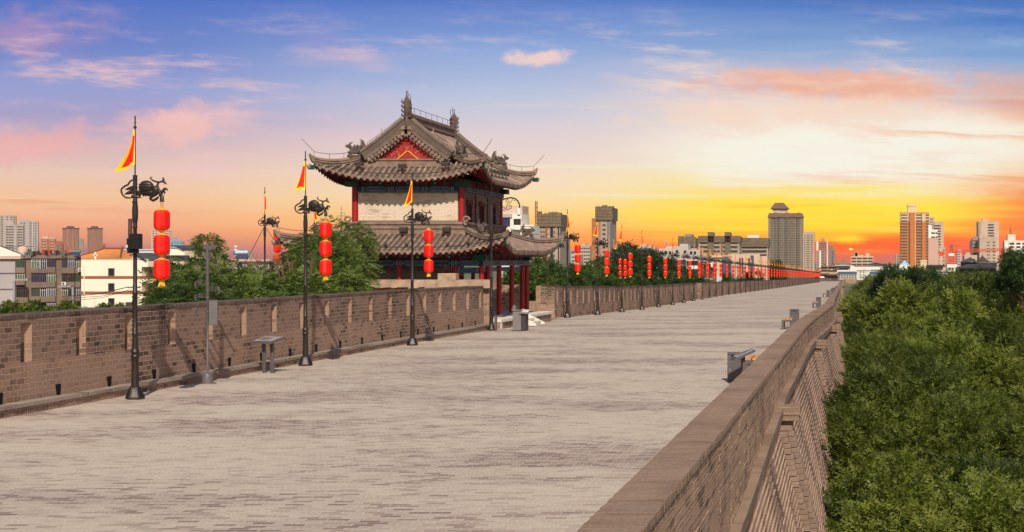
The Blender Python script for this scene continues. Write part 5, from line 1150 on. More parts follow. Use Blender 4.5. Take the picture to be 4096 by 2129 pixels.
# ---- grey lilac house at the edge
Y=250; T=thing('lilac_house','grey lilac house with a white gable at the picture edge','house',(px(0,Y),Y,GZ),.5); T.scale=(.87,1,1); h=pz(1035,Y)-GZ
b=MB(); b.box(-8,px(61,Y)-px(0,Y),0,9,0,h); 
for y in (1094,1158): z=pz(y,Y)-GZ; b.box(-8,px(61,Y)-px(0,Y),-.05,-.001,z-.1,z+.1,1)  # dark strips along the floor lines: their shadow put into the colour
b.box(-8,px(83,Y)-px(0,Y),-.5,-.051,h-.05,h+.45,2); b.build('wall',[lg,mat('shadow_line',(96,86,90),.8),ltan],T)
b=MB(); x1=px(83,Y)-px(0,Y); b.prism([(-8,h+.46),(x1,h+.46),(x1,h+.7),(-.4,h+2.2),(-8,h+2.4)],-.3,-.1); b.build('gable',wht,T)
b=MB(); b.sweep([(-.4,2.5,h+2.2),(x1+.3,2.5,h+.62)],5,.15); b.build('roof',slate,T)
# ---- old apartments
Y=300; x=lambda p:px(p,Y)-px(194,Y); z=lambda y:pz(y,Y)-GZ
T=thing('old_apartment','old grey four storey apartment house with glazed balconies','apartment house',(px(194,Y),Y,GZ),.49); T.scale=(.88,1,1)
b=MB(); b.box(x(62),x(325),1.2,10,0,z(1030)); 
for a,c in ((98,125),(223,247)): b.box(x(a),x(c),-.3,1.19,0,z(1034),0)
for a,c in ((60,80),(100,124),(145,186),(205,248),(270,326)): b.box(x(a),x(c),-.7,1.19,z(1034),z(1022),0)
b.box(x(62),x(326),-.2,1.19,z(1037),z(1034)-.02,1); b.build('wall',[oc,ocd],T)
gcol=[mat('green_tinted_glass',(40,70,56),.2,.6,.7,spec=.6),mat('blue_tinted_glass',(30,40,74),.2,.6,.7,spec=.6),mat('dark_room_glass',(26,24,24),.2,.5,.8,spec=.6)]; rq=random.Random(4)
for (a,c,ys) in ((64,100,((1036,1069),(1093,1116))),(66,112,((1150,1187),)),(125,160,((1036,1072),(1093,1127),(1152,1184),(1207,1236))),(161,187,((1036,1074),(1094,1127),(1153,1185))),(187,222,((1036,1068),(1093,1127),(1150,1184),(1207,1236))),(247,272,((1038,1070),(1098,1128),(1155,1180))),(272,298,((1036,1070),(1096,1127),(1155,1183))),(298,322,((1040,1072),(1096,1127),(1153,1183)))):
    for (ya,yb) in ys:
        pr=-1.0 if (c-a)>24 else -.4; pr+=rq.uniform(-.15,.15); b=MB(); b.box(x(a),x(c),pr,1.19,z(yb)-1.15,z(yb)-.05,0); b.box(x(a),x(c),pr-.03,1.19,z(yb)-1.22,z(yb)-1.151,1); o=b.build('balcony',[oc,ocd],T)
        w=MB(); w.box(x(a)+.06,x(c)-.06,pr+.08,1.15,z(yb)-.049,z(ya),0); n=max(2,int((c-a)/7))
        for i in range(n+1): xx=x(a)+.05+(x(c)-x(a)-.1)*i/n; w.box(xx-.045,xx+.045,pr+.0,pr+.079,z(yb)-.049,z(ya),1)
        zz=z(ya)-(z(ya)-z(yb))*.28; w.box(x(a),x(c),pr-.005,pr+.075,zz-.03,zz+.03,1); w.box(x(a)-.03,x(c)+.03,pr-.1,1.15,z(ya)+.001,z(ya)+.1,2)
        w.build('window',[gcol[rq.choice([0,0,1,2])],rq.choice([M_fr,M_frd,M_frd]),ocd],o)
for (xx,y) in ((255,1135),(322,1080)):
    b=MB(); b.box(x(xx)-.45,x(xx)+.45,-1.4,-1.1,z(y)-.3,z(y)+.32); b.lathe([(.24,0),(.24,.03)],14,1); b.xform(Matrix.Translation((x(xx)-.1,-1.4,z(y)))@Matrix.Rotation(math.pi/2,4,'X'),8); b.build('air_conditioner',[wht,M_frd],T)
def roofbit(nm,lab,cat,xp,yp,Yb,fn,mats,grp=None):
    b=MB(); fn(b); tag(b.build(nm,mats,None,(px(xp,Yb),Yb,pz(yp,Yb))),lab,cat,grp)
def heater(b): b.tube([(-1.2,0,1.1),(1.0,0,1.1)],.34,10,0); b.tube([(-1.3,0,1.1),(-1.0,0,1.1)],.36,10,1); b.hexa([(-.6,-1.6,.05),(1.6,-1.6,.05),(1.6,-1.5,.05),(-.6,-1.5,.05),(-.6,-.2,1.0),(1.0,-.2,1.0),(1.0,-.1,1.0),(-.6,-.1,1.0)],2); b.tube([(-.8,0,0),(-.8,0,1.1)],.06,5,2); b.tube([(.8,0,0),(.8,0,1.1)],.06,5,2)
roofbit('solar_heater','silver solar water heater with an orange end cap on the old roof','solar heater',304,1028,303,heater,[M_metal,mat('orange_cap',(226,98,30),.5),mat('solar_tubes',(60,66,92),.3)])
roofbit('solar_heater','blue capped solar water heater on the flat roof past the sign post','solar heater',968,1038,240,lambda b:(heater(b)),[mat('pale_blue_tank',(176,196,210),.4),mat('blue_cap',(70,120,180),.5),mat('solar_tubes',(60,66,92))])
roofbit('water_tank','round tan water tank on the old apartment roof','water tank',91,1022,303,lambda b:b.lathe([(.9,0),(.95,.3),(.95,1.5),(.5,1.8),(.1,1.85)],12),ltan)
def clutter(n):
    def f(b):
        q=random.Random(60+n); b.box(-1.6,1.6,-1,1,-.05,.12,3)
        for i in range(8): xx=q.uniform(-1.5,1.1); b.box(xx,xx+q.uniform(.2,.6),q.uniform(-.9,0),q.uniform(.1,.9),.121,q.uniform(.4,1.3),q.randrange(4))
        for i in range(4): xx=q.uniform(-1.4,1.4); b.tube([(xx,0,.1),(xx+q.uniform(-.2,.2),0,q.uniform(1,2.4))],.05,4)
    return f
def truss(b):
    for i in range(8): xx=-11+i*.9; b.tube([(xx,0,1.2+.4*(i%2)),(xx+.9,0,1.2+.4*((i+1)%2))],.06,4)
    b.tube([(-11,0,1.9),(-3,0,2.0)],.06,4)
for n_,xp in enumerate((118,160,205,252)): roofbit('roof_junk',['small junk heap near the water tank on the old roof','junk heap over the double bay of the old roof','tall junk heap over the middle pier of the old roof','junk heap beside the solar heater on the old roof'][n_],'junk',xp,1026,303,clutter(n_),[M_frd,mat('junk_red',(170,60,40)),mat('junk_teal',(70,110,110)),ocd],'junk heaps on the old apartment roof')
roofbit('roof_truss','zigzag rusty pipe truss on the old apartment roof','truss',190,1026,305,truss,M_frd)
roofbit('dish_aerial','thin roof aerial mast above the old apartments','aerial',70,1010,310,lambda b:(b.tube([(0,0,0),(0,0,4)],.06,5),b.tube([(-.3,0,2.6),(.4,0,2.4)],.05,4)),M_metal)
roofbit('roof_cross','white cross shaped vent pipe on the cream roof','vent pipe',382,1038,281,lambda b:(b.box(-.12,.12,-.1,.1,0,1.4),b.box(-.35,.35,-.1,.1,.65,.9),b.box(-.22,.22,-.12,.12,-.05,.1)),wht)
# ---- temple hall with orange tiles
Y=330; x=lambda p:px(p,Y)-px(405,Y); z=lambda y:pz(y,Y)-GZ
T=thing('temple_hall','old hall with a wide orange tiled roof and dark ridge','hall',(px(405,Y),Y,GZ))
b=MB(); b.box(x(330),x(480),1,9,0,z(1036)); b.build('wall',ltan,T)
b=MB(); pts=[(x(308),z(1036)),(x(330),z(1027)),(x(352),z(1014)),(x(374),z(1000))]; 
b.hexa([(x(300),-2,z(1036)),(x(500),-2,z(1036)),(x(500),11,z(1036)),(x(300),11,z(1036)),(x(352),1.5,z(1016)),(x(470),1.5,z(1016)),(x(470),7.5,z(1016)),(x(352),7.5,z(1016))]); b.hexa([(x(352),1.5,z(1016)+.01),(x(470),1.5,z(1016)+.01),(x(470),7.5,z(1016)+.01),(x(352),7.5,z(1016)+.01),(x(375),4.4,z(999)),(x(448),4.4,z(999)),(x(448),4.6,z(999)),(x(375),4.6,z(999))])
for i in range(44): u=i/43; b.tube([(x(300)+(x(500)-x(300))*u,-2.05,z(1036)+.05),(x(352)+(x(470)-x(352))*u,1.45,z(1016)+.08),(x(375)+(x(448)-x(375))*u,4.4,z(999)+.05)],.09,5)
R=b.build('roof',terr,T); b=MB(); b.sweep([(x(372),4.5,z(999)),(x(450),4.5,z(999))],.4,.5)
for q,r_ in ((x(374),-1),(x(448),1)): b.tube([(q,4.5,z(999)),(q+r_*.2,4.5,z(990)),(q-r_*.1,4.5,z(984))],[.3,.25,.1],6); b.sweep([(q,4.4,z(999)),(x(352) if r_<0 else x(470),1.5,z(1016)+.05),(x(302) if r_<0 else x(498),-1.9,z(1035))],.3,.3)
b.build('ridge',wm('roof_ridge_brown',(128,74,52)),R)
# ---- cream building with brown stripes
Y=280; x=lambda p:px(p,Y)-px(460,Y); z=lambda y:pz(y,Y)-GZ
T=thing('cream_building','cream apartment building with two brown stripes and recessed balconies','apartment house',(px(460,Y),Y,GZ))
b=MB(); b.box(x(325),x(566),0,12,0,z(1038)); b.box(x(566.1),x(592),0,.6,z(1068),z(1038),0); b.box(x(592.1),x(640),.3,12,z(1068),z(1045),1); b.box(x(566.1),x(640),2.4,12,0,z(1068),1)
for ya,yb in ((1106,1132),(1177,1193)): b.box(x(566.1),x(592),-.02,2.39,z(yb),z(ya),0); b.box(x(592.1),x(640),-.02,2.39,z(yb),z(ya),1)
for ya,yb in ((1104.5,1115.5),(1166,1177)): b.box(x(324.8),x(640),-.06,-.021,z(yb),z(ya),2)
for i in range(18): xx=x(330)+i*(x(590)-x(330))/17; b.box(xx-.05,xx+.05,-.05,-.001,z(1043),z(1042),2)
b.box(x(325),x(592),-.1,12,z(1038)+.01,z(1036.5),0); b.build('wall',[crm,cst,stp],T)
for (ya,yb) in ((1075,1102),(1135,1163),(1195,1222)): windows(T,[(x(446),-.03,(z(ya)+z(yb))/2)],x(456.5)-x(435.5),z(ya)-z(yb),M_frd,M_glass)
for (ya,yb) in ((1072,1104),(1136,1165),(1197,1222)):
    for xx in (579,603,627): windows(T,[(x(xx),2.36,(z(ya)+z(yb))/2-.1)],.42,z(ya)-z(yb)-.2,M_frd,M_glass)
    b=MB(); 
    for i in range(14): xx=x(590)+i*.17; b.box(xx-.02,xx+.02,.1,.14,z(yb+1),z(yb)+1.0)
    b.box(x(590),x(640),.08,.16,z(yb)+.95,z(yb)+1.02); b.build('railing',mat('railing_brown',(86,44,38)),T)
b=MB(); b.tube([(x(338),-.12,z(1060)),(x(338),-.12,z(1225))],.1,6); b.box(x(336),x(340),-.25,-.02,z(1063),z(1059)); b.build('drainpipe',crm,T)
b=MB(); b.hexa([(x(525),-.2,z(1036)),(x(592),-.2,z(1044)),(x(592),9,z(1044)),(x(525),9,z(1036)),(x(525),-.2,z(1013)),(x(560),-.2,z(1013)),(x(560),9,z(1013)),(x(525),9,z(1013))]) if False else None
b.prism([(x(540),z(1013)),(x(588),z(1043)),(x(588),z(1045)),(x(538),z(1016)),(x(522),z(1024)),(x(522),z(1021))][::-1],-.4,.2); b.hexa([(x(540),.21,z(1013)),(x(588),.21,z(1044)),(x(728),2,z(1046)),(x(590),2,z(1013)),(x(540),.21,z(1012)),(x(588),.21,z(1043)),(x(728),2,z(1045)),(x(590),2,z(1012))]); b.hexa([(x(590),2.01,z(1023)),(x(700),2.01,z(1023)),(x(728),2.01,z(1046)),(x(600),2.01,z(1046)),(x(590),6,z(1021)),(x(700),6,z(1021)),(x(728),4,z(1045)),(x(600),4,z(1045))]); b.build('roof',slate,T)
b=MB(); b.prism([(x(540),z(1014.5)),(x(524),z(1036)),(x(586),z(1043.8))],0.0,.2); b.build('gable',wm('pale_blue_gable',(176,182,194)),T)
b=MB(); b.box(x(640.1),x(727),1,11,0,z(1046)); b.build('wing',cst,T)
Y=340; x=lambda p:px(p,Y)-px(620,Y); z=lambda y:pz(y,Y)-GZ
T=thing('rear_house','white rear house with pale blue parapet and a dark gabled stair block','house',(px(620,Y),Y,GZ))
b=MB(); b.box(x(496),x(697),0,8,0,z(998)); b.box(x(496),x(697),-.2,-.001,z(1001),z(997)); b.build('wall',wm('pale_blue_wall',(190,194,204)),T)
b=MB(); b.box(x(690),x(754),-2,8,0,z(998)); b.build('stair_block',crm,T); b=MB(); b.box(x(754.1),x(820),-2,8,0,z(1003)); b.build('wing',cst,T)
b=MB(); b.prism([(x(690),z(989)),(x(706),z(982)),(x(754),z(1003)),(x(754),z(1001)),(x(706),z(980)),(x(690),z(987))][::-1] ,-2.4,-2.1); b.hexa([(x(706),-2.09,z(982)),(x(754),-2.09,z(1002.5)),(x(822),-2.09,z(1003)),(x(790),-1,z(983)),(x(706),6,z(980)),(x(754),6,z(1001)),(x(822),6,z(1002)),(x(790),6,z(981))]); b.build('roof',slate,T)
b=MB(); b.box(x(682),x(696),-2.6,-2.05,z(1013),z(1003)); b.lathe([(.24,0),(.24,.03)],12,1); b.xform(Matrix.Translation((x(687),-2.6,z(1008)))@Matrix.Rotation(math.pi/2,4,'X'),8); b.build('air_conditioner',[wht,M_frd],T)
b=MB(); 
for xx in (513,521): b.tube([(x(xx),-1,z(1036)),(x(xx),-1,z(1009))],.16,8); b.lathe([(.28,z(1012)),(.28,z(1010))],8,0,(x(xx),-1))
b.build('vent_pipe',wht,T)
# ---- flat roofed sheds beyond the ailanthus
Y=230; x=lambda p:px(p,Y)-px(1040,Y); z=lambda y:pz(y,Y)-GZ
T=thing('flat_house','grey flat roofed house seen between the ailanthus crowns','house',(px(1040,Y),Y,GZ)); b=MB(); b.box(x(940),x(1160),0,8,0,z(1046)); b.build('wall',lg,T); b=MB(); b.box(x(930),x(1166),-.6,8.5,z(1046)+.01,z(1038)); b.build('roof',ltan,T); windows(T,[(x(q),-.03,z(1062)) for q in (960,1000,1090)],1.0,.9,M_fr,M_glass)
bw=MB(); bw.box(px(210,200),px(345,200),200,200.4,GZ,pz(1228,200)); tag(bw.build('yard_wall',wm('blue_grey_wall',(128,132,142))),'blue grey yard wall at the foot of the old apartments','wall')
bw=MB(); bw.box(px(290,190),px(640,190),190,190.4,GZ,pz(1230,190)); tag(bw.build('yard_wall',wm('blue_grey_wall',(128,132,142))),'low blue grey wall before the cream building','wall')
# street lamps and the wooden power pole in front of the houses
def slamp(xp,yt,Yb,lab,hw=2.0):
    b=MB(); X=px(xp,Yb); zt=pz(yt,Yb); b.tube([(X,Yb,GZ),(X,Yb,zt)],.13,8); b.tube([(X,Yb,zt-.1),(X-hw*.7,Yb,zt-.05)],.09,6); 
    for k in range(3): b.hexa([(X-hw+k*.5,Yb-.2,zt),(X-hw+k*.5+.55,Yb-.2,zt),(X-hw+k*.5+.55,Yb+.2,zt),(X-hw+k*.5,Yb+.2,zt),(X-hw+k*.5+.05,Yb-.2,zt+.18),(X-hw+k*.5+.6,Yb-.2,zt+.26),(X-hw+k*.5+.6,Yb+.2,zt+.26),(X-hw+k*.5+.05,Yb+.2,zt+.18)])
    tag(b.build('street_lamp',wm('lamp_grey',(150,146,146))),lab,'street lamp')
slamp(291,1150,180,'pale grey street lamp with triple head before the old apartments',1.7); slamp(56,1123,180,'thin street lamp before the lilac house',-.2)
Yb=150; X=px(536,Yb); b=MB(); b.tube([(X,Yb,GZ),(X,Yb,pz(1140,Yb))],.13,8)
for y,w_ in ((1151,.62),(1165,.62)): z=pz(y,Yb); b.box(X-w_,X+w_,Yb-.06,Yb+.06,z-.05,z+.05); [b.tube([(X+q*w_,Yb,z+.05),(X+q*w_,Yb,z+.16)],.035,5) for q in (-.95,-.5,.5,.95)]
b.box(X-.7,X-.1,Yb-.3,Yb+.2,pz(1224,Yb),pz(1209,Yb)); b.tube([(X,Yb,pz(1200,Yb)),(X+.55,Yb,pz(1190,Yb))],.04,5); b.tube([(X,Yb,pz(1208,Yb)),(X+.6,Yb,pz(1208,Yb))],.04,5)
tag(b.build('power_pole',mat('pole_weathered',(74,62,56),.9,.3)),'power pole with two crossarms and a transformer behind the closest lamp','power pole')
b=MB()
for k,(ya,yb_) in enumerate(((1150,1186),(1151,1190),(1164,1196),(1165,1208))): b.tube([(X-.6,Yb,pz(ya-2,Yb)),((X+px(280,Yb))/2,Yb,(pz(ya,Yb)+pz(yb_,Yb))/2-.12),(px(250,Yb),Yb,pz(yb_,Yb))],.022,4)
tag(b.build('power_line',mat('wire_black',(34,32,34))),'thin power lines crossing the cream wall','power line')
# ---- white block behind the tower, building sites
Y=420; x=lambda p:px(p,Y)-px(2070,Y); z=lambda y:pz(y,Y)-GZ
T=thing('white_block','white office block with dark windows behind the tower roof','building',(px(2070,Y),Y,GZ))
b=MB(); b.box(x(1990),x(2086),0,10,0,z(855),0); b.box(x(1990),x(2086),1,9,z(855)+.01,z(823),1); b.box(x(2086.2),x(2133),-1,8,0,z(902),0); b.box(x(2050),x(2086),-1.5,-.01,z(920),z(901),0); b.box(x(2086.2),x(2140),-1.2,-1.01,z(906),z(900),0); b.box(x(1980),x(2049),-.5,-.01,z(870),z(856),2); b.build('wall',[wht,ltan,lg],T)
windows(T,[(x(q),-.05,z(889)) for q in (2010,2030)],1.3,2.2,M_frd,gcol[1]); windows(T,[(x(2062),-.05,z(889)),(x(2076),-.05,z(889))],.9,1.7,M_frd,M_hole); windows(T,[(x(2100),-1.05,z(925)),(x(2120),-1.05,z(925))],.9,1.2,M_frd,M_hole)
def site(label,x0,x1,yt,ynet,Y,cols,fh=3.0,win=(1.3,1.4),netf=(0,1),ybot=1100,strips=(),ragged=True,wall=None):
    T=tower(label,x0,x1,ynet,Y,wall or M_conc,cols,fh,1.2,ybot,win,M_conc,M_hole,strips,name='building_site',cat='building site',dep=20)
    W=px(x1,Y)-px(x0,Y); h=pz(ynet,Y)-GZ; ht=pz(yt,Y)-GZ; b=MB(); q=random.Random(int(x0)); b.box(-W/2+W*netf[0]-.8,-W/2+W*netf[1]+.8,-1.0,21,h-1,ht-1.0)
    n=int(W/2.2)
    for i in range(n): xx=-W/2+W*netf[0]-.8+(W*(netf[1]-netf[0])+1.6)*i/n; b.box(xx,xx+(W+1.6)/n*.98,-1.0,3,ht-1.0,ht-1.0+q.uniform(.2,1.8) if ragged else ht-.4)
    for i in range(int(W/2)): xx=-W/2+W*netf[0]+W*(netf[1]-netf[0])*i/int(W/2); b.tube([(xx,-1.15,h-1),(xx,-1.15,ht+q.uniform(-.5,1.2))],.1,4,1)
    for i in range(int((ht-h)/2)): zz=h-.5+i*2.0; b.tube([(-W/2+W*netf[0]-1,-1.2,zz),(-W/2+W*netf[1]+1,-1.2,zz)],.09,4,1)
    b.build('scaffold_net',[M_net,mat('rusty_scaffold',(142,84,56),.9,.3)],T); return T
site('unfinished concrete tower under green netting beside its hoist mast',2153,2240,851,902,950,[.14,.26,.72],3.0,(1.1,1.3),ybot=1080,strips=((.33,.42,.5,mat('rusty_scaffold',(142,84,56))),(.55,.68,-.1,M_hole),(.8,.84,.6,wm('pale_concrete',(176,158,142))),(.9,.96,-.1,M_hole)))
site('taller unfinished tower with orange scaffold on its flank',2368,2446,825,876,1000,[.22,.58,.66],3.0,(1.0,1.3),netf=(.24,1),ybot=1080,strips=((0,.2,1.2,mat('orange_scaffold',(166,106,68),.9,.4,.6)),(.34,.44,-.1,mat('brick_infill',(160,108,88))),(.48,.5,.5,wm('pale_concrete',(176,158,142))),(.8,.84,-.1,M_hole)))
def mast(xp,yt,Y,w,lab,mat_):
    b=MB(); X=px(xp,Y); zt=pz(yt,Y)
    for sx in (-1,1):
        for sy in (-1,1): b.box(X+sx*w/2-.15,X+sx*w/2+.15,Y+sy*w/2-.15,Y+sy*w/2+.15,GZ,zt)
    n=int((zt-GZ)/(w*1.1))
    for i in range(n):
        z0=GZ+i*w*1.1; a=1 if i%2 else -1; b.tube([(X-a*w/2,Y-w/2,z0),(X+a*w/2,Y-w/2,z0+w*1.1)],.12,4); b.box(X-w/2,X+w/2,Y-w/2-.1,Y-w/2+.1,z0-.1,z0+.1)
        if i%5==0 and z0>10: b.box(X-w*.7,X+w*.7,Y-w*.7,Y+w*.7,z0,z0+w*.5)
    tag(b.build('hoist_mast',mat_),lab,'hoist mast')
mast(2145,804,950,1.1,'rusty hoist mast rising over the first unfinished tower',mat('rust_mast',(156,92,66),.9,.3)); mast(2444,884,1000,1.0,'blue grey hoist mast on the taller unfinished tower',wm('mast_blue_grey',(112,112,126)))
for a in ((2318,2360,984,1300,beige,'beige block between the two unfinished towers',[.1,.3,.5,.7,.9],((.2,.5,975),)),(2262,2285,1005,1400,blu,'narrow bluish tower behind the first red lanterns',[.3,.7],()),(2286,2316,1018,1200,ltan,'tan low block behind the first red lanterns',[.2,.5,.8],()),(2240,2262,960,1150,gry,'grey slab edge behind the lamp post past the steps',[.3,.7],()),(2447,2470,982,1600,lg,'hazy lilac slab beside the taller site',[.3,.7],()),(2552,2620,990,1500,beige,'beige stepped block behind the tall dark trees',[.1,.3,.5,.7,.9],((.1,.5,976),(.6,.75,982)))):
    tower(a[5],a[0],a[1],a[2],a[3],a[4],a[6],caps=a[7],win=(1.5,1.5))
for (x0,x1,y,Yb,l) in ((2180,2290,1062,180,'pink flat roofed pavilion beyond the street trees'),(2335,2430,1054,190,'white roofed pavilion between the lamp posts')):
    T=thing('pavilion',l,'pavilion',(px((x0+x1)/2,Yb),Yb,GZ)); w_=px(x1,Yb)-px(x0,Yb); h=pz(y,Yb)-GZ; b=MB(); b.box(-w_/2+.4,w_/2-.4,.5,6,0,h-.35); b.build('wall',pink,T); b=MB(); b.box(-w_/2,w_/2,0,7,h-.349,h); b.build('roof',wht,T); windows(T,[(-w_/2+1+i*1.1,.47,h-1.3) for i in range(int(w_/1.2)-1)],.7,.8,M_fr,M_glass)
# grey white building with the dark green hall in front
Y=520; x=lambda p:px(p,Y)-px(2720,Y); z=lambda y:pz(y,Y)-GZ
T=thing('grey_offices','pale grey stepped building with roof tanks behind the lantern posts','building',(px(2720,Y),Y,GZ))
b=MB()
for a,c,y,d in ((2635,2700,995,0),(2660,2690,985,2),(2690,2752,985,1),(2715,2748,976,3),(2752.3,2800,1000,0)): b.box(x(a),x(c),d,9,0,z(y))
b.build('wall',wm('pale_office_grey',(182,170,160)),T); windows(T,[(x(q),-.03+d,z(y)) for q,y,d in ((2707,1007,1),(2739,1008,1),(2665,1012,0),(2680,1012,0),(2765,1012,0),(2780,1012,0))],1.0,1.2,M_fr,M_glass)
b=MB()
for i in range(5): b.tube([(x(2766+i*4),1,z(1000)),(x(2769+i*4),1,z(994))],.25,6)
b.tube([(x(2660),2,z(985)),(x(2660),2,z(966))],.12,5); b.box(x(2657),x(2662),1.5,2.5,z(985),z(972)); b.tube([(x(2777),1,z(1000)),(x(2777),1,z(973))],.12,5); b.build('roof_plant',M_conc,T)
Y=300; x=lambda p:px(p,Y)-px(2740,Y); z=lambda y:pz(y,Y)-GZ
T=thing('green_roof_hall','low hall with dark green sweeping roofs behind the parapet','hall',(px(2740,Y),Y,GZ))
b=MB(); b.box(x(2645),x(2850),1,8,0,z(1082)); b.build('wall',ltan,T); b=MB(); gr=mat('dark_green_tile',(52,60,56),.85,.25,1.5)
b.hexa([(x(2638),-.8,z(1082)),(x(2860),-.8,z(1082)),(x(2860),8,z(1082)),(x(2638),8,z(1082)),(x(2650),2,z(1062)),(x(2830),2,z(1062)),(x(2830),6,z(1062)),(x(2650),6,z(1062))]); b.hexa([(x(2640),1.5,z(1060)),(x(2745),1.5,z(1060)),(x(2745),6,z(1060)),(x(2640),6,z(1060)),(x(2650),3,z(1040)),(x(2735),3,z(1040)),(x(2735),4,z(1040)),(x(2650),4,z(1040))]); b.sweep([(x(2830),2,z(1064)),(x(2850),-.6,z(1078)),(x(2862),-.9,z(1077))],.3,.3); b.build('roof',gr,T)
b=MB(); 
for a,c,y0,y1 in ((2745.5,2790,1076,1040),(2790.5,2850,1090,1052)): b.box(x(a),x(c),0,.9,z(y0),z(y1))
o=b.build('annex',wht,T); windows(T,[(x(q),-.03,z(y)) for q,y in ((2755,1052),(2770,1052),(2783,1052),(2800,1066),(2818,1066),(2836,1066))],.7,.8,M_frd,M_hole)
b=MB(); Yb=250; b.box(px(2850,Yb),px(2855,Yb),Yb,Yb+.1,pz(1125,Yb),pz(1090,Yb)); tag(b.build('banner',mat('red_cloth',(196,60,40))),'narrow orange red vertical banner beyond the parapet','banner')
site('low netted building site behind the grey offices',2716,2780,948,984,1300,[.2,.5,.8],ybot=1000)
T=tower('grey stair core topping the low netted site',2738,2768,938,1330,gry,[.3,.6],name='stair_core',cat='building',ybot=960)
site('wide unfinished block with green netting on top',2796,2958,942,966,1200,[.06,.12,.18,.24,.3,.36,.42,.48,.62,.68,.74,.8,.86,.92],3.4,(1.9,1.9),ybot=1020,strips=((.545,.585,.5,mat('rusty_scaffold',(142,84,56))),),ragged=False)
for (a,c) in ((2831,2855),(2899,2923)): tower('netted stair tower on the wide unfinished block, '+('first' if a<2850 else 'second')+' of two',a,c,931,1199,M_net,name='stair_core',cat='building site',dep=10,ybot=930)
site('unfinished block with open concrete frames beside the grey high rise',2962,3072,950,984,1250,[.1,.2,.3,.4,.5,.6,.7,.8,.9],3.4,(2.2,2.2),ybot=1030,ragged=False)
tower('white plant room on the framed unfinished block',2990,3036,943,1256,wht,name='plant_room',cat='building',dep=8,ybot=940)
Y=450; x=lambda p:px(p,Y)-px(2955,Y); z=lambda y:pz(y,Y)-GZ
T=thing('mall','long beige shopping hall with tall dark glass panels','mall',(px(2955,Y),Y,GZ)); b=MB(); b.box(x(2848),x(3042),0,20,0,z(1024)); b.box(x(2912),x(3040),-.6,-.01,0,z(1017)); b.box(x(3042.3),x(3066),4,20,0,z(1025)); b.box(x(2848),x(2912),-.5,-.01,z(1030),z(1022)); b.build('wall',wm('beige_mall_wall',(200,172,148)),T)
for (a,c,ya,yb) in ((2858,2862,1036,1095),(2890,2927,1026,1098),(2957,2964,1033,1098),(2967,2974,1033,1098),(2993,3001,1033,1075),(3003,3016,1022,1090)): b=MB(); b.box(x(a),x(c),-.75,-.62,z(yb),z(ya)); b.build('glass_panel',mat('dark_blue_glass',(74,78,92),.2,.3,.4,spec=.6),T)
T=thing('hoarding','blue and white printed hoarding at the foot of the mall','hoarding',(px(2885,330),330,GZ)); b=MB(); b.box(-5,3.5,0,.3,0,pz(1104,330)-GZ,0); b.box(-5,-1.2,-.02,-.001,0,pz(1106,330)-GZ,1); b.build('board',[wm('hoarding_white',(196,192,198)),wm('hoarding_blue',(110,116,170))],T)
# ---- the grey high rise with mansard and pavilion roof
wallH=wm('highrise_grey_brown',(132,112,96),.14); mansard=wm('mansard_brown',(112,82,70))
def hero(T,W,h,d):
    b=MB(); b.hexa([(-W/2-1,-1.5,h-.5),(W/2+1,-1.5,h-.5),(W/2+1,d+1,h-.5),(-W/2-1,d+1,h-.5),(-W/2+1,1,h+4.5),(W/2-1,1,h+4.5),(W/2-1,d-1,h+4.5),(-W/2+1,d-1,h+4.5)])
    for f in (.2,.54,.88): c=-W/2+W*f; b.hexa([(c-3.2,-2.6,h-1.2),(c+3.2,-2.6,h-1.2),(c+3.2,2,h-1.2),(c-3.2,2,h-1.2),(c-2,-1.2,h+5),(c+2,-1.2,h+5),(c+2,2,h+5),(c-2,2,h+5)])
    r_=b.build('roof',mansard,T)
    b=MB(); x0,x1=-W/2+W*.11,-W/2+W*.55; b.box(x0+1,x1-1,4,d-3,h+4.49,h+9.2); b.box(x0+4,x0+10,3.4,3.99,h+4.6,h+8); b.build('pavilion',ltan,T); b=MB(); b.box(x0-.6,x1+.6,2,d-1,h+9.21,h+10.2); b.hexa([(x0-2.4,1,h+10.21),(x1+2.4,1,h+10.21),(x1+2.4,d,h+10.21),(x0-2.4,d,h+10.21),(x0+2.5,d/2-1.5,h+17),(x1-4.5,d/2-1.5,h+17),(x1-4.5,d/2+1.5,h+17),(x0+2.5,d/2+1.5,h+17)]); b.sweep([(x0+2.5,d/2,h+17),(x1-4.5,d/2,h+17)],.8,.9); b.build('pavilion_roof',mansard,T)
b_=tower('tallest grey high rise with brown mansard roof and pavilion on top',3073,3211,867,1900,wallH,[.1,(.2,3.2,1.2),(.275,1.8),.36,.42,(.54,3.2,1.2),(.625,2.2),.70,.755,(.88,3.0,1.2)],3.02,3.2,1098,(1.6,1.75),M_frd,M_glassg,((.155,.25,1.2,wallH),(.255,.275,-.1,M_hole),(.3,.325,-.1,M_hole),(.47,.493,-.1,M_hole),(.81,.832,-.1,M_hole),(.495,.59,1.2,wallH),(.835,.93,1.2,wallH),(.66,.665,.3,M_hole)),(),24,bands=True,bandh=.14,bandm=wm('pale_string_course',(186,166,148)),sidecols=(.25,.5,.75),xtra=hero)
tower('beige slab tower with flying roof beside the grey high rise',3213,3258,933,2000,beige,[(.12,1.6),.35,.5,(.75,2.0)],3.0,3.5,1098,(1.6,1.2),M_frd,M_glass,((.0,.06,.8,wht),),((.05,.98,927),),20,bands=True,bandh=.25,bandm=wm('pale_string_course',(186,166,148)))
tower('orange brown tower with white balconies and a rounded cap',3266,3311,966,2300,wm('salmon_brown_wall',(184,120,92)),[.3,.42,.54,.66,.78],3.0,3,1100,(1.4,1.5),M_frd,M_glass,((.0,.16,1.2,wht),(.92,1.0,1.2,wht)),((.4,.68,954),),20,bands=True,bandh=.3,bandm=wm('pale_brown_band',(170,124,100)))
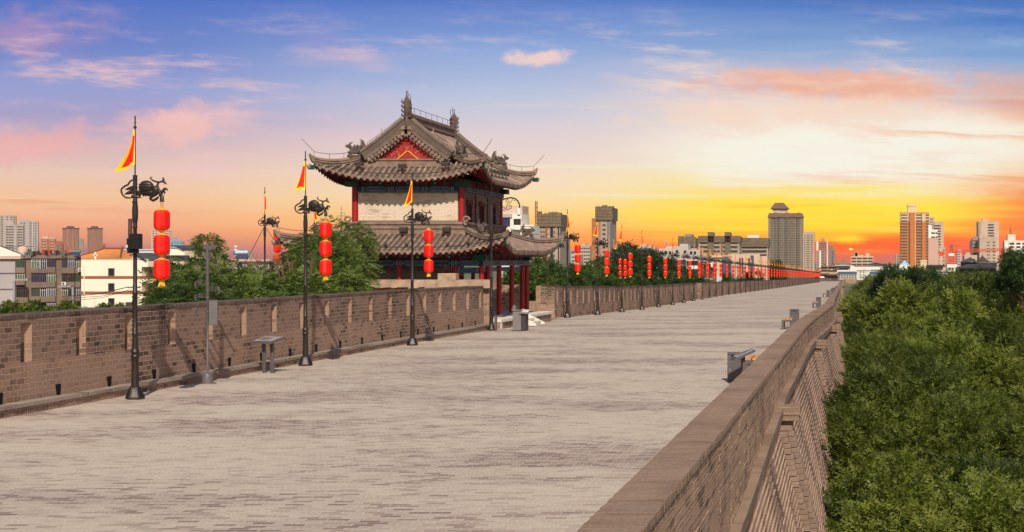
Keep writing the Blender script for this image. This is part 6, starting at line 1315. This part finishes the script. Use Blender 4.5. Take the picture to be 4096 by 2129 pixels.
tower('stepped mauve tower at the end of the row',3313,3334,982,2450,wm('mauve_grey_wall',(160,120,108)),[.2,.4,.6,.8],caps=((.1,.8,988),),win=(1.5,1.6)); tower('lower mauve tower next to the sunset',3328,3343,1000,2450,wm('mauve_grey_wall',(160,120,108)),[.3,.7],win=(1.5,1.6))
tower('small grey tower before the salmon tower',3266,3285,1004,1500,gry,[.3,.6,.85],win=(1.2,1.3),strips=((.6,.95,.5,wht),)); tower('grey tower with lattice strip before the salmon tower',3283,3300,1000,1600,wm('mauve_grey_wall',(160,120,108)),[.3,.6])
tower('faint green grey hulk under the setting sun',3360,3386,1039,2800,wm('haze_olive',(150,116,92)),[.3,.6],name='hazy_block',cat='building')
tower('wide beige apartment slab with two stair heads',3404,3493,1027,1500,wm('slab_beige',(204,176,144)),[.06,.12,.2,.3,.36,.44,.55,.62,.7,.8,.86,.94],3.0,1.8,1075,(1.5,1.4),M_frd,M_glass,(),((.16,.34,1012,ltan),(.18,.3,1005,gry),(.66,.83,1013,ltan),(.34,.56,1021,ltan)),14,bands=True,bandh=.5,bandm=ltan,name='apartment_slab')
# ---- orange tower and its neighbours
org=wm('orange_tower_wall',(190,112,58),.1); ocap=wm('cream_tower_top',(218,184,148))
def otop(T,W,h,d):
    b=MB(); b.box(-W/2-.12,W/2+.12,-.025,d,h-8.5,h+.6); b.box(-W/2+W*.26,-W/2+W*.56,3,d-2,h+.61,h+8); b.box(-W/2+W*.25,-W/2+W*.57,2.6,d-1.6,h+6.6,h+8.6); b.box(-W/2+W*.48,-W/2+W*.54,5,8,h+8.61,h+10); b.build('top_storeys',ocap,T)
tower('orange tower with cream top storeys and long window rows',3602,3716,852,1500,org,[(.1,4.6),(.22,1.3),(.4,1.4),(.61,3.6),(.7,1.2),(.94,3.2)],2.95,2.2,1085,(1.3,1.35),M_frd,M_glassg,((.285,.32,-.1,M_hole),(.73,.755,-.1,M_hole),(.34,.5,.9,org),(.51,.53,.5,ocap)),(),20,xtra=otop,bands=True,bandh=.07,bandm=ocap,sidecols=(.3,.7))
tower('tall tan slab behind the orange tower',3716,3737,870,1650,ltan,[.3,.6],dep=12); tower('tan tower with balcony ladder beside the orange tower',3737,3775,889,1620,ltan,[(.33,7.0)],2.9,4,1075,(3,1.3),M_frd,M_glass,dep=14)
tower('white balcony house in front of the orange tower',3714,3750,922,1100,wht,[.4,.62,.88],3.0,2.0,958,(1.1,1.1),M_frd,M_hole,(),((0,.25,900),(.25,.38,902)),10); tower('blank pinkish wall below the white balcony house',3713,3753,955,1090,pink,dep=9,name='blank_block',cat='building')
tower('narrow tan tower behind the crane counter jib',3752,3781,992,1300,beige,[.2,.5,.8],win=(1.3,1.3),strips=((.2,.6,.5,ltan),)); tower('grey slab peeking out beside the orange tower',3584,3602,1018,1700,gry,[.3,.7],strips=((0,.2,.6,lt),)); tower('cream water tank house by the orange tower',3682,3707,1043,900,wm('tank_cream',(214,188,150)),dep=8,name='tank_house',cat='building')
tower('tall pinkish grey tower beyond the crane',3912,3996,886,1700,ltan,[(.62,6.5),.5],3.1,4,1075,(1.5,1.4),M_frd,M_glass,((.0,.12,-.1,gry),),((.22,.52,877),),22,sidecols=(.3,.6)); tower('lower stepped tower before the pinkish tower',3918,3982,952,1400,beige,[.5,.6,.86,.95],3.0,4,1075,(1.2,1.3),M_fr,M_glass,(),((0,.3,938),(.3,.6,944)),18); tower('dark balcony block on the flank of the stepped tower',3890,3918,955,1420,gry,[.2,.5,.85],3.0,2.2,1062,(2.0,1.4),M_fr,M_hole,(),((.3,1,947),),16); tower('slim grey tower edge by the dark balcony block',3884,3893,963,1500,lg,[.5])
tower('white tower block with a cap house near the dark tree',4018,4120,965,1300,wht,[.24,.33,.5,.58,.75],3.0,2.2,1062,(1.9,1.5),M_frd,M_glass,((.0,.02,.8,wht),(.17,.19,.8,wht),(.42,.46,.8,wht)),((.14,.45,938,wm('cap_cream',(208,198,180))),),18)
b=MB(); Yb=1310; 
for sx in (-1,1): b.tube([(px(4046,Yb)+sx*1.0,Yb+8,pz(938,Yb)),(px(4046,Yb)+sx*.25,Yb+8,pz(914,Yb))],.22,5)
for k in range(3): z=pz(934-k*7,Yb); b.box(px(4046,Yb)-.9+k*.25,px(4046,Yb)+.9-k*.25,Yb+7.8,Yb+8.2,z-.2,z+.2)
b.tube([(px(4046,Yb),Yb+8,pz(916,Yb)),(px(4046,Yb),Yb+8,pz(908,Yb))],.15,5); tag(b.build('antenna_mast',M_frd),'small lattice antenna on the white tower block','antenna')
tower('pale distant tower behind the crane mast',3830,3846,1000,1800,wm('pale_lilac_tower',(206,180,178)),[.3,.6]); tower('tan roofed block under the crane jib',3858,3908,1024,1000,ltan,[.2,.4,.6,.8],caps=((.1,.5,1010,beige),),win=(1.0,1.0))
# low white halls
Y=1300; x=lambda p:px(p,Y)-px(3480,Y); z=lambda y:pz(y,Y)-GZ
T=thing('white_hall','long white low hall with a dark tent shaped roof','hall',(px(3480,Y),Y,GZ))
b=MB(); b.box(x(3400),x(3532),0,40,0,z(1064)); b.box(x(3400),x(3600),2,40,0,z(1067)); b.box(x(3322),x(3399.7),1,20,0,z(1061)); b.box(x(3532),x(3598),1,1.99,z(1076),z(1073)); b.build('wall',wht,T)
b=MB(); b.box(x(3318),x(3401),-.3,.9,z(1073),z(1063)); b.hexa([(x(3458),1,z(1062)),(x(3552),1,z(1062)),(x(3552),19,z(1062)),(x(3458),19,z(1062)),(x(3498),9,z(1050)),(x(3506),9,z(1050)),(x(3506),11,z(1050)),(x(3498),11,z(1050))]); b.box(x(3415),x(3597),-.4,1.5,z(1065.5),z(1063)); b.build('roof',slate,T)
windows(T,[(x(3335+i*9),.97,z(1077)) for i in range(7)]+[(x(3536+i*8),1.97,z(1071)) for i in range(8)],1.5,1.3,M_frd,M_hole); windows(T,[(x(q),-.03,z(1082)) for q in (3485,3491,3497,3503,3512,3518,3524)],.9,1.1,M_frd,M_hole)
Y=1150; x=lambda p:px(p,Y)-px(3455,Y); z=lambda y:pz(y,Y)-GZ
T=thing('white_house','three storey white house between blue roofed wings','house',(px(3455,Y),Y,GZ)); b=MB(); b.box(x(3428),x(3478),0,9,0,z(1084)); b.box(x(3448),x(3465),1,6,z(1084),z(1074)); b.build('wall',wm('pale_white_wall',(206,200,190),.05),T); b=MB(); b.box(x(3427),x(3479),-.3,9.3,z(1084)+.01,z(1082)); b.build('roof',M_frd,T)
windows(T,[(x(q),-.03,z(y)) for y in (1089,1100,1111) for q in (3442,3455)],.9,.9,M_fr,M_glass)
for (a,c,l) in ((3352,3427,'blue roofed low wing beside the far watch tower'),(3479,3533,'blue roofed low wing next to the white house')):
    T=thing('low_wing',l,'building',(px((a+c)/2,1180),1180,GZ)); w_=px(c,1180)-px(a,1180); h=pz(1096,1180)-GZ; b=MB(); b.box(-w_/2,w_/2,0,8,0,h); b.build('wall',wm('wing_grey',(180,172,162)),T); b=MB(); b.hexa([(-w_/2-.2,-.6,h),(w_/2+.2,-.6,h),(w_/2+.2,8,h),(-w_/2-.2,8,h),(-w_/2,2,h+1.8),(w_/2,2,h+1.8),(w_/2,6,h+1.8),(-w_/2,6,h+1.8)]); b.build('roof',wm('blue_roof',(58,84,108)),T); n=int(w_/1.9); windows(T,[(-w_/2+1+i*(w_-2)/(n-1),-.03,h-k) for k in (1.4,3.1) for i in range(n)],1.2,1.1,M_fr,M_glass)
Y=480; T=thing('pyramid_house','white cube house with a bright blue pyramid roof','house',(px(3619,Y),Y,GZ)); w_=px(3640,Y)-px(3598,Y); h=pz(1060,Y)-GZ; b=MB(); b.box(-w_/2,w_/2,0,w_,0,h); b.build('wall',wht,T); b=MB(); k=w_*.41; b.add([(-k,w_/2-k,h+.005),(k,w_/2-k,h+.005),(k,w_/2+k,h+.005),(-k,w_/2+k,h+.005),(0,w_/2,pz(1041,Y)-GZ)],[(3,2,1,0),(0,1,4),(1,2,4),(2,3,4),(3,0,4)]); b.build('roof',mat('bright_blue_roof',(110,190,232),.6,.05),T)
T=thing('billboard','small blue billboard with an orange round emblem','billboard',(px(3537,300),300,GZ)); b=MB(); h=pz(1104,300)-GZ; b.box(-.06,.06,0,.1,0,h); b.box(-.34,.34,-.06,-.001,h,pz(1088,300)-GZ); o=b.build('board',wm('board_blue',(52,92,142)),T); b=MB(); zc=h+.5; b.add([(.2*math.cos(a*math.pi/8),-.065,zc+.2*math.sin(a*math.pi/8)) for a in range(9)],[tuple(range(9))],0); b.box(-.22,.22,-.068,-.0635,h+.18,h+.3,1); b.build('emblem',[mat('emblem_orange',(232,140,60),.6),wht],o)
T=thing('white_wall_strip','long white wall with blue cap strip glimpsed above the park trees','wall',(px(3730,330),330,GZ)); b=MB(); h=pz(1092,330)-GZ; b.box(px(3650,330)-px(3730,330),px(3830,330)-px(3730,330),0,.4,0,h,0); b.box(px(3650,330)-px(3730,330),px(3830,330)-px(3730,330),-.1,.5,h+.001,h+.18,1); b.build('wall',[wht,wm('cap_blue',(70,76,130))],T)
Y=400; T=thing('green_gable_shed','shed with dark green gable roof under the crane','shed',(px(3745,Y),Y,GZ)); x=lambda p:px(p,Y)-px(3745,Y); z=lambda y:pz(y,Y)-GZ; b=MB(); b.box(x(3708),x(3785),.5,6,0,z(1068)); b.build('wall',ltan,T); b=MB(); b.hexa([(x(3703),-.5,z(1068)),(x(3772),-.5,z(1068)),(x(3788),6,z(1068)),(x(3703),6,z(1068)),(x(3712),2.5,z(1060)),(x(3778),2.5,z(1060)),(x(3780),3,z(1060)),(x(3712),3,z(1060))]); b.build('roof',mat('dark_green_tile',(52,60,56)),T)
tower('white flat shed at the foot of the crane',3790,3826,1064,420,wht,[.2,.6],win=(.5,.5),name='white_shed',cat='shed',dep=6,ybot=1085,off=.8)
# dark tiled temple with a pagoda roof behind
Y=330; x=lambda p:px(p,Y)-px(3908,Y); z=lambda y:pz(y,Y)-GZ; dt=mat('dark_slate_tile',(70,70,72),.85,.2,2.0); dw=wm('temple_brown_wall',(104,84,72))
T=thing('slate_temple','dark slate roofed temple hall with a pavilion rising from its roof','temple',(px(3908,Y),Y,GZ)); b=MB(); b.box(x(3832),x(3986),.6,9,0,z(1071)); b.box(x(3854),x(3908),3,9,z(1071),z(1049)); b.build('wall',dw,T)
windows(T,[(x(3866),.57,z(1084))],.8,.85,M_frd,gcol[1])
b=MB(); b.hexa([(x(3828),-.6,z(1072.5)),(x(3988.5),-.6,z(1070)),(x(3988.5),9,z(1070)),(x(3828),9,z(1072.5)),(x(3892),4,z(1051.5)),(x(3987),4,z(1051.5)),(x(3987),5,z(1051.5)),(x(3892),5,z(1051.5))]); b.hexa([(x(3846),2,z(1050)),(x(3916),2,z(1047)),(x(3916),9,z(1047)),(x(3846),9,z(1050)),(x(3886),5,z(1030)),(x(3890),5,z(1029)),(x(3890),6,z(1029)),(x(3886),6,z(1030))])
for i in range(40): u=i/39; b.tube([(x(3828)+(x(3988)-x(3828))*u,-.62,z(1072.5)+(z(1070)-z(1072.5))*u+.03),(x(3892)+(x(3987)-x(3892))*u,4,z(1051.5)+.04)],.05,4)
b.box(x(3829),x(3988),-.55,-.3,z(1074.5),z(1072.5)-.01); b.build('roof',dt,T)
T=thing('pagoda_roof_hall','pavilion with a swept pointed roof and finial behind the slate temple','temple',(px(3930,Y+14),Y+14,GZ)); Y2=Y+14; x=lambda p:px(p,Y2)-px(3930,Y2); z=lambda y:pz(y,Y2)-GZ; b=MB(); b.box(x(3910),x(3950),-1.1,1.1,0,z(1050)); b.build('wall',dw,T); b=MB(); k=x(3966); b.lathe([(k*1.42,z(1049)),(k*1.38,z(1048)),(k*.9,z(1044)),(k*.5,z(1036)),(k*.16,z(1027)),(.05,z(1024))],4,rot=math.pi/4,smooth=False); b.lathe([(.2,z(1028)),(.22,z(1025)),(.09,z(1024)),(.12,z(1022)),(.05,z(1020)),(.01,z(1016))],8); b.build('roof',mat('brown_slate_tile',(74,60,54),.85,.2,2),T)
T=thing('brown_shed','brown shed half hidden by the dark edge tree','shed',(px(4050,250),250,GZ)); b=MB(); h=pz(1068,250)-GZ; b.box(px(4014,250)-px(4050,250),3,0,5,0,h); b.build('wall',dw,T); b=MB(); b.hexa([(px(4006,250)-px(4050,250),-.4,h),(3,-.4,h),(3,5,h),(px(4006,250)-px(4050,250),5,h),(px(4016,250)-px(4050,250),2,h+.8),(3,2,h+.8),(3,3,h+.8),(px(4016,250)-px(4050,250),3,h+.8)]); b.build('roof',mat('brown_slate_tile',(74,60,54)),T)
# ---- tower crane
Y=800; T=thing('tower_crane','orange tower crane with long horizontal jib','crane',(px(3806,Y),Y,GZ)); cm=mat('crane_orange',(206,82,36),.7,.2,.4); z=lambda y:pz(y,Y)-GZ; x=lambda p:px(p,Y)-px(3806,Y)
b=MB(); w_=1.0
for sx in (-1,1):
    for sy in (-1,1): b.box(sx*w_-.14,sx*w_+.14,sy*w_-.14,sy*w_+.14,0,z(1012))
n=int(z(1012)/1.6)
for i in range(n): a=1 if i%2 else -1; b.tube([(-a*w_,-w_,i*1.6),(a*w_,-w_,(i+1)*1.6)],.13,4); b.box(-w_,w_,-w_-.1,-w_+.1,i*1.6-.1,i*1.6+.1)
b.box(-1.6,1.6,-1.6,1.6,z(1042),z(1038)); b.box(-1.5,1.5,-1.5,1.5,z(1062),z(1057)); b.build('mast',cm,T)
b=MB(); b.box(-1.6,1.4,-1.6,1.3,z(1024.5),z(1014)); b.build('cab',wht,T)
b=MB(); 
for sx in (-1,1): b.tube([(sx*.9,0,z(1012)),(sx*.15,0,z(979))],.3,5)
for k in range(5): q=1-k/5; b.box(-.9*q,.9*q,-.12,.12,z(1012-k*6.5)-.1,z(1012-k*6.5)+.1)
b.tube([(0,0,z(980)),(x(3781),0,z(1001))],.09,4); b.tube([(0,0,z(980)),(x(3858),0,z(1006))],.09,4); b.tube([(0,0,z(980)),(x(3884),0,z(991))],.09,4); b.tube([(x(3884),0,z(991)),(x(3960),0,z(1003))],.07,4); b.build('peak',wm('crane_stay',(150,92,70)),T)
b=MB(); L0,L1=x(3752),x(4056); zj=lambda t:z(1015)+(z(1000)-z(1015))*((t-L0)/(L1-L0))
m=60
for i in range(m):
    a=x(3810)+(L1-x(3810))*i/m; c=x(3810)+(L1-x(3810))*(i+1)/m; b.tube([(a,-.5,zj(a)),((a+c)/2,0,zj(a)+1.3),(c,-.5,zj(c))],.1,4)
for yy,dz in ((-.5,0),(.5,0),(0,1.3)): b.tube([(x(3806),yy,zj(0)+dz),(L1,yy,zj(L1)+dz*.8)],.15,4)
b.box(L0,x(3804),-.6,.6,zj(L0),zj(L0)+.5); b.box(L0,x(3775),-.7,.7,zj(L0)+.51,zj(L0)+1.1); b.box(L0+.5,L0+3,-.8,.8,zj(L0)-1.4,zj(L0)-.01); b.box(x(3850),x(3856),-.6,.6,zj(x(3850))-.9,zj(x(3850))-.01); b.build('jib',cm,T)
# ---- far watch tower closing the walkway, with two more roofs behind
def far_tower(xc,ybase,Y,sc,lab):
    T=thing('far_watch_tower',lab,'tower',(px(xc,Y),Y,pz(ybase,Y))); s_=sc; fr=mat('far_roof_brown',(96,76,62),.9,.2,.6)
    b=MB(); b.box(-3.0*s_,3.0*s_,.5,8*s_,0,3.0*s_); b.build('lower_wall',mat('far_dark_wall',(86,66,58),.9,.2,.8),T)
    b=MB(); b.box(-2.5*s_,2.5*s_,1.5,7*s_,3.0*s_,6.3*s_); b.build('upper_wall',mat('far_pale_wall',(188,164,138),.9,.15,.8),T)
    for i in range(4): c=MB(); c.lathe([(.14*s_,0),(.14*s_,3*s_)],8,0,((-3.4+2.27*i)*s_,-.2)); c.build('column',M_lacq,T)
    def rf(b,hw,y0,y1,z0,z1,hw2,up): 
        n=8
        for k in range(n):
            u0,u1=-1+2*k/n,-1+2*(k+1)/n; e=lambda u:z0+up*abs(u)**4
            b.hexa([(hw*u0,y0,e(u0)-.25*s_),(hw*u1,y0,e(u1)-.25*s_),(hw*u1,y1,e(u1)-.25*s_),(hw*u0,y1,e(u0)-.25*s_),(hw2*u0,(y0+y1)/2-.6,z1),(hw2*u1,(y0+y1)/2-.6,z1),(hw2*u1,(y0+y1)/2+.6,z1),(hw2*u0,(y0+y1)/2+.6,z1)])
    b=MB(); rf(b,5.0*s_,-1.6,9.5*s_,3.4*s_,4.6*s_,2.7*s_,.7*s_); b.build('lower_roof',fr,T)
    b=MB(); rf(b,4.1*s_,-.4,8.6*s_,6.9*s_,8.3*s_,2.0*s_,.7*s_); b.prism([(-2.2*s_,8.1*s_),(2.2*s_,8.1*s_),(.15*s_,10.2*s_),(-.15*s_,10.2*s_)],.8,7.4*s_); b.tube([(0,.8,10.1*s_),(0,.8,11*s_)],.15*s_,6); b.build('upper_roof',fr,T)
    b=MB(); b.prism([(-1.4*s_,8.2*s_),(1.4*s_,8.2*s_),(0,9.6*s_)],.6,.79); b.build('gable_board',mat('far_gable_tan',(150,110,84)),T)
far_tower(3331,1123.5,885,1.0,'far double roofed watch tower closing the walkway'); far_tower(3298,1118,940,.95,'second far tower roof peeking behind the closing tower'); far_tower(3272,1120,960,.72,'small gabled roof beyond the last lanterns')
# ---- far parapet returning around the tower, visitors
b=MB(); Yb=870; b.box(px(3372,Yb),px(3425,Yb),Yb,Yb+1,pz(1135,Yb),pz(1117,Yb)); b.box(px(3372,Yb),px(3380,Yb),Yb-40,Yb,pz(1140,Yb),pz(1117,Yb)); tag(b.build('far_parapet',M_wall),'far brick parapet bending around the closing watch tower','parapet')
def person(X,Y,z,top,low,lab,rz=0,arm=.2):
    me=bpy.data.meshes.new('person'); V=[(0,0,.92),(0,0,1.15),(0,0,1.42),(0,0,1.52),(0,0,1.66),(.09,0,.86),(.1,.03,.48),(.1,.0,.05),(.1,-.13,.03),(-.09,0,.86),(-.1,-.06,.48),(-.1,-.02,.05),(-.1,-.15,.03),(.19,0,1.4),(.24,.02,1.12),(.25,-.06,.86),(.25,-.08,.78),(-.19,0,1.4),(-.24,.0,1.12),(-.2,-.16,.92),(-.19,-.2,.86)]
    E=[(0,1),(1,2),(2,3),(3,4),(0,5),(5,6),(6,7),(7,8),(0,9),(9,10),(10,11),(11,12),(2,13),(13,14),(14,15),(15,16),(2,17),(17,18),(18,19),(19,20)]
    R=[.13,.13,.14,.055,.1,.09,.065,.045,.035,.09,.065,.045,.035,.06,.045,.035,.03,.06,.045,.035,.03]
    me.from_pydata(V,E,[]); o=link('person',me,None,(X,Y,z),rz); mo=o.modifiers.new('skin','SKIN'); mo.use_smooth_shade=True; sv=me.skin_vertices[0].data
    for i,r_ in enumerate(R): sv[i].radius=(r_,r_*.8)
    sv[0].use_root=True; o.modifiers.new('sub','SUBSURF').levels=1; o.modifiers['sub'].render_levels=1
    m,N,b,oo=base_mat('clothes'); tcv=N.n('ShaderNodeSeparateXYZ'); N.put(tcv.inputs[0],N.n('ShaderNodeTexCoord').outputs['Object']); st=N.n('ShaderNodeValToRGB'); st.color_ramp.interpolation='CONSTANT'; N.put(st.inputs[0],N.m('DIVIDE',tcv.outputs[2],1.8)); e=st.color_ramp.elements; e[0].color=lin((40,34,34)); e[1].position=.04; e[1].color=lin(low)
    for p_,c in ((.52,top),(.83,(196,150,124)),(.92,(30,24,22))): q=e.new(p_); q.color=lin(c)
    N.put(b.inputs[0],st.outputs[0]); me.materials.append(m); tag(o,lab,'person')
for (xp,top,low,l) in ((3296,(190,80,90),(60,60,80),'walker in a pink top before the far tower'),(3309,(70,90,190),(50,50,60),'walker in a blue shirt before the far tower'),(3320,(120,170,210),(70,70,80),'walker in a pale blue shirt by the far tower columns'),(3366,(220,216,210),(80,70,70),'walker in a white shirt beside the far parapet')):
    Yp=800; person(px(xp,Yp),Yp,gz(Yp),top,low,l,random.uniform(0,6))
T=thing('canopy','white round stall canopy beside the far tower','canopy',(px(3288,800),800,gz(800))); b=MB(); b.lathe([(1.6,2.1),(1.5,2.25),(.8,2.8),(.05,3.0)],12); b.build('awning',wht,T); b=MB(); b.tube([(0,0,0),(0,0,2.9)],.06,6); b.build('pole',M_metal,T)
# ================================================================ the air
hz=MB().box(-2400,1200,-60,3150,-12.5,200)
m=bpy.data.materials.new('hazy_air'); m.use_nodes=True; t=m.node_tree; t.nodes.clear(); N=NT(t); o=N.n('ShaderNodeOutputMaterial'); pv=N.n('ShaderNodeVolumePrincipled'); pv.inputs['Color'].default_value=(.86,.74,.66,1); pv.inputs['Density'].default_value=.00005; pv.inputs['Anisotropy'].default_value=.1
t.links.new(pv.outputs[0],o.inputs['Volume']); tag(hz.build('haze',m),'thin warm haze over the city',None,None,'stuff')
